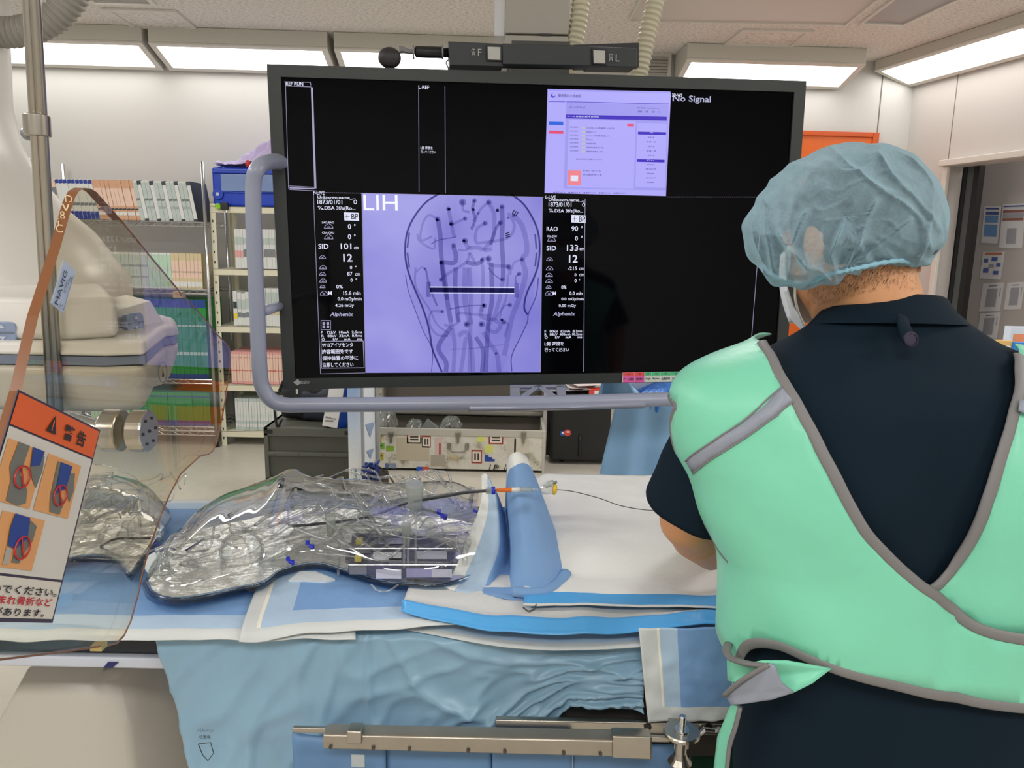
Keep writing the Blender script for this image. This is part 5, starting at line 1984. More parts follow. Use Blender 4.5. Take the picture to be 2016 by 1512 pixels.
MB().box((pt_.x - .12, pt_.y - .12, ZC - .03), (pt_.x + .12, pt_.y + .12, ZC - .001)).build('ceiling_plate', m_carm, sh_, bevel=.006)
q = atx(203, 1272, SX)
MB().box((SX - .0115, q.y - .006, q.z - .003), (SX + .0015, q.y + .006, q.z + .0025)).build('edge_clip', mat('clip_brass', (196, 176, 120), rough=.25, metal=.7), sh_)
q = atx(360, 580, SX)
MB().box((SX - .012, q.y - .004, q.z - .004), (SX + .001, q.y + .006, q.z + .004)).build('edge_clip', mat('clip_brass', (196, 176, 120), rough=.25, metal=.7), sh_)
# ------------------------------------------------------------------ catheter table
TZ = .98
m_tblack = mat('mattress_black', (38, 42, 50), rough=.6)
m_trail = mat('table_rail', (196, 200, 212), rough=.4)
m_ped = mat('pedestal_beige', (190, 184, 173), rough=.25, bump=.25, bscale=3.5, bdist=.02)
tx0, tx1 = -2.1, .95
tb_ = thing('catheter_table', 'long catheter table, black mattress and white rail under blue pads', 'table', (-.6, 1.55, 0))
MB().box((tx0, 1.17, .911), (tx1, 1.80, .962)).build('mattress', m_tblack, tb_, bevel=.012)
MB().box((tx0, 1.165, .890), (tx1, 1.805, .910)).build('side_rail', m_trail, tb_, bevel=.004)
p = at(222, 1311, 1.165)
MB().prism([at(203, 1315, 1.163), at(222, 1315, 1.163), at(233, 1304, 1.163), at(212, 1304, 1.163)], (0, .002, 0)).build('rail_tag', mat('tag_navy', (30, 34, 96), rough=.4), tb_)
pe = MB()
xr_ = at(335, 1400, 1.30).x
sec = [(.0, .0), (.25, .0), (.55, .0), (.70, .02), (.78, .06), (.83, .13)]
xl_p = at(40, 1345, 1.32).x
for z, k in sec:
    pass
pe.rings([[Vector((x, y, z)) for x, y in ((xl_p - .05 + k * .9, 1.27 + k), ((xl_p + xr_) / 2, 1.255 + k), (xr_ - .06 - k * .8, 1.27 + k), (xr_ - k * 1.0, 1.36 + k * .5), (xr_ + .0 - k, 1.85 - k), (xl_p - .05 + k * .9, 1.85 - k))] for z, k in sec])
pe.build('pedestal', m_ped, tb_, bevel=.05, segs=5)
MB().box((-1.2, 1.45, .82), (-.7, 1.75, .893)).build('column_head', m_ped, tb_, bevel=.02)
MB().box((-1.5, 1.25, .0), (at(430, 1500, 1.4).x + .02, 1.9, .22)).build('base_plate', mat('base_plate', (190, 184, 172), rough=.35), tb_, bevel=.03, segs=3)

# under-table machinery at the right
m_dkmetal = mat('machine_dark', (84, 80, 74), rough=.4, metal=.6)
RYY = 1.10
r0, r1 = at(975, 1430, RYY), at(1430, 1440, RYY)
MB().box((r0.x, RYY, at(1100, 1442, RYY).z), (r1.x, RYY + .012, at(1100, 1420, RYY).z)).build('accessory_rail', m_steel, tb_, bevel=.002)
MB().box((at(1100, 1400, 1.16).x, 1.15, .76), (at(1440, 1400, 1.16).x, 1.6, .889)).build('underframe', m_dkmetal, tb_)
for px in (1275, 1395):
    sc2 = MB()
    q = at(px, 1430, RYY - .001)
    sc2.cyl(q, q + Vector((0, -.003, 0)), .006, 12)
    sc2.build('rail_bolt', m_black, tb_)
q = at(1380, 1480, 1.16)
MB().box((at(1345, 1480, 1.2).x, 1.18, .50), (at(1440, 1480, 1.2).x + .1, 1.5, .758)).build('control_housing', mat('dark_green_plastic', (24, 62, 44), rough=.3), tb_, bevel=.01)


# ------------------------------------------------------------------ pads on the table
def nz(x, y, s=1.0, seed=0):
    return mnoise.noise(Vector((x * s, y * s, seed)))


def cloth_mat(name, rgb, rough=.6, bump=.5, trans=0.0, sc=26):
    return mat(name, rgb, rough=rough, bump=bump, bscale=sc, bdist=.006, var=.04, vscale=9)


mp_blue = cloth_mat('pad_blue', (122, 161, 210))
mp_pale = cloth_mat('pad_pale', (174, 198, 222))
mp_line = cloth_mat('pad_line', (236, 232, 218))
mp_fringe = cloth_mat('pad_fringe', (206, 210, 210))
mp_white = cloth_mat('pad_white', (230, 232, 230))
mp_sky = cloth_mat('pad_sky', (84, 168, 232), rough=.35)
mp_gray = cloth_mat('pad_grey', (214, 216, 216))
PM = [mp_blue, mp_pale, mp_line, mp_fringe, mp_white, mp_sky, mp_gray]


def pad(name, label, FL, FR, BR, BL, h, core, bands, wr=.004, nu=70, nv=34, edges='lrfb', seed=0, bend=None, group=None, cat='pad', fn=None):
    """absorbent pad. four world corners; bands: [(width, material index)] counted inwards from the rim"""
    FL, FR, BR, BL = [Vector(p) for p in (FL, FR, BR, BL)]
    Lu, Lv = (FR - FL).length, (BL - FL).length

    def coords(n, L, e0, e1):
        c = set(i / n for i in range(n + 1))
        a = 0
        cuts = []
        for w, _ in bands:
            a += w
            cuts.append(a)
        out = sorted(c)
        for k in cuts:
            for q in ((k / L) if e0 else None, (1 - k / L) if e1 else None):
                if q is not None and 0 < q < 1:
                    j = min(range(1, len(out) - 1), key=lambda i: abs(out[i] - q))
                    out[j] = q
        return sorted(set(out))
    U = coords(nu, Lu, 'l' in edges, 'r' in edges)
    V = coords(nv, Lv, 'f' in edges, 'b' in edges)
    mb = MB()
    for v in V:
        for u in U:
            p = (FL * (1 - u) + FR * u) * (1 - v) + (BL * (1 - u) + BR * u) * v
            p = p.copy()
            p.z += h + wr * (nz(p.x, p.y, 9, seed) + .5 * nz(p.x, p.y, 22, seed + 2)) + wr
            if bend:
                p = bend(p, u, v)
            mb.v.append(p)
    w = len(U)
    for j in range(len(V) - 1):
        for i in range(w - 1):
            uc, vc = (U[i] + U[i + 1]) / 2, (V[j] + V[j + 1]) / 2
            d = 9
            if 'l' in edges:
                d = min(d, uc * Lu)
            if 'r' in edges:
                d = min(d, (1 - uc) * Lu)
            if 'f' in edges:
                d = min(d, vc * Lv)
            if 'b' in edges:
                d = min(d, (1 - vc) * Lv)
            m_ = core
            a = 0
            for bw, bm in bands:
                a += bw
                if d < a:
                    m_ = bm
                    break
            mb.f.append((j * w + i, j * w + i + 1, (j + 1) * w + i + 1, (j + 1) * w + i))
            mb.m.append(m_)
    o = mb.build(name, PM, smooth=True, solid=.0015)
    return tag(o, label, cat, group)


def droop(edge, amt, wav=0.0, sc=14, seed=0):
    def f(p, u, v):
        if p.y < edge:
            t = (edge - p.y) / .035
            p.z -= amt * t * t * .5 + .0
            p.y += wav * .3 * nz(p.x, 0, sc, seed) * t
            p.z += wav * nz(p.x, 3, sc, seed + 5) * t
        return p
    return f


std = [(.022, 3), (.006, 2), (.045, 1)]
Z0 = .964
G4 = lambda a, b, c, d, z=Z0 + .012: [atz(*q, z) for q in (a, b, c, d)]
c4 = G4((-200, 1252), (700, 1256), (690, 985), (-60, 985))
pad('absorbent_pad', 'blue absorbent pad along the table edge at left under clear phantom', *c4, 0.0, 0, std, bend=droop(1.17, .006, .004), seed=1, wr=.002)
c4 = G4((470, 1254), (905, 1232), (890, 985), (570, 985), Z0 + .02)
pad('absorbent_pad', 'blue absorbent pad with crossed corner, under the middle of phantom', *c4, 0.001, 0, std, wr=.0022, bend=droop(1.17, .006, .005), seed=5)
# white pad with bright blue rolled rim, front right on the table
c4 = [atz(*q, Z0 + .022) for q in ((790, 1214), (1480, 1238), (1480, 1100), (820, 1120))]


def curve_front(p, u, v):
    f = (1 - v) ** 2
    p.y -= f * (.055 * math.sin(math.pi * min(1, u * 1.15)) + .0)
    p.z += .010 * math.exp(-((v - .06) / .08) ** 2) + .006 * nz(p.x, p.y, 12, 4)
    if v < .05:
        p.z -= .01
    return p


pad('absorbent_pad', 'white absorbent pad with bright blue rolled rim at the front right table edge', *c4, 0.008, 6, [(.016, 5)], edges='f', wr=.003, nv=60, bend=curve_front, seed=9)
c4 = [atz(*q, Z0 + .014) for q in ((800, 1228), (1480, 1248), (1480, 1200), (830, 1180))]


def cf2(p, u, v):
    p.y -= (1 - v) * .052 * math.sin(math.pi * min(1, u * 1.15))
    p.z -= .012 * (1 - v)
    return p


pad('absorbent_pad', 'pale blue under-pad showing below the bright blue rim', *c4, 0.0, 1, [(.012, 3)], edges='f', wr=.002, nv=12, bend=cf2, seed=11)

# white sheet over a raised foam block
bk = MB()
bX0, bX1 = at(1085, 1000, 1.5).x, .93
bk.box((bX0, 1.40, Z0 + .004), (bX1, 1.77, 1.035))
tag(bk.build('foam_block', mp_white, bevel=.03, segs=4), 'low white padded block on the table under the white sheet, right of the folded pad', 'cushion')


def raised(p, u, v):
    y = p.y
    top = 1.046
    if y > 1.42:
        z = top
    elif y > 1.30:
        t = (y - 1.30) / .12
        z = (Z0 + .045) * (1 - t) + top * t
        z = z + .01 * math.sin(math.pi * t)
    else:
        z = Z0 + .045
    e = min(1, max(0, (p.x - bX0 + .06) / .06))
    z = (Z0 + .045) * (1 - e) + z * e
    p.z = z + .004 * nz(p.x, p.y, 8, 3) + .002 * nz(p.x, p.y, 26, 6)
    return p


f0_, f1_ = atz(1030, 1190, Z0 + .045), atz(1480, 1194, Z0 + .045)
pad('absorbent_pad', 'large white sheet with blue border over the raised block', (f0_.x, f0_.y, Z0), (.95, f1_.y - .004, Z0), (.95, 1.80, Z0), (bX0 - .03, 1.80, Z0), 0.0, 4, [(.006, 6), (.040, 5)], edges='f', nv=60, bend=raised, seed=14)


# hanging drape of the table
def hang(name, label, cat, TL, TR, zt_fn, zb_fn, y0, y_amp, mats, nu=120, nv=40, seed=0, folds=9, mfn=None, lean=.0, group=None, lx=0.0, solid=.0015, top_flap=0, fan=0):
    """cloth hanging from a line TL..TR (x values); zt/zb give top and bottom height along u; lx shifts the left rim at the bottom"""
    mb = MB()
    if top_flap:
        for i in range(nu + 1):
            mb.v.append(Vector((TL + (TR - TL) * i / nu, y0 + top_flap, zt_fn(i / nu) + .006)))
    for j in range(nv + 1):
        v = j / nv
        for i in range(nu + 1):
            u = i / nu
            x = TL + (TR - TL) * u + lx * v * (1 - u) ** 3
            z = zt_fn(u) * (1 - v) + zb_fn(u) * v
            f = math.sin(u * folds * math.pi + 1.5 * mnoise.noise(Vector((u * 3, v * 1.5, seed)))) + .6 * mnoise.noise(Vector((u * 14 + v * 5, v * 3, seed + 3)))
            f += .8 * mnoise.noise(Vector((u * 5 - v * 4, v * 5, seed + 7)))
            if fan:
                th = math.atan2(v + .18, (u - fan) * 2.2)
                f = .45 * f + 1.5 * (1 - abs(math.sin(th * 6.5 + 1.2 * mnoise.noise(Vector((u * 2, v * 2, 5)))))) ** 3 + 1.1 * (1 - abs(mnoise.noise(Vector((u * 7 + v * 5, v * 4 - u * 3, 9)))) * 2.2) ** 3
            a = y_amp * (.25 + .75 * v)
            mb.v.append(Vector((x, y0 - lean * v - a * f + .004 * mnoise.noise(Vector((x * 30, z * 20, seed))), z)))
    w = nu + 1
    for j in range(nv + (1 if top_flap else 0)):
        for i in range(nu):
            mb.f.append((j * w + i, j * w + i + 1, (j + 1) * w + i + 1, (j + 1) * w + i))
            mb.m.append(mfn((i + .5) / nu, (j + .5) / nv) if mfn else 0)
    return tag(mb.build(name, mats, smooth=True, solid=solid), label, cat, group)


m_drape = mat('drape_teal_blue', (134, 170, 194), rough=.38, bump=.3, bscale=24, bdist=.004, sheen=.2)
xA, xB = at(305, 1268, 1.145).x, at(1268, 1250, 1.145).x
zlow = lambda u: .48 if u < .3 else (.48 + (.862 - .48) * min(1, (u - .3) / .55))
dp = hang('table_drape', 'large teal blue drape hanging down the front of the table', 'drape', xA, xB, lambda u: .963, zlow, 1.150, .015, [m_drape], seed=2, folds=7, top_flap=.12, fan=.42, lean=.02, lx=.10, nu=150, nv=60)
# little drawing on the drape
gp = MB()
q = at(405, 1465, 1.115)
add_text(gp, 'バルーン', q + Vector((-.012, 0, .022)), X3, Z3, height=.006)
add_text(gp, '位置側', q + Vector((-.010, 0, .010)), X3, Z3, height=.006)
gp.tube([q + Vector((-.012, 0, 0)), q + Vector((.008, 0, .003)), q + Vector((.012, 0, -.016)), q + Vector((.002, 0, -.03)), q + Vector((-.006, 0, -.02)), q + Vector((-.012, 0, 0))], .0008, 5)
gp.build('pen_drawing', mat('ink_dark', (50, 52, 60)), dp)

# pad hanging over the rail at the right
ex0, ex1 = at(1258, 1300, 1.09).x, at(1258, 1300, 1.09).x + .36


def emf(u, v):
    w, hh = .36, .20
    d = min(u * w, (1 - v) * hh)
    if (1 - v) * hh < .030:
        return 3
    if u * w < .026:
        return 3
    if u * w < .033:
        return 2
    if u * w < .062:
        return 1
    return 0


ztE = at(1300, 1236, 1.11).z
zbE = at(1300, 1428, 1.085).z
hang('absorbent_pad', 'blue bordered pad hanging over table edge beside the green apron', 'pad', ex0, ex1, lambda u: ztE + .012 * u, lambda u: zbE + .004 * math.sin(u * 9) + .012 * u, 1.108, .004, PM, nu=90, nv=40, seed=31, folds=3, mfn=emf, lean=.015, lx=.02)

# lead curtain with its clamp rail
LY = 1.055
l0, l1 = at(576, 1436, LY), at(1300, 1452, LY)
lc = thing('lead_curtain', 'blue lead curtain under a long brushed steel clamp rail', 'curtain', ((l0.x + l1.x) / 2, LY, .3))
zt_, zb2 = at(700, 1430, LY).z, at(700, 1447, LY).z


def bar(x0, ya, yb, x1, yc, yd, Y, dep, name, mtl, parent, bev=.002):
    P = [at(x0, yb, Y), at(x1, yd, Y), at(x1, yc, Y), at(x0, ya, Y)]
    return MB().prism(P, (0, dep, 0)).build(name, mtl, parent, bevel=bev)


bar(575, 1433, 1443, 1320, 1452, 1463, LY, .008, 'top_rail', m_steel, lc)
bar(634, 1447, 1476, 1284, 1460, 1494, LY - .02, .03, 'clamp_bar', mat('clamp_steel', (168, 160, 148), rough=.36, metal=.8, var=.08, vscale=25), lc, .004)
bar(640, 1444, 1450, 1282, 1456, 1462, LY - .014, .012, 'clamp_lip', m_steel, lc, .002)
bar(682, 1440, 1466, 712, 1441, 1467, LY - .026, .024, 'clamp_bracket', m_steel, lc, .003)
bar(1206, 1450, 1494, 1284, 1452, 1497, LY - .026, .024, 'clamp_bracket', m_steel, lc, .003)
sc3 = MB()
for px in (651, 735, 806, 922, 994, 1110, 1182, 1263):
    q = at(px, 1470 + (px - 634) * .026, LY - .021)
    sc3.cyl(q, q + Vector((0, -.002, 0)), .0028, 10)
sc3.build('rivet', m_dkmetal, lc)
m_lead = mat('lead_vinyl', (92, 130, 172), rough=.45, bump=.1, bscale=10)
xs = [575, 760, 968, 1128, 1345]
for k in range(4):
    a, b = at(xs[k] + 1, 1500, LY + .024), at(xs[k + 1] - 1, 1500, LY + .024)
    zt1 = at(600, 1446, LY + .024).z
    g = MB().grid(lambda u, v: Vector((a.x + (b.x - a.x) * u, LY + .028 + .006 * math.sin(u * 6 + k) * v + (.004 if k % 2 else 0), (zt1 + (-.012 if k == 3 else 0) - .008 * math.sin(math.pi * u) * (0 if k else 1)) * (1 - v) + .30 * v)), 20, 20)
    g.build('curtain_panel', m_lead, lc, smooth=True, solid=.004)
MB().box((at(692, 1480, LY - .02).x, LY - .0225, at(692, 1508, LY - .02).z), (at(718, 1480, LY - .02).x, LY - .0215, at(692, 1484, LY - .02).z)).build('tape', mat('tape_translucent', (170, 178, 180), rough=.4), lc)
# clamp wheel
wc = at(1345, 1448, 1.03)
wh = thing('rail_clamp', 'round steel clamp wheel with upright pin beside the lead curtain rail', 'clamp', (wc.x, 1.03, wc.z - .06))
MB().lathe(wc + Vector((0, .01, -.006)), Z3, [(0, .0), (0, .024), (.002, .0275), (.006, .0275), (.008, .026), (.008, 0)], 36).build('wheel', m_steel, wh, smooth=False)
MB().lathe(wc + Vector((0, .01, .0025)), Z3, [(0, .011), (.002, .011), (.002, .0055), (.022, .0055), (.0235, .0045), (.0235, 0)], 20).build('pin', m_chrome, wh)
MB().lathe(wc + Vector((0, .01, -.055)), Z3, [(0, .0), (0, .016), (.004, .018), (.012, .012), (.02, .009), (.05, .009), (.05, 0)], 24).build('stem', m_steel, wh)
MB().box((wc.x - .01, wc.y + .01, wc.z - .03), (wc.x + .012, RYY + .004, wc.z - .012)).build('clamp_arm', m_steel, wh)
q = at(1392, 1440, 1.09)
MB().tube([q + Vector((-.012, 0, -.005)), q + Vector((-.004, 0, .004)), q + Vector((.012, 0, .002)), q + Vector((.02, 0, .006))], .004, 8).build('lever', m_chrome, wh)

# ------------------------------------------------------------------ folded pad standing like a tent
cols = [
    [(949, 934, 1.50), (947, 988, 1.46), (926, 1050, 1.40), (900, 1110, 1.33), (873, 1163, 1.27)],
    [(957, 933, 1.49), (957, 998, 1.45), (938, 1060, 1.38), (913, 1120, 1.32), (886, 1172, 1.26)],
    [(967, 950, 1.47), (972, 1010, 1.43), (962, 1075, 1.36), (938, 1130, 1.30), (916, 1182, 1.245)],
    [(978, 975, 1.46), (984, 1030, 1.41), (984, 1085, 1.35), (966, 1140, 1.29), (950, 1191, 1.235)],
    [(994, 1002, 1.50), (1000, 1040, 1.46), (1004, 1090, 1.40), (998, 1145, 1.33), (982, 1197, 1.232)],
    [(1000, 915, 1.47), (1002, 985, 1.42), (1008, 1060, 1.36), (1010, 1130, 1.29), (1012, 1196, 1.225)],
    [(1008, 894, 1.45), (1019, 975, 1.38), (1033, 1060, 1.32), (1042, 1125, 1.27), (1048, 1188, 1.225)],
    [(1022, 891, 1.45), (1042, 960, 1.40), (1068, 1050, 1.34), (1082, 1110, 1.29), (1084, 1165, 1.245)],
    [(1037, 903, 1.47), (1062, 963, 1.44), (1092, 1050, 1.40), (1112, 1110, 1.34), (1113, 1138, 1.30)],
    [(1040, 915, 1.51), (1066, 990, 1.50), (1096, 1066, 1.47), (1110, 1120, 1.40), (1100, 1150, 1.34)],
]
G_ = [spline([at(*p) for p in c], 6) for c in cols]
nr_ = len(G_[0])
rows_ = []
for j in range(nr_):
    line = spline([c[j] for c in G_], 6)
    rows_.append(line)
nc_ = len(rows_[0])
mb = MB()
for j, line in enumerate(rows_):
    for i, p in enumerate(line):
        q = p.copy()
        q.y += .005 * nz(q.x * 1.6 + q.z, q.z, 16, 5) + .004 * max(0, 1 - 3 * abs(nz(q.x + q.z * .6, q.z, 11, 2)))
        q.z = max(q.z + .003 * nz(q.x, q.z, 24, 8), Z0 + .034)
        mb.v.append(q)
for j in range(nr_ - 1):
    for i in range(nc_ - 1):
        mb.f.append((j * nc_ + i, j * nc_ + i + 1, (j + 1) * nc_ + i + 1, (j + 1) * nc_ + i))
        c = i / 6
        mb.m.append(4 if (c < 1.2 or (j < 2 and c > 4.8)) else (1 if c < 2.8 else 0))
tp = mb.build('folded_pad', PM, smooth=True, solid=.003)
tag(tp, 'blue and white pad folded up like a tent in the middle of table', 'pad')
rl = [at(*p) for p in ((1010, 1193, 1.232), (1040, 1190, 1.228), (1075, 1172, 1.235), (1100, 1148, 1.27), (1114, 1128, 1.30))]
MB().tube(spline([Vector((p.x, p.y, max(p.z, Z0 + .045))) for p in rl], 5), [.011] * 21, 10, flat=.8).build('rolled_edge', mp_blue, tp, smooth=True)

# ------------------------------------------------------------------ clear vascular phantom
m_cl = clear('clear_acrylic', (255, 255, 255), (244, 248, 247), gloss=1.3, rough=.02)
m_tubec = clear('clear_tube', (255, 255, 255), (236, 240, 238), gloss=2.0, rough=.06, frost=.16, frost_rgb=(240, 244, 240))
m_frost = clear('frosted_tube', (240, 245, 240), (200, 206, 200), gloss=.8, rough=.2, frost=.45)
m_foil = mat('foil_liner', (250, 250, 247), rough=.2, metal=.85, bump=1.0, bscale=13, bdist=.010)
m_tray = clear('tray_blue', (224, 234, 244), (170, 192, 212), gloss=1.0, rough=.05)
m_blueclip = mat('clip_blue', (28, 46, 190), rough=.35)
ZP = Z0 + .036
vp = thing('vascular_phantom', 'clear plastic human torso phantom full of tubes lying on the table', 'phantom', at(580, 1060, 1.45) * 1.0)
vp.location.z = ZP - .004


def shell(name, st, fary, base):
    """st: list of (near px, crest px, far Y)"""
    rings, near, far = [], [], []
    for (nx_, ny_), (cx_, cy_), fY in st:
        N = atz(nx_, ny_, ZP)
        ym = N.y + (fY - N.y) * .55
        Cc = at(cx_, cy_, ym)
        Cc.x = N.x * .35 + Cc.x * .65
        Fp = Vector((Cc.x * 1.0, fY, ZP))
        near.append(N)
        far.append(Fp)
        H = max(.02, Cc.z - ZP)
        ring = []
        for k in range(17):
            t = math.pi * k / 16
            w = (1 - math.cos(t)) / 2
            p = N.lerp(Fp, w)
            xx = N.x * (1 - w) ** 1 + Fp.x * w
            ring.append(Vector((xx, p.y, ZP + H * math.sin(t) ** .7 + .004)))
        rings.append(ring)
    # resample smoothly along the body
    cols2 = [spline([r[k] for r in rings], 5) for k in range(17)]
    mb = MB()
    n2 = len(cols2[0])
    for i in range(n2):
        mb.v += [cols2[k][i] + Vector((0, 0, .003 * nz(i * .3, k * .4, 1, 2))) for k in range(17)]
    for i in range(n2 - 1):
        for k in range(16):
            mb.f.append((i * 17 + k, i * 17 + k + 1, (i + 1) * 17 + k + 1, (i + 1) * 17 + k))
            mb.m.append(0)
    mb.build(name, m_cl, vp, smooth=True)
    nr2, fr2 = spline(near, 5), spline(far, 5)
    out = nr2 + fr2[::-1]
    c = sum(out, Vector()) / len(out)
    big = [c + (p - c) * 1.018 for p in out]
    for p in big:
        p.z = ZP - .007
    MB().prism(big, (0, 0, .009)).build('base_tray', m_tray, vp)
    out2 = nr2 + [n_.lerp(f_, .72) for n_, f_ in zip(nr2, fr2)][::-1]
    sm = [c + (p - c) * .985 for p in out2]
    for p in sm:
        p.z = ZP + .003
    if base:
        MB().prism(sm, (0, 0, .0015)).build('foil_liner', m_foil, vp)
    # rim
    MB().tube([Vector((p.x, p.y, ZP + .003)) for p in nr2], .004, 6).build('rim', m_tray, vp, smooth=True)
    return near, far


torso = [((286, 1150), (296, 1078), 1.50), ((300, 1172), (312, 1034), 1.60), ((340, 1183), (345, 1008), 1.66), ((400, 1176), (400, 990), 1.70), ((460, 1163), (440, 968), 1.74), ((520, 1150), (480, 946), 1.76), ((556, 1126), (516, 958), 1.76),
         ((620, 1112), (575, 966), 1.76), ((680, 1126), (640, 971), 1.76), ((750, 1147), (715, 983), 1.74), ((820, 1155), (790, 980), 1.74), ((880, 1153), (862, 975), 1.72), ((935, 1135), (930, 990), 1.66)]
near1, far1 = shell('torso_shell', torso, None, True)
head = [((-60, 1122), (-60, 972), 1.66), ((0, 1126), (0, 958), 1.70), ((60, 1118), (60, 955), 1.72), ((120, 1106), (120, 957), 1.72), ((180, 1097), (176, 964), 1.70), ((225, 1106), (218, 984), 1.64), ((256, 1136), (240, 1030), 1.58)]
near2, far2 = shell('head_shell', head, None, True)
MB().tube(spline([at(248, 1035, 1.52), at(275, 1042, 1.50), at(310, 1040, 1.50)], 5), .012, 12).build('neck_tube', m_tubec, vp, smooth=True)
MB().tube(spline([at(235, 1055, 1.46), at(275, 1056, 1.45), at(320, 1055, 1.45)], 5), .010, 12).build('neck_tube', m_tubec, vp, smooth=True)

# hollow balls and domes
MB().sphere(at(476, 1085, 1.36), .040, 32, 20).build('hollow_ball', m_cl, vp, smooth=True)
MB().sphere(at(476, 1085, 1.36), .037, 32, 20).build('inner_ball', m_cl, vp, smooth=True)
MB().sphere(at(345, 1128, 1.31), .042, 32, 20, (1.1, .8, .8)).build('hollow_dome', m_cl, vp, smooth=True)
dc = at(310, 1110, 1.33)
MB().lathe(dc, (.2, -.8, .5), [(0, .022), (.004, .022), (.004, .012), (.008, .012), (.008, .004)], 24).build('round_cap', m_frost, vp)
MB().lathe(at(322, 1150, 1.29), (.1, -.5, .9), [(0, .02), (.02, .024), (.024, .018)], 24).build('round_cap', m_tubec, vp)

random.seed(11)
hull1 = lambda u, v, w: None
xs1 = [(n.x, n.y, f.y) for n, f in zip(near1, far1)]
xs2 = [(n.x, n.y, f.y) for n, f in zip(near2, far2)]


def inside(xs_, x):
    for a, b in zip(xs_, xs_[1:]):
        if a[0] <= x <= b[0]:
            t = (x - a[0]) / max(b[0] - a[0], 1e-6)
            return a[1] + (b[1] - a[1]) * t, a[2] + (b[2] - a[2]) * t
    return (xs_[0][1], xs_[0][2]) if x < xs_[0][0] else (xs_[-1][1], xs_[-1][2])


def wander(xs_, x, n, step, hz=.055, r=.002, mt=None, curl=1.0):
    P = []
    w = random.uniform(.15, .85)
    z = random.uniform(.015, hz)
    d = random.choice((-1, 1))
    for k in range(n):
        a, b = inside(xs_, x)
        P.append(Vector((x, a + (b - a) * w, ZP + z)))
        x += step * random.uniform(.2, 1.4) * d
        x = min(max(x, xs_[0][0] + .02), xs_[-1][0] - .02)
        if random.random() < .18 * curl:
            d = -d
        w = min(.92, max(.1, w + random.uniform(-.22, .22)))
        z = min(hz, max(.012, z + random.uniform(-.03, .03)))
    return MB().tube(spline(P, 6), r, 7).build('vessel_tube', mt or m_tubec, vp, smooth=True)


for k in range(44):
    x = random.uniform(at(600, 1050, 1.4).x, at(930, 1050, 1.4).x)
    wander(xs1, x, random.randint(4, 8), .05, .075, random.choice((.0014, .0022, .0032, .005)), curl=1.2)
for k in range(14):
    x = random.uniform(at(300, 1050, 1.4).x, at(600, 1050, 1.4).x)
    wander(xs1, x, random.randint(4, 7), .06, .06, random.choice((.0014, .0022, .004)))
for k in range(30):
    x = random.uniform(xs2[0][0], xs2[-1][0])
    wander(xs2, x, random.randint(4, 8), .04, .10, random.choice((.0014, .0018, .003, .004)), curl=1.5)


def pxtube(pts, r, mt, name, parent=vp, n=8):
    return MB().tube(spline([at(*p) for p in pts], 6), r, n).build(name, mt, parent, smooth=True)


# large vessels: paired clear pipes along the body
pxtube([(560, 1062, 1.42), (640, 1045, 1.42), (700, 1040, 1.42), (800, 1046, 1.40), (880, 1060, 1.38), (925, 1068, 1.36)], .0065, m_tubec, 'main_vessel')
pxtube([(600, 1050, 1.46), (700, 1032, 1.46), (790, 1042, 1.44), (860, 1062, 1.41), (920, 1078, 1.38)], .0065, m_tubec, 'main_vessel')
pxtube([(520, 1075, 1.38), (600, 1052, 1.42), (650, 1036, 1.44)], .005, m_tubec, 'main_vessel')
pxtube([(410, 1150, 1.29), (480, 1126, 1.32), (560, 1088, 1.37), (610, 1062, 1.40)], .003, m_frost, 'side_vessel')
pxtube([(620, 1090, 1.36), (680, 1094, 1.35), (760, 1105, 1.33), (880, 1108, 1.32)], .0022, m_tubec, 'side_vessel')
pxtube([(735, 1140, 1.30), (730, 1100, 1.34), (760, 1075, 1.37), (775, 1066, 1.38)], .0022, m_tubec, 'side_vessel')
pxtube([(730, 1150, 1.25), (745, 1163, 1.25), (765, 1163, 1.25), (785, 1150, 1.26)], .0018, m_tubec, 'side_vessel')
pxtube([(868, 1020, 1.44), (875, 1050, 1.42), (900, 1056, 1.42), (930, 1040, 1.42), (936, 1015, 1.43)], .0016, m_tubec, 'side_vessel')
pxtube([(640, 1010, 1.5), (690, 988, 1.52), (720, 1010, 1.5), (735, 1045, 1.45)], .0020, m_tubec, 'side_vessel')
# dark and violet threads
pxtube([(198, 1076, 1.40), (225, 1062, 1.40), (260, 1060, 1.40), (296, 1060, 1.40)], .0022, m_black, 'dark_wire')
pxtube([(304, 1070, 1.36), (320, 1074, 1.36), (345, 1082, 1.36)], .002, mat('violet_wire', (54, 46, 130), rough=.4), 'violet_wire')
pxtube([(365, 1084, 1.36), (385, 1072, 1.37), (402, 1060, 1.38)], .002, mat('violet_wire', (54, 46, 130)), 'violet_wire')
# dark introducer sheath running up to the hub
pxtube([(575, 1036, 1.46), (640, 1030, 1.48), (700, 1023, 1.49), (750, 1010, 1.49), (795, 992, 1.48), (830, 984, 1.47)], .0030, mat('sheath_dark', (58, 60, 64), rough=.3), 'sheath')
# frosted ports and connectors
for (cx, cy, Y, w, h) in ((817, 975, 1.46, .018, .028), (652, 1030, 1.42, .010, .020), (800, 1050, 1.38, .009, .022)):
    c = at(cx, cy, Y)
    MB().lathe(c - Z3 * h, (0, -.15, 1), [(0, w * .6), (.002, w * .75), (2 * h - .004, w), (2 * h, w * .96)], 20).build('frosted_port', m_frost, vp, smooth=False)
MB().tube([at(668, 1066, 1.42), at(666, 1130, 1.31)], .003, 8).build('standpipe', m_tubec, vp)
for px in (795, 803, 818):
    MB().tube([at(px, 1010, 1.42), at(px + 1, 1148, 1.28)], .0022, 8).build('standpipe', m_tubec, vp)
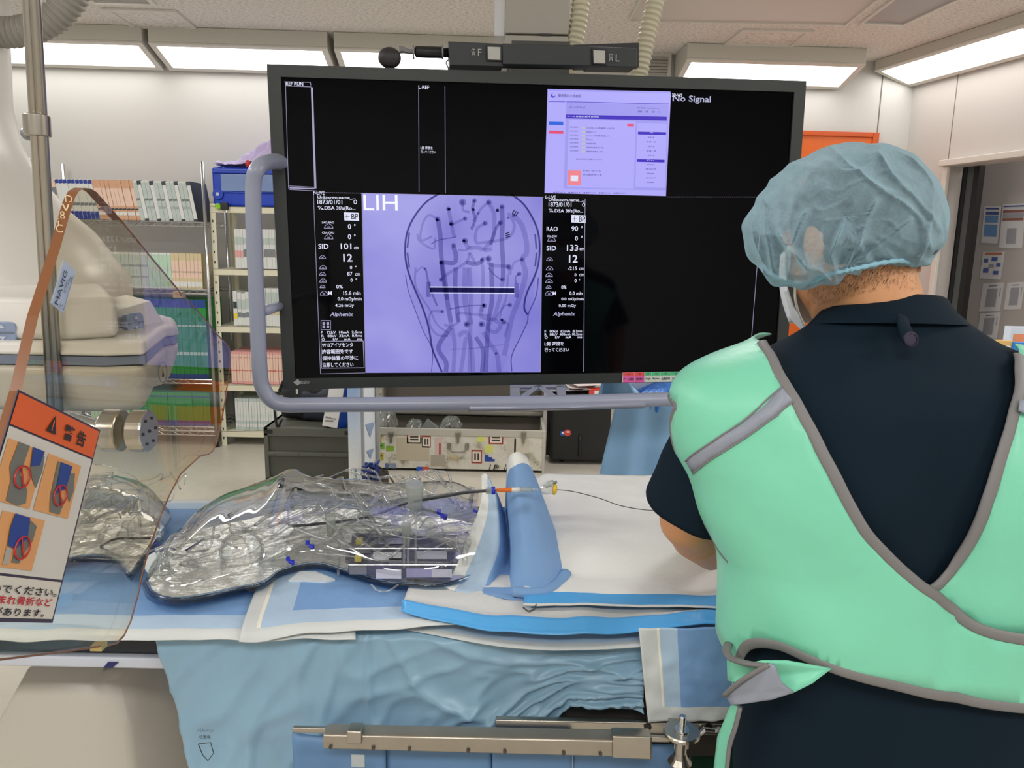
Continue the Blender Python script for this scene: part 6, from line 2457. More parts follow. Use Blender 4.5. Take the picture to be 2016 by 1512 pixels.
# support frame seen through the shell
fr_ = MB()
m_fr = clear('grey_tint_plate', (214, 218, 232), (170, 176, 200), gloss=.8, rough=.1, frost=.25, frost_rgb=(150, 156, 190))
q = [(684, 1128), (885, 1146), (900, 1056), (694, 1052)]
P = [atz(x, y, ZP + .012) for x, y in q]
fr_.prism(P, (0, 0, .003))
fr_.build('tinted_plate', m_fr, vp)
for (x0, y0_, x1, y1, rgb) in ((680, 1070, 730, 1098, (104, 110, 124)), (745, 1060, 800, 1080, (170, 176, 206)), (688, 1112, 722, 1140, (110, 116, 130)), (735, 1088, 790, 1112, (206, 210, 220)), (800, 1120, 850, 1146, (150, 152, 196)),
                             (740, 1122, 790, 1148, (190, 194, 214)), (820, 1085, 880, 1110, (186, 190, 206)), (850, 1122, 890, 1146, (196, 198, 214)), (765, 1100, 790, 1120, (92, 98, 112))):
    MB().prism([atz(x, y, ZP + .016) for x, y in ((x0, y1 - 9), (x1, y1 - 9), (x1, y0_), (x0, y0_))], (0, 0, .001)).build('inlay', mat('inlay_%d_%d_%d' % rgb, rgb, rough=.3), vp)
for (x0, x1, y) in ((688, 900, 1080), (686, 900, 1112)):
    MB().tube([atz(x0, y, ZP + .02), atz(x1, y, ZP + .02)], .0015, 6).build('support_rod', m_tubec, vp)
for (x, y) in ((708, 1066), (706, 1100)):
    c = atz(x, y, ZP + .02)
    MB().box((c.x - .006, c.y - .008, c.z - .003), (c.x + .006, c.y + .008, c.z + .006)).build('yellow_plug', mat('plug_yellow', (196, 182, 96), rough=.5), vp)
gz = MB().prism([atz(x, y, ZP - .013) for x, y in ((568, 1146), (640, 1148), (660, 1144), (620, 1128), (590, 1128))], (0, 0, .004))
gz.build('mesh_foot', mat('mesh_white', (214, 222, 226), rough=.7, bump=1.0, bscale=180), vp)
for (cx, cy, Y, k) in ((872, 1014, 1.44, 1.0), (612, 1074, 1.36, .8), (573, 1105, 1.31, .7), (935, 1005, 1.45, .6)):
    c = at(cx, cy, Y)
    st = MB()
    st.cyl(c + Vector((-.005 * k, 0, 0)), c + Vector((.008 * k, -.004, -.003 * k)), .005 * k, 10)
    if k > .65:
        st.box((c.x - .012 * k, c.y - .003, c.z + .001), (c.x - .003 * k, c.y + .003, c.z + .012 * k))
        st.box((c.x + .001, c.y - .003, c.z - .010 * k), (c.x + .008 * k, c.y + .003, c.z + .002))
    st.build('stopcock', m_blueclip, vp, bevel=.001)
pxtube([(884, 1016, 1.44), (905, 1012, 1.44), (930, 1006, 1.45)], .0045, m_frost, 'port_tube')

# ------------------------------------------------------------------ catheter set
HY = 1.355
ct = thing('catheter', 'orange and clear catheter hub with yellow knob across the folded pad', 'catheter', at(1000, 966, HY))
pxtube([(832, 984, 1.47), (880, 976, 1.43), (920, 969, 1.39), (962, 966, HY)], .0032, mat('sheath_dark', (58, 60, 64)), 'sheath', ct)
pxtube([(957, 966, HY), (968, 966, HY)], .006, m_frost, 'sheath_hub', ct)
pxtube([(968, 966, HY - .002), (975, 965.5, HY - .002)], .0072, m_blueclip, 'blue_cap', ct, 12)
MB().tube([at(975, 965, HY), at(984, 965, HY), at(1007, 964.5, HY)], [.0022, .0032, .0046], 12).build('strain_relief', mat('relief_orange', (222, 112, 32), rough=.4), ct)
pxtube([(1007, 964.5, HY), (1024, 964, HY)], .0042, mat('hub_white', (226, 224, 216), rough=.35), 'white_collar', ct, 12)
pxtube([(1024, 964, HY), (1046, 964, HY)], .0045, m_frost, 'clear_hub', ct, 12)
pxtube([(1046, 964, HY), (1064, 963, HY)], .003, m_tubec, 'hub_tube', ct, 12)
MB().lathe(at(1064, 963, HY), (1, 0, -.05), [(0, .004), (.004, .008), (.014, .009), (.024, .006), (.026, .0)], 16).build('y_connector', m_tubec, ct)
pxtube([(1074, 958, HY), (1082, 952, HY), (1090, 950, HY)], .005, m_frost, 'side_arm', ct, 12)
pxtube([(1088, 950, HY), (1097, 949, HY)], .0025, m_greymetal, 'side_tip', ct)
MB().lathe(at(1088, 963, HY), (1, 0, -.05), [(0, .004), (.001, .0105), (.005, .0105), (.008, .006), (.008, 0)], 18).build('yellow_knob', mat('knob_yellow', (226, 190, 40), rough=.4), ct)
gw_end = at(1340, 1004, 1.34)
MB().tube(spline([at(1096, 964, HY), at(1130, 968, HY), at(1180, 981, 1.36), at(1220, 995, 1.36), at(1262, 1003, 1.36), at(1300, 1005, 1.35), gw_end], 6), .0008, 6).build('guide_wire', m_dkmetal, ct)
tag(MB().tube(spline([atz(1030, 1196, Z0 + .040), atz(1040, 1203, Z0 + .040), atz(1050, 1200, Z0 + .040), atz(1056, 1190, Z0 + .044)], 5), .0012, 6).build('wire_loop', m_dkmetal), 'small bent wire peeping out under the folded pad', 'wire')
# ------------------------------------------------------------------ people
m_skin = mat('skin', (206, 148, 104), rough=.5, var=.05, vscale=14, bump=.08, bscale=90, bdist=.001, sss=.08)
m_scrub = mat('scrub_navy', (13, 29, 41), rough=.85, spec=.15, bump=.15, bscale=420, bdist=.0006, var=.03)
m_hair = mat('black_hair', (26, 22, 20), rough=.55, bump=.8, bscale=220, bdist=.003)


def capsule(mb, a, b, ra, rb, n=18):
    a, b = Vector(a), Vector(b)
    d = (b - a)
    L = max(d.length, 1e-4)
    prof = []
    for k in range(5):
        t = -math.pi / 2 + math.pi / 2 * k / 4.001
        prof.append((ra * math.sin(t), max(ra * math.cos(t), .0005)))
    for k in range(1, 5):
        t = math.pi / 2 * k / 4.001
        prof.append((L + rb * math.sin(t), max(rb * math.cos(t), .0005)))
    return mb.lathe(a, d, prof, n)


def ellip(mb, c, r, M=None, n=22, k=14):
    c = Vector(c)
    rings = []
    for i in range(k + 1):
        t = max(.03, min(math.pi - .03, math.pi * i / k))
        ring = []
        for j in range(n):
            p = Vector((math.cos(2 * math.pi * j / n) * math.sin(t) * r[0], math.sin(2 * math.pi * j / n) * math.sin(t) * r[1], -math.cos(t) * r[2]))
            ring.append(c + (M @ p if M else p))
        rings.append(ring)
    return mb.rings(rings)


def chain(mb, pts, rs):
    for i in range(len(pts) - 1):
        capsule(mb, pts[i], pts[i + 1], rs[i], rs[i + 1])


def hand(mb, w, d, palm_n, side, curl=.5, s=1.0):
    """w: wrist, d: direction of the palm, palm_n: normal on the back of the hand, side: +1/-1 side of the thumb"""
    w, d, nn = Vector(w), Vector(d).normalized(), Vector(palm_n).normalized()
    nn = (nn - d * nn.dot(d)).normalized()
    t = d.cross(nn).normalized() * side
    for k, off in enumerate((-.030, -.010, .010, .028)):
        capsule(mb, w + d * .01 + t * off * .5, w + d * .085 * s + t * off, .013, .0105)
    capsule(mb, w, w + d * .05, .022, .02)
    Ls = [(.038, .024, .018), (.043, .027, .02), (.046, .029, .02), (.041, .026, .019)]
    for k, off in enumerate((-.030, -.010, .010, .030)):
        p = w + d * .088 * s + t * off
        dd = (d + t * off * 3).normalized()
        r = .0098
        for m_, L in enumerate(Ls[k]):
            a = curl * (.5 + .45 * m_)
            ax = dd * math.cos(a * (m_ + 1) * .6) - nn * math.sin(a * (m_ + 1) * .6)
            q = p + ax * L * s
            capsule(mb, p, q, r, r - .0012, 10)
            p, r = q, r - .0012
    p = w + d * .02 + t * .026
    for L, r, b in ((.038, .0125, .9), (.030, .0108, .5), (.024, .0095, .25)):
        ax = (d * (1 - b * .5) + t * b - nn * .35).normalized()
        q = p + ax * L * s
        capsule(mb, p, q, r, r - .001, 10)
        p = q


def head(mb, c, F, U, s=1.0):
    """head centred at c, face along F, up U"""
    F, U = Vector(F).normalized(), Vector(U).normalized()
    U = (U - F * U.dot(F)).normalized()
    S = F.cross(U).normalized()
    M = Matrix((S, F, U)).transposed()
    P = lambda x, y, z: c + M @ Vector((x * s, y * s, z * s))
    ellip(mb, P(0, -.012, .028), (.077 * s, .096 * s, .092 * s), M)
    ellip(mb, P(0, .03, -.035), (.060 * s, .062 * s, .075 * s), M)
    ellip(mb, P(0, .055, -.082), (.030 * s, .028 * s, .026 * s), M)
    capsule(mb, P(0, .088, .012), P(0, .106, -.026), .008 * s, .013 * s)
    ellip(mb, P(.030, .074, -.02), (.022 * s, .018 * s, .02 * s), M)
    ellip(mb, P(-.030, .074, -.02), (.022 * s, .018 * s, .02 * s), M)
    capsule(mb, P(-.035, .078, .028), P(.035, .078, .028), .012 * s, .012 * s)
    capsule(mb, P(-.018, .090, -.052), P(.018, .090, -.052), .007 * s, .007 * s)
    for sx in (-1, 1):
        ellip(mb, P(sx * .079, -.008, -.008), (.010 * s, .020 * s, .032 * s), M)
        ellip(mb, P(sx * .078, -.004, -.036), (.008 * s, .010 * s, .010 * s), M)
    return P, M


def skinobj(mb, name, parent, mtl=None, vox=.0055, it=5):
    o = mb.build(name, mtl or m_skin, parent, smooth=True)
    r = o.modifiers.new('remesh', 'REMESH')
    r.mode = 'VOXEL'
    r.voxel_size = vox
    r.use_smooth_shade = True
    sm = o.modifiers.new('smooth', 'SMOOTH')
    sm.iterations = it
    sm.factor = .5
    return o


def eyes(P, parent):
    for sx in (-1, 1):
        MB().sphere(P(sx * .030, .078, .008), .0115, 14, 10).build('eye', mat('eye_white', (228, 226, 220), rough=.2), parent, smooth=True)
        MB().sphere(P(sx * .030, .0865, .008), .0050, 12, 8).build('iris', mat('eye_dark', (40, 26, 20), rough=.2), parent, smooth=True)


# ---- the operator in front of the table
p1 = thing('person', 'person seen from behind in navy scrubs, green wrap apron and blue bouffant cap', 'person', (.50, .93, 0))
# (py, pxL, pxR, Yc, half depth, exponent)
prof = [(1640, 1452, 2072, .90, .118, 2.4), (1512, 1450, 2070, .90, .118, 2.4), (1400, 1452, 2060, .90, .116, 2.4), (1270, 1447, 2065, .90, .112, 2.4), (1180, 1446, 2068, .90, .112, 2.4), (1100, 1446, 2075, .905, .115, 2.4), (1060, 1432, 2088, .91, .118, 2.4),
        (1000, 1402, 2110, .915, .120, 2.3), (940, 1382, 2126, .92, .122, 2.3), (870, 1356, 2144, .925, .118, 2.2), (800, 1350, 2150, .93, .110, 2.2), (765, 1366, 2140, .935, .104, 2.2), (740, 1404, 2112, .94, .098, 2.2), (712, 1470, 2058, .95, .090, 2.1), (690, 1516, 2008, .958, .084, 2.1),
        (668, 1556, 1956, .965, .078, 2.0), (648, 1590, 1922, .975, .074, 2.0), (630, 1608, 1896, .98, .070, 2.0), (612, 1624, 1876, .985, .067, 2.0)]
SECT = []
for py, xl_, xr2, Yc, b, e in prof:
    a, c = at(xl_, py, Yc), at(xr2, py, Yc)
    SECT.append((Vector(((a.x + c.x) / 2, Yc, (a.z + c.z) / 2)), (c.x - a.x) / 2, b, e))
SN = len(SECT) - 1


def cr(vals, t):
    i = min(int(t), SN - 1)
    f = t - i
    a, b, c, d = [vals[max(0, min(SN, i + k))] for k in (-1, 0, 1, 2)]
    return ((2 * b) + (c - a) * f + (2 * a - 5 * b + 4 * c - d) * f * f + (3 * b - a - 3 * c + d) * f ** 3) * .5


CX_, CY_, CZ_, CA_, CB_, CE_ = [[s[0].x for s in SECT], [s[0].y for s in SECT], [s[0].z for s in SECT], [s[1] for s in SECT], [s[2] for s in SECT], [s[3] for s in SECT]]


def torso(u, v, off=0.0, wr=0.0):
    """u: 0..1 round the body (0.5 = middle of the back, 0.25 = viewer's left side), v: 0..1 up"""
    t = v * SN
    a, b, e = cr(CA_, t) + off, cr(CB_, t) + off, cr(CE_, t)
    th = 2 * math.pi * u
    sx, cy = -math.sin(th), math.cos(th)
    x = math.copysign(abs(sx) ** (2 / e), sx) * a
    y = math.copysign(abs(cy) ** (2 / e), cy) * b
    # shoulder blades and the hollow of the spine
    p = Vector((cr(CX_, t) + x, cr(CY_, t) + y, cr(CZ_, t)))
    if y < 0:
        k = abs(y) / b
        zz = p.z
        sp = math.exp(-((x - .01) / .035) ** 2) * .014 * math.exp(-((zz - 1.22) / .15) ** 2)
        bl = (math.exp(-((abs(x) - .095) / .05) ** 2)) * .010 * math.exp(-((zz - 1.33) / .07) ** 2)
        p.y += (sp - bl) * k
    if wr:
        d = wr * (mnoise.noise(Vector((p.x * 9 + p.z * 6, p.z * 7, 3.3))) + .5 * mnoise.noise(Vector((p.x * 22, p.z * 14 + p.x * 16, 7.1))))
        p += Vector((x, y, 0)).normalized() * d
    return p


def tnormal(u, v):
    e = .004
    a = torso(u + e, v) - torso(u - e, v)
    b = torso(u, min(v + e, 1)) - torso(u, max(v - e, 0))
    n = a.cross(b)
    if n.length < 1e-9:
        return Vector((0, -1, 0))
    n.normalize()
    c = Vector((cr(CX_, v * SN), cr(CY_, v * SN), cr(CZ_, v * SN)))
    if n.dot(torso(u, v) - c) < 0:
        n = -n
    return n


mb = MB()
nu, nv = 120, 110
for j in range(nv + 1):
    for i in range(nu):
        mb.v.append(torso(i / nu, j / nv, 0.0, .0022))
for j in range(nv):
    for i in range(nu):
        mb.f.append((j * nu + i, j * nu + (i + 1) % nu, (j + 1) * nu + (i + 1) % nu, (j + 1) * nu + i))
mb.m = [0] * len(mb.f)
mb.f.append(tuple(range(nu - 1, -1, -1)))
mb.m.append(0)
top_ = mb.build('scrub_top', m_scrub, p1, smooth=True)
# collar band
cb = MB()
rings = []
for (py, xl_, xr2, Yc, b, up) in ((640, 1602, 1894, .978, .076, 0), (622, 1612, 1874, .985, .074, 0), (606, 1630, 1862, .992, .070, 0), (592, 1650, 1852, 1.0, .066, 0), (588, 1658, 1846, 1.0, .060, 0), (612, 1640, 1858, .995, .060, 0)):
    a, c = at(xl_, py, Yc), at(xr2, py, Yc)
    m_, w = (a + c) / 2, (c.x - a.x) / 2
    rings.append([m_ + Vector((w * math.cos(t), b * math.sin(t), -.022 * math.sin(t) * (1 if math.sin(t) > 0 else .45) + .0 * t)) for t in [2 * math.pi * k / 48 for k in range(48)]])
cb.rings(rings, cap=False)
cb.build('collar', m_scrub, p1, smooth=True)
# loop tab with a button
tb2 = MB()
tb2.tube(spline([at(1777, 622, .897), at(1780, 640, .878), at(1786, 660, .866), at(1793, 676, .858)], 4), .0085, 8, flat=.22, nrm=[(0, -1, .3)] * 13)
tb2.build('loop_tab', m_scrub, top_, smooth=True)
q = at(1792, 668, .852)
bt_ = MB()
bt_.lathe(q, (.05, -1, .25), [(0, .0), (0, .0085), (.002, .0085), (.0025, .0065), (.0015, .0062), (.0015, 0)], 20)
bt_.build('button', mat('button_navy', (34, 28, 52), rough=.25), top_)

# arms, head and body as one skin
hc = at(1676, 478, 1.03)
Fh, Uh = Vector((-.42, .90, -.28)), Vector((-.12, .22, 1))
B = MB()
Ph, Mh = head(B, hc, Fh, Uh, .94)
neck0 = at(1742, 655, .985)
chain(B, [hc + Vector((.012, -.012, -.075)), neck0 + Vector((0, .0, -.03))], [.062, .066])
chain(B, [hc + Vector((.0, -.03, -.02)), neck0 + Vector((0, -.01, -.0))], [.058, .055])
SHL, SHR = at(1450, 815, .93), at(2052, 812, .93)
SHL.z = SHR.z = (SHL.z + SHR.z) / 2
ELL = at(1352, 1022, .99)
ELR = Vector((SHR.x + .055, .99, ELL.z))
WRL = Vector((ELL.x + .10, 1.22, 1.085))
WRR = Vector((ELR.x - .10, 1.22, 1.085))
chain(B, [SHL, SHL.lerp(ELL, .55), ELL], [.048, .044, .037])
chain(B, [ELL, ELL.lerp(WRL, .35), WRL], [.038, .039, .025])
chain(B, [SHR, SHR.lerp(ELR, .55), ELR], [.048, .044, .037])
chain(B, [ELR, ELR.lerp(WRR, .35), WRR], [.038, .039, .025])
hand(B, WRL, (.35, .9, -.12), (0, .1, 1), 1, .75)
hand(B, WRR, (-.35, .9, -.12), (0, .1, 1), -1, .75)
cxh, cyh = SECT[0][0].x, .90
for z0, z1, r0, r1 in ((1.34, 1.15, .065, .075), (1.15, .92, .075, .08)):
    for dx in (-.08, .0, .08):
        capsule(B, (cxh + dx, .925, z0), (cxh + dx, .90, z1), r0, r1)
for sx in (-1, 1):
    hip, kn_, an = Vector((cxh + sx * .09, .90, .90)), Vector((cxh + sx * .10, .88, .50)), Vector((cxh + sx * .11, .91, .10))
    chain(B, [hip, kn_, an], [.085, .058, .04])
    chain(B, [an, an + Vector((0, .12, -.045))], [.04, .032])
capsule(B, at(1776, 512, 1.01), at(1803, 528, 1.0), .013, .009)
skin1 = skinobj(B, 'body', p1)
eyes(Ph, p1)
# hair below the cap and on the crown
hr = MB()
ellip(hr, Ph(0, -.020, .030), (.079, .093, .089), Mh)
ellip(hr, Ph(0, -.036, -.020), (.0795, .074, .036), Mh)
ellip(hr, Ph(0, -.008, -.006), (.0795, .072, .046), Mh)
o = hr.build('hair', m_hair, p1, smooth=True)
from mathutils.bvhtree import BVHTree
bpy.context.view_layer.update()
dgr = bpy.context.evaluated_depsgraph_get()
bvh = BVHTree.FromObject(skin1, dgr)
off0 = wloc(skin1)
nape = MB()
random.seed(2)
hem_px = [(1500, 540), (1562, 556), (1620, 552), (1680, 532), (1735, 518), (1800, 520), (1830, 520)]


def hem_y(x):
    for (a, ya), (b, yb) in zip(hem_px, hem_px[1:]):
        if a <= x <= b:
            return ya + (yb - ya) * (x - a) / (b - a)
    return 530


for k in range(2600):
    x = random.uniform(1545, 1815)
    dpth = random.random() ** 2.6
    y = hem_y(x) - 14 + dpth * (62 if x > 1590 else 26)
    d = ray(x, y).normalized()
    loc, nrm, ix, ds = bvh.ray_cast(CAMC - off0, d)
    if loc is None:
        continue
    p = loc + off0 + nrm * .0006
    dn = Vector((-.45 + random.uniform(-.3, .3), 0, -1))
    dn = (dn - nrm * dn.dot(nrm)).normalized()
    q = p + dn * random.uniform(.003, .006) + nrm * .0006
    w = dn.cross(nrm).normalized() * .00015
    nape.add([p - w, p + w, q], [(0, 1, 2)])
no = nape.build('nape_hair', m_hair, p1, recalc=False)
no['kind'] = 'stuff'
# scrub sleeves
def sleeve(S, E, sgn, name='sleeve'):
    d = (E - S)
    end = S + d * .86
    P = [S + Vector((-sgn * .05, .0, -.005)), S + Vector((0, 0, .0)), S.lerp(end, .35), S.lerp(end, .7), end, end + d.normalized() * .004, end - d.normalized() * .02]
    R_ = [.048, .062, .064, .064, .066, .060, .057]
    mb = MB()
    mb.tube(spline(P[:5], 6) + P[5:], [R_[0]] * 1 + [R_[min(4, int(i / 6))] * (1 - (i % 6) / 6) + R_[min(4, int(i / 6) + 1)] * ((i % 6) / 6) for i in range(1, 25)] + R_[5:], 40, cap=False)
    for i, v in enumerate(mb.v):
        mb.v[i] = v + (v - S.lerp(E, .5)).normalized() * .004 * mnoise.noise(Vector((v.x * 18, v.y * 12, v.z * 26)))
    return mb.build(name, m_scrub, p1, smooth=True)


sleeve(SHL, ELL, -1)
sleeve(SHR, ELR, 1)
# trousers and shoes
for sx in (-1, 1):
    lg = MB()
    P = [(cxh + sx * .085, .90, .98), (cxh + sx * .095, .90, .80), (cxh + sx * .10, .885, .5), (cxh + sx * .108, .90, .14), (cxh + sx * .11, .905, .07)]
    lg.tube(spline(P, 5), [.11] * 5 + [.105] * 5 + [.088] * 5 + [.075] * 6, 28)
    lg.build('trouser_leg', m_scrub, p1, smooth=True)
    sh2 = MB()
    ellip(sh2, (cxh + sx * .11, .955, .045), (.048, .14, .044))
    sh2.build('shoe', m_black, p1, smooth=True)

# bouffant cap: silhouette radii by angle, measured round the head
m_cap = bpy.data.materials.new('bouffant_cap')
m_cap.use_nodes = True
nt = m_cap.node_tree
nt.nodes.remove(nt.nodes['Principled BSDF'])
tc = nt.nodes.new('ShaderNodeTexCoord')
ns = nt.nodes.new('ShaderNodeTexNoise')
ns.inputs['Scale'].default_value = 60
ns.inputs['Detail'].default_value = 8
ns.inputs['Roughness'].default_value = .8
ns.inputs['Distortion'].default_value = 1.2
nt.links.new(tc.outputs['Object'], ns.inputs['Vector'])
mr = nt.nodes.new('ShaderNodeMapRange')
mr.inputs[1].default_value, mr.inputs[2].default_value = .3, .7
mr.inputs[3].default_value, mr.inputs[4].default_value = .28, .56
nt.links.new(ns.outputs[0], mr.inputs[0])
lw = nt.nodes.new('ShaderNodeLayerWeight')
lw.inputs[0].default_value = .45
ad = nt.nodes.new('ShaderNodeMath')
ad.operation = 'MULTIPLY_ADD'
ad.inputs[1].default_value = .66
ad.use_clamp = True
nt.links.new(lw.outputs['Facing'], ad.inputs[0])
nt.links.new(mr.outputs[0], ad.inputs[2])
df = nt.nodes.new('ShaderNodeBsdfDiffuse')
df.inputs[0].default_value = lin((176, 208, 222))
tl = nt.nodes.new('ShaderNodeBsdfTranslucent')
tl.inputs[0].default_value = lin((176, 208, 222))
m1 = nt.nodes.new('ShaderNodeMixShader')
m1.inputs[0].default_value = .4
nt.links.new(df.outputs[0], m1.inputs[1])
nt.links.new(tl.outputs[0], m1.inputs[2])
tr = nt.nodes.new('ShaderNodeBsdfTransparent')
m2 = nt.nodes.new('ShaderNodeMixShader')
nt.links.new(ad.outputs[0], m2.inputs[0])
nt.links.new(tr.outputs[0], m2.inputs[1])
nt.links.new(m1.outputs[0], m2.inputs[2])
nt.links.new(m2.outputs[0], nt.nodes['Material Output'].inputs['Surface'])
sil = [(0, 190), (14, 184), (38, 172), (56, 152), (75, 136), (100, 128), (120, 128), (141, 138), (158, 152), (171, 168), (187, 191), (200, 190), (212, 186), (222, 182), (233, 166), (250, 134), (278, 108), (300, 118), (321, 148), (331, 176), (346, 187), (360, 190)]


def silr(deg):
    deg %= 360
    for (a, ra), (b, rb) in zip(sil, sil[1:]):
        if a <= deg <= b:
            t = (deg - a) / (b - a)
            t = t * t * (3 - 2 * t)
            return ra * (1 - t) + rb * t
    return 190


CC = at(1665, 425, 1.02)
kpx = (CC - CAMC).length / FPX * .965
Rax = CAMR @ X3
Uax = CAMR @ Y3
Fax = (CC - CAMC).normalized()
cp = MB()
NU, NV = 264, 132
CREASE = [[(1640, 305), (1680, 350), (1740, 395), (1790, 430), (1806, 480)], [(1752, 300), (1800, 350), (1835, 420), (1842, 470)], [(1715, 320), (1765, 385), (1830, 450)], [(1532, 360), (1530, 430), (1545, 520)], [(1600, 420), (1580, 470), (1565, 545)],
          [(1710, 405), (1690, 450), (1660, 520)], [(1770, 430), (1720, 470), (1675, 505)], [(1500, 420), (1515, 470), (1530, 530)], [(1660, 440), (1640, 490), (1650, 530)], [(1800, 440), (1790, 490), (1780, 512)], [(1560, 460), (1600, 500), (1640, 530)]]


def crease(px, py):
    h = 0
    for L in CREASE:
        best = 1e9
        for (x0, y0_), (x1, y1) in zip(L, L[1:]):
            dx, dy = x1 - x0, y1 - y0_
            t = max(0, min(1, ((px - x0) * dx + (py - y0_) * dy) / (dx * dx + dy * dy)))
            best = min(best, math.hypot(px - x0 - t * dx, py - y0_ - t * dy))
        h = max(h, math.exp(-best / 5.0))
    return h
for j in range(NV + 1):
    ph = math.pi * j / NV
    for i in range(NU):
        th = 2 * math.pi * i / NU
        deg = math.degrees(th)
        s = abs(math.sin(ph)) ** .82
        R_ = silr(deg) * kpx
        dpt = .135
        # radial folds gathered towards the elastic at the bottom
        low = max(0, -math.sin(th))
        f = .0035 * low * math.sin(th * 17 + 2 * math.sin(ph * 3)) * s
        q = Vector((math.cos(th) * s, math.sin(th) * s, math.cos(ph)))
        cre = mnoise.noise(q * 3.1 + Vector((4, 1, 2)))
        rid = (1 - abs(mnoise.noise(q * 1.6 + Vector((9, 3, 5)))) * 2) ** 5
        rid2 = (1 - abs(mnoise.noise(q * 3.2 + Vector((1, 7, 5)))) * 2) ** 8
        ck = crease(1665 + math.cos(th) * silr(deg) * s, 425 - math.sin(th) * silr(deg) * s) if ph < 1.75 else 0
        rr = (R_ + f) * s + (.006 * cre + .007 * max(rid, 0)) * (1 - s * .75)
        p = CC + Rax * (math.cos(th) * rr) + Uax * (math.sin(th) * rr) - Fax * (dpt * math.cos(ph) * (1 + .06 * cre + .06 * max(rid, 0) + .022 * max(rid2, 0)) + .011 * ck)
        cp.v.append(p)
for j in range(NV):
    for i in range(NU):
        a = (j * NU + i, j * NU + (i + 1) % NU, (j + 1) * NU + (i + 1) % NU, (j + 1) * NU + i)
        c = sum((cp.v[k] for k in a), Vector()) / 4
        l = Mh.transposed() @ (c - hc)
        if l.y > .035 and l.z < .035 and True:
            continue
        cp.f.append(a)
cp.m = [0] * len(cp.f)
co = cp.build('bouffant_cap', m_cap, p1, smooth=True, recalc=False)
# gathered hem of the cap at the nape
hm = [at(x, y, Y) for x, y, Y in ((1500, 522, 1.02), (1530, 548, .99), (1562, 558, .965), (1600, 556, .94), (1625, 543, .925), (1665, 533, .915), (1690, 528, .91), (1735, 518, .912), (1775, 514, .925), (1800, 522, .95), (1815, 514, .98))]
hp2 = spline(hm, 8)
hmm = MB()
hmm.tube(hp2, [.0030 + .0008 * math.sin(i * 1.9) for i in range(len(hp2))], 8)
hmm.build('cap_hem', mat('cap_hem', (140, 186, 204), rough=.8), co, smooth=True)
# face mask and its ear loop
mk = MB()


def mfn(u, v):
    a = math.radians(-62 + 124 * u)
    return Ph(.068 * math.sin(a), .022 + .088 * math.cos(a) + .012 * math.cos(a) * math.sin(v * math.pi), .005 - .10 * v)


mk.grid(mfn, 24, 12)
mk.build('face_mask', mat('mask_white', (226, 230, 234), rough=.7), p1, smooth=True, solid=.002)
lp = MB()
lp.tube(spline([at(1565, 560, .962), at(1566, 590, .965), at(1574, 620, .985), at(1588, 648, 1.0)], 5), .0016, 6)
lp.build('ear_loop', mat('mask_loop', (232, 230, 222), rough=.6), p1, smooth=True)
mk2 = MB()
a = [at(*q) for q in ((1545, 574, 1.01), (1551, 572, 1.0), (1562, 606, 1.0), (1590, 650, .995), (1584, 655, 1.02), (1560, 630, 1.04))]
mk2.add([a[0], a[1], a[2], a[3], a[4], a[5]], [(0, 1, 2, 5), (2, 3, 4, 5)])
mk2.build('mask_edge', mat('mask_white', (226, 230, 234)), p1, solid=.002)

# ---- green wrap apron: outlines traced on the body's own surface
m_green = mat('apron_green', (122, 208, 176), rough=.42, bump=.4, bscale=9, bdist=.012, sheen=.1)
m_trimg = mat('apron_binding', (118, 116, 116), rough=.6)
m_tape = mat('apron_grey_tape', (140, 146, 160), rough=.5)
GU, GV = 260, 240
us = [.04 + .92 * i / GU for i in range(GU + 1)]
vs_ = [j / GV for j in range(GV + 1)]
PX = np.zeros((GV + 1, GU + 1, 3))
for j, v in enumerate(vs_):
    for i, u in enumerate(us):
        p = torso(u, v, .012)
        x, y = proj(p)
        n = tnormal(u, v) if (i % 1 == 0) else None
        PX[j, i] = (x, y, 1.0 if n.dot(p - CAMC) < .02 else 0.0)


def onbody(px, py):
    d = (PX[:, :, 0] - px) ** 2 + (PX[:, :, 1] - py) ** 2 + (1 - PX[:, :, 2]) * 1e6
    j, i = np.unravel_index(np.argmin(d), d.shape)
    return us[i], vs_[j]


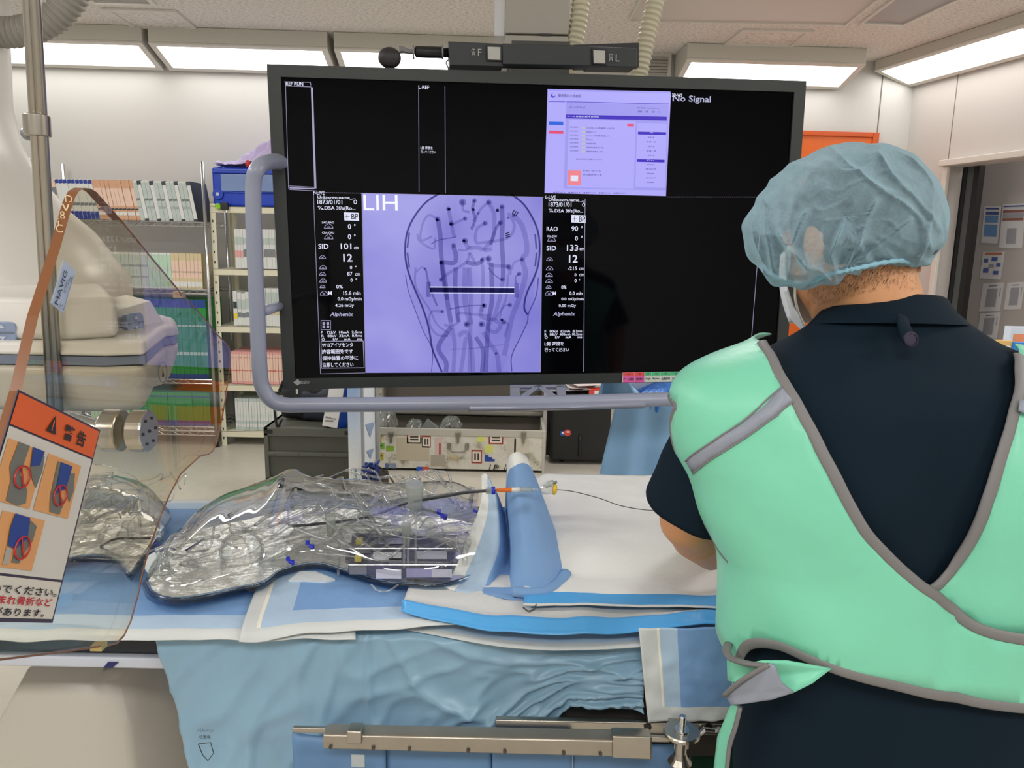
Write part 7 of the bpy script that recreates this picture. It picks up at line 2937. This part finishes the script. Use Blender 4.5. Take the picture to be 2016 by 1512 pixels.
def piece(name, uv, off, mtl, parent, step=.012, wr=.0, th=.0025, ro=0.0):
    """a panel cut to an outline given in body coordinates, laid on the body at a distance"""
    per = 1.25
    hgt = .62
    o2 = []
    n = len(uv)
    for i in range(n):
        a, b = uv[i], uv[(i + 1) % n]
        L = math.hypot((b[0] - a[0]) * per, (b[1] - a[1]) * hgt)
        k = max(1, int(L / step))
        for t in range(k):
            o2.append((a[0] + (b[0] - a[0]) * t / k, a[1] + (b[1] - a[1]) * t / k))
    pts = [Vector((u * per, v * hgt)) for u, v in o2]
    m = len(pts)
    edges = [(i, (i + 1) % m) for i in range(m)]
    x0, x1 = min(p.x for p in pts), max(p.x for p in pts)
    y0, y1 = min(p.y for p in pts), max(p.y for p in pts)

    def ins(x, y):
        c = False
        for i in range(m):
            a, b = pts[i], pts[(i + 1) % m]
            if (a.y > y) != (b.y > y) and x < (b.x - a.x) * (y - a.y) / (b.y - a.y) + a.x:
                c = not c
        return c
    ip = []
    yy = y0 + step / 2
    r_ = 0
    while yy < y1:
        xx = x0 + step * (.5 if r_ % 2 else .25)
        while xx < x1:
            if ins(xx, yy) and min((p.x - xx) ** 2 + (p.y - yy) ** 2 for p in pts) > (step * .45) ** 2:
                ip.append(Vector((xx, yy)))
            xx += step
        yy += step * .87
        r_ += 1
    res = delaunay_2d_cdt(pts + ip, edges, [], 1, 1e-6)
    V, Fc = res[0], res[2]
    mb = MB()
    for p in V:
        u, v = p.x / per, p.y / hgt
        q = torso(u, min(max(v, 0), 1))
        nn = tnormal(u, min(max(v, 0.005), .995))
        d = off + wr * (mnoise.noise(Vector((q.x * 7 + q.z * 5, q.z * 6 - q.x * 5, 1.7))) + .6 * mnoise.noise(Vector((q.x * 16 + q.z * 12, q.z * 9 - q.x * 6, 5.7))))
        mb.v.append(q + nn * d)
    mb.f = [tuple(f) for f in Fc]
    mb.m = [0] * len(mb.f)
    o = mb.build(name, mtl, parent, smooth=True, solid=th)
    return o


def fnoise(q):
    return (mnoise.noise(Vector((q.x * 7 + q.z * 5, q.z * 6 - q.x * 5, 1.7))) + .6 * mnoise.noise(Vector((q.x * 16 + q.z * 12, q.z * 9 - q.x * 6, 5.7))))


def binding(uv, off, parent, w=.0065, name='binding', mtl=None, wr=0.0):
    P, N = [], []
    pts = []
    for i in range(len(uv) - 1):
        a, b = uv[i], uv[i + 1]
        k = 4
        for t in range(k):
            pts.append((a[0] + (b[0] - a[0]) * t / k, a[1] + (b[1] - a[1]) * t / k))
    pts.append(uv[-1])
    pp = [torso(u, v) + tnormal(u, v) * (off + wr * fnoise(torso(u, v))) for u, v in pts]
    nn = [tnormal(u, v) for u, v in pts]
    # light smoothing
    for _ in range(3):
        pp = [pp[0]] + [(pp[i - 1] + pp[i] * 2 + pp[i + 1]) / 4 for i in range(1, len(pp) - 1)] + [pp[-1]]
    return MB().tube(pp, w, 10, flat=.45, nrm=nn).build(name, mtl or m_trimg, parent, smooth=True)


def crv(pts, n=4):
    return [(p.x, p.y) for p in spline([Vector((x, y, 0)) for x, y in pts], n)]


ap = MB()
inner_l = crv([(1489, 700), (1520, 745), (1552, 798), (1588, 852), (1618, 905), (1645, 958), (1680, 1018), (1720, 1070), (1768, 1124), (1822, 1168), (1880, 1206), (1950, 1240), (2016, 1252)])
lowr = crv([(2016, 1392), (1940, 1378), (1850, 1362), (1760, 1338), (1680, 1316), (1600, 1290), (1545, 1268), (1505, 1258), (1478, 1262), (1465, 1282), (1462, 1300)])
outer = crv([(1345, 800), (1336, 830), (1340, 870), (1352, 912), (1372, 965), (1395, 1018), (1425, 1070), (1443, 1096)])
il = [onbody(*p) for p in inner_l]
lo = [onbody(*p) for p in lowr]
ou = [onbody(*p) for p in outer]


def smooth_uv(L, k=3):
    for _ in range(k):
        L = [L[0]] + [((L[i - 1][0] + L[i][0] * 2 + L[i + 1][0]) / 4, (L[i - 1][1] + L[i][1] * 2 + L[i + 1][1]) / 4) for i in range(1, len(L) - 1)] + [L[-1]]
    return L


il, lo, ou = smooth_uv(il), smooth_uv(lo), smooth_uv(ou)
vt = il[0][1]
# beyond the visible parts: over the shoulder, round the right side, down the left flank
over_top = [(ou[0][0] - .03, ou[0][1] + .01), (ou[0][0] - .05, ou[0][1] + .05), (il[0][0] - .14, vt + .02)]
wrap_r = [(il[-1][0] + .06, il[-1][1] - .01), (.80, il[-1][1] - .02), (.86, il[-1][1] - .03), (.86, lo[0][1] - .02), (.80, lo[0][1] - .02), (lo[0][0] + .05, lo[0][1] - .008)]
# left flank: the panel carries on round the side to the front
arm_b = ou[-1]
flank = [(lo[-1][0], lo[-1][1]), (.215, lo[-1][1] + .005), (.15, lo[-1][1]), (.15, arm_b[1] + .0), (.20, arm_b[1] - .005)]
main_uv = il + wrap_r + lo + flank[1:] + [arm_b] + ou[::-1][1:] + over_top
right_in = crv([(2016, 716), (2016, 760), (2004, 810), (1990, 870), (1972, 930), (1955, 985), (1940, 1030), (1912, 1080), (1868, 1128), (1822, 1168)])
ri = smooth_uv([onbody(*p) for p in right_in])
und = [onbody(x, y) for x, y in crv([(1822, 1178), (1880, 1216), (1950, 1250), (2012, 1264)])]
right_uv = ri + und[1:] + [(und[-1][0] + .06, und[-1][1] - .01), (.84, und[-1][1] - .02), (.84, ri[0][1] - .25), (.80, ri[0][1] - .06), (.76, ri[0][1] + .0), (ri[0][0] + .05, ri[0][1] + .04)]
apron = piece('wrap_apron', right_uv, .010, m_green, p1, wr=.002)
binding(ri, .012, apron)
apl = piece('apron_front_panel', main_uv, .020, m_green, apron, wr=.008)
ms = [(u, v) for u, v in il] + wrap_r[:2]
binding(ms, .020, apl, wr=.008)
binding(wrap_r[4:] + lo, .020, apl, wr=.008)
binding(over_top[:1] + ou, .019, apl, w=.006, wr=.008)
# grey tape over the shoulder
tq = [onbody(*p) for p in crv([(1363, 896), (1410, 862), (1470, 828), (1531, 783)])] + [onbody(*p) for p in crv([(1549, 806), (1490, 844), (1430, 882), (1373, 920)])]
piece('reflective_tape', tq, .0222, m_tape, apl, wr=.008, th=.0008)
for L_ in ([(1363, 896), (1410, 862), (1470, 828), (1531, 783)], [(1373, 920), (1430, 882), (1490, 844), (1549, 806)]):
    binding(smooth_uv([onbody(*p) for p in crv(L_)]), .0228, apl, w=.0010, name='seam', wr=.008)
# tape at the right shoulder
tq = [onbody(*p) for p in ((2008, 800), (2040, 806), (2040, 838), (2000, 826))]
piece('reflective_tape', tq, .0185, m_tape, apron, th=.001)
# front of the apron, a simple skirt of green round the chest and lap
fr_uv = [(.04, .05), (.16, .05), (.19, .35), (.165, .52), (.12, .60), (.06, .70), (.04, .70)]
piece('apron_bib', fr_uv, .012, m_green, apron)
piece('apron_bib', [(1 - u, v) for u, v in fr_uv], .012, m_green, apron)


# waist: strap, folded grey flap and the green edge below it
def patch(name, pts, mtl, parent, th=.003):
    P = [at(*p) for p in pts]
    c = sum(P, Vector()) / len(P)
    mb = MB()
    mb.v = P + [c + Vector((0, -.006, 0))]
    n = len(P)
    mb.f = [(i, (i + 1) % n, n) for i in range(n)]
    mb.m = [0] * n
    o = mb.build(name, mtl, parent, smooth=True, solid=th, subsurf=2)
    o.modifiers['sub'].subdivision_type = 'SIMPLE'
    return o


patch('apron_strap', [(1432, 1290, .84), (1462, 1310, .80), (1500, 1302, .785), (1550, 1302, .78), (1637, 1316, .775), (1600, 1345, .772), (1558, 1366, .775), (1500, 1350, .785), (1455, 1345, .82), (1434, 1340, .84)], m_green, apron)
MB().tube(spline([at(1434, 1268, .86), at(1431, 1282, .84), (at(1440, 1296, .82)), at(1470, 1306, .79), at(1512, 1312, .772)], 5), .0055, 8, flat=.6).build('binding', m_trimg, apron, smooth=True)
patch('grey_flap', [(1512, 1306, .766), (1526, 1310, .764), (1540, 1345, .764), (1562, 1362, .766), (1520, 1376, .768), (1470, 1385, .776), (1440, 1388, .79), (1430, 1370, .80), (1460, 1342, .785)], m_tape, apron)
MB().tube(spline([at(1427, 1368, .80), at(1455, 1343, .782), at(1485, 1324, .772), at(1513, 1309, .764)], 5), .0045, 8, flat=.6).build('binding', m_trimg, apron, smooth=True)
patch('apron_edge', [(1440, 1388, .815), (1460, 1392, .80), (1448, 1420, .81), (1436, 1470, .82), (1425, 1530, .825), (1405, 1530, .85), (1414, 1450, .84)], m_green, apron)
MB().tube(spline([at(1457, 1392, .795), at(1448, 1430, .80), at(1436, 1470, .81), at(1430, 1530, .815)], 5), .004, 8, flat=.6).build('binding', m_trimg, apron, smooth=True)

# ------------------------------------------------------------------ beyond the table: draped trolley and second person
m_sdr = mat('surgical_blue', (140, 186, 228), rough=.5, bump=.25, bscale=30, bdist=.004)
QY = 2.62
gx0, gx1 = at(1190, 900, QY).x, at(1425, 900, QY).x
ztr = at(1290, 792, QY).z
tr_ = thing('trolley', 'instrument trolley hidden under a blue surgical drape behind table', 'trolley', ((gx0 + gx1) / 2, QY + .25, 0))
fm = MB()
fm.box((gx0 + .03, QY + .03, ztr - .03), (gx1 + .25, QY + .26, ztr - .006))
fm.build('tray_top', m_steel, tr_)
for x in (gx0 + .06, gx1 + .2):
    for y in (QY + .05, QY + .24):
        MB().cyl((x, y, 0), (x, y, ztr - .03), .012, 10).build('leg', m_chrome, tr_)
dr = MB()


def drf(u, v):
    # runs from the far rim of the top, over the front edge and down
    L1 = .30
    if v < L1:
        t = v / L1
        x = gx0 + .03 + (gx1 + .22 - gx0) * u
        return Vector((x, QY + .28 - .30 * t, ztr + .004 + .006 * mnoise.noise(Vector((x * 9, t * 4, 1))) + .035 * math.exp(-((u - .10) / .05) ** 2)))
    t = (v - L1) / (1 - L1)
    x = gx0 + .03 + (gx1 + .22 - gx0) * u - .16 * t * (1 - u) ** 3
    f = .035 * math.exp(-((u - .12) / .05) ** 2) + .02 * math.exp(-((u - .28) / .06) ** 2) + .008 * math.sin(u * 30) * t
    return Vector((x, QY - .02 - f * (.3 + t) - .05 * t + .005 * mnoise.noise(Vector((x * 14, t * 7, 4))), ztr - (ztr - .25) * t))


dr.grid(drf, 90, 60)
tag(dr.build('surgical_drape', m_sdr, smooth=True, solid=.002), 'light blue surgical drape hanging from the trolley behind the table', 'drape')
pz = MB()
q0 = at(1203, 758, QY - .05)
pz.grid(lambda u, v: Vector((q0.x + .10 * (u - .25) * (.5 + v), QY + .02 + .03 * math.sin(u * 5), q0.z + .05 - (q0.z + .05 - ztr - .002) * v)), 12, 12)
tag(pz.build('surgical_drape', m_sdr, smooth=True, solid=.002), 'raised peak of light blue drape beside the white pack on trolley', 'drape')
wk_ = at(1268, 770, QY + .12)
tag(MB().box((wk_.x - .05, QY + .12, ztr + .012), (wk_.x + .10, QY + .22, ztr + .16)).build('white_pack', mat('pack_white', (222, 224, 232), rough=.4), bevel=.012), 'white wrapped pack on the blue draped trolley below the monitor', 'package')

p2 = thing('person', 'person mostly hidden behind the monitor, bare forearm and blue glove showing', 'person', (at(1400, 700, 3.1).x, 3.12, 0))
B = MB()
bx = at(1400, 700, 3.1).x
h2 = Vector((bx, 3.06, 1.58))
P2, M2 = head(B, h2, (0, -1, -.3), (0, -.2, 1), 1.0)
chain(B, [h2 + Vector((0, .01, -.07)), (bx, 3.12, 1.36)], [.056, .06])
for z0, z1 in ((1.34, 1.1), (1.1, .9)):
    for dx in (-.08, .08):
        capsule(B, (bx + dx, 3.13, z0), (bx + dx, 3.14, z1), .09, .095)
hx = at(1302, 786, 2.74)
hx.z = ztr + .035
el = at(1340, 735, 2.92)
s2 = Vector((bx - .17, 3.12, 1.36))
chain(B, [s2, el + Vector((0, 0, .05)), hx], [.05, .042, .027])
hand(B, hx, (-.35, -.6, -.12), (0, 0, 1), 1, .5)
s3 = Vector((bx + .17, 3.12, 1.36))
e3, w3 = Vector((bx + .24, 3.0, 1.12)), Vector((bx + .14, 2.82, ztr + .04))
chain(B, [s3, e3, w3], [.05, .042, .027])
hand(B, w3, (-.3, -.8, -.1), (0, 0, 1), -1, .5)
for sx in (-1, 1):
    chain(B, [(bx + sx * .09, 3.14, .9), (bx + sx * .1, 3.12, .5), (bx + sx * .1, 3.16, .1)], [.085, .058, .04])
    chain(B, [(bx + sx * .1, 3.16, .1), (bx + sx * .1, 3.05, .05)], [.04, .03])
skinobj(B, 'body', p2, vox=.007)
eyes(P2, p2)
hb2 = MB()
ellip(hb2, P2(0, -.022, .036), (.085, .098, .094), M2)
hb2.build('hair', m_hair, p2, smooth=True)
tr2 = MB()
sec = [(.86, .175, .125), (1.0, .165, .12), (1.15, .18, .125), (1.28, .20, .12), (1.36, .20, .10), (1.41, .14, .08), (1.44, .075, .066)]
tr2.rings([[Vector((bx + a * math.cos(t), 3.13 + b * math.sin(t), z)) for t in [2 * math.pi * k / 32 for k in range(32)]] for z, a, b in sec])
tr2.build('tunic', mat('tunic_white', (206, 208, 216), rough=.7), p2, smooth=True)
for S, E in ((s2, el + Vector((0, 0, .05))), (s3, e3)):
    MB().tube([S + Vector((0, 0, .02)), S.lerp(E, .3), S.lerp(E, .6)], [.064, .064, .062], 20).build('sleeve', mat('tunic_white', (206, 208, 216)), p2, smooth=True)
for sx in (-1, 1):
    MB().tube([(bx + sx * .085, 3.14, .95), (bx + sx * .1, 3.12, .5), (bx + sx * .1, 3.15, .06)], [.11, .09, .075], 20).build('trouser_leg', mat('trouser_white', (200, 202, 210), rough=.7), p2, smooth=True)
    sh3 = MB()
    ellip(sh3, (bx + sx * .1, 3.08, .045), (.046, .13, .042))
    sh3.build('shoe', mat('tunic_white', (206, 208, 216)), p2, smooth=True)
for W, D, sd in ((hx, (-.35, -.6, -.12), 1), (w3, (-.3, -.8, -.1), -1)):
    g = MB()
    hand(g, W, D, (0, 0, 1), sd, .5)
    capsule(g, W, W - Vector(D).normalized() * .035, .030, .031)
    o = skinobj(g, 'glove', p2, mat('glove_blue', (64, 130, 224), rough=.4), vox=.004)
    dsp = o.modifiers.new('fat', 'DISPLACE')
    dsp.strength = .0035
    dsp.mid_level = 0

# packets on a side table at the far right
SXY = 3.3
k0 = at(1962, 690, SXY)
ks = thing('side_table', 'small white side table at right edge behind the person', 'table', (k0.x + .25, SXY + .2, 0))
zt3 = at(1985, 700, SXY).z - .06
MB().box((k0.x - .05, SXY - .02, zt3 - .03), (k0.x + .6, SXY + .4, zt3)).build('top', m_trim, ks, bevel=.005)
for x in (k0.x, k0.x + .55):
    for y in (SXY + .02, SXY + .36):
        MB().box((x - .015, y - .015, 0), (x + .015, y + .015, zt3 - .03)).build('leg', m_chrome, ks)


def packet(x0, y0, x1, y1, rgb, rgb2, Y, label, ang=0.0, dep=.05):
    a, b = at(x0, y1, Y), at(x1, y0, Y)
    w, h = b.x - a.x, b.z - zt3
    mb = MB()
    mb.cur = 0
    mb.box((0, 0, 0), (w, dep, h))
    mb.cur = 1
    mb.box((w * .15, -.002, h * .35), (w * .85, .0, h * .8))
    mb.cur = 0
    o = mb.build('snack_box', [mat('pk_%d_%d_%d' % rgb, rgb, rough=.35), mat('pk_%d_%d_%d' % rgb2, rgb2, rough=.35)], origin=(0, 0, 0), bevel=.002)
    o.location = (a.x, Y, zt3 + .001)
    o.rotation_euler = (0, 0, ang)
    return tag(o, label, 'box')


packet(1985, 645, 2030, 690, (214, 226, 240), (236, 150, 110), SXY + .25, 'white and peach carton standing upright at the back of the side table')
packet(1998, 676, 2040, 700, (20, 130, 214), (210, 190, 220), SXY + .12, 'blue carton at the right edge in front of the white one')
packet(1960, 672, 1996, 690, (226, 184, 110), (238, 238, 220), SXY + .15, 'cream and yellow carton at the left end of the side table')
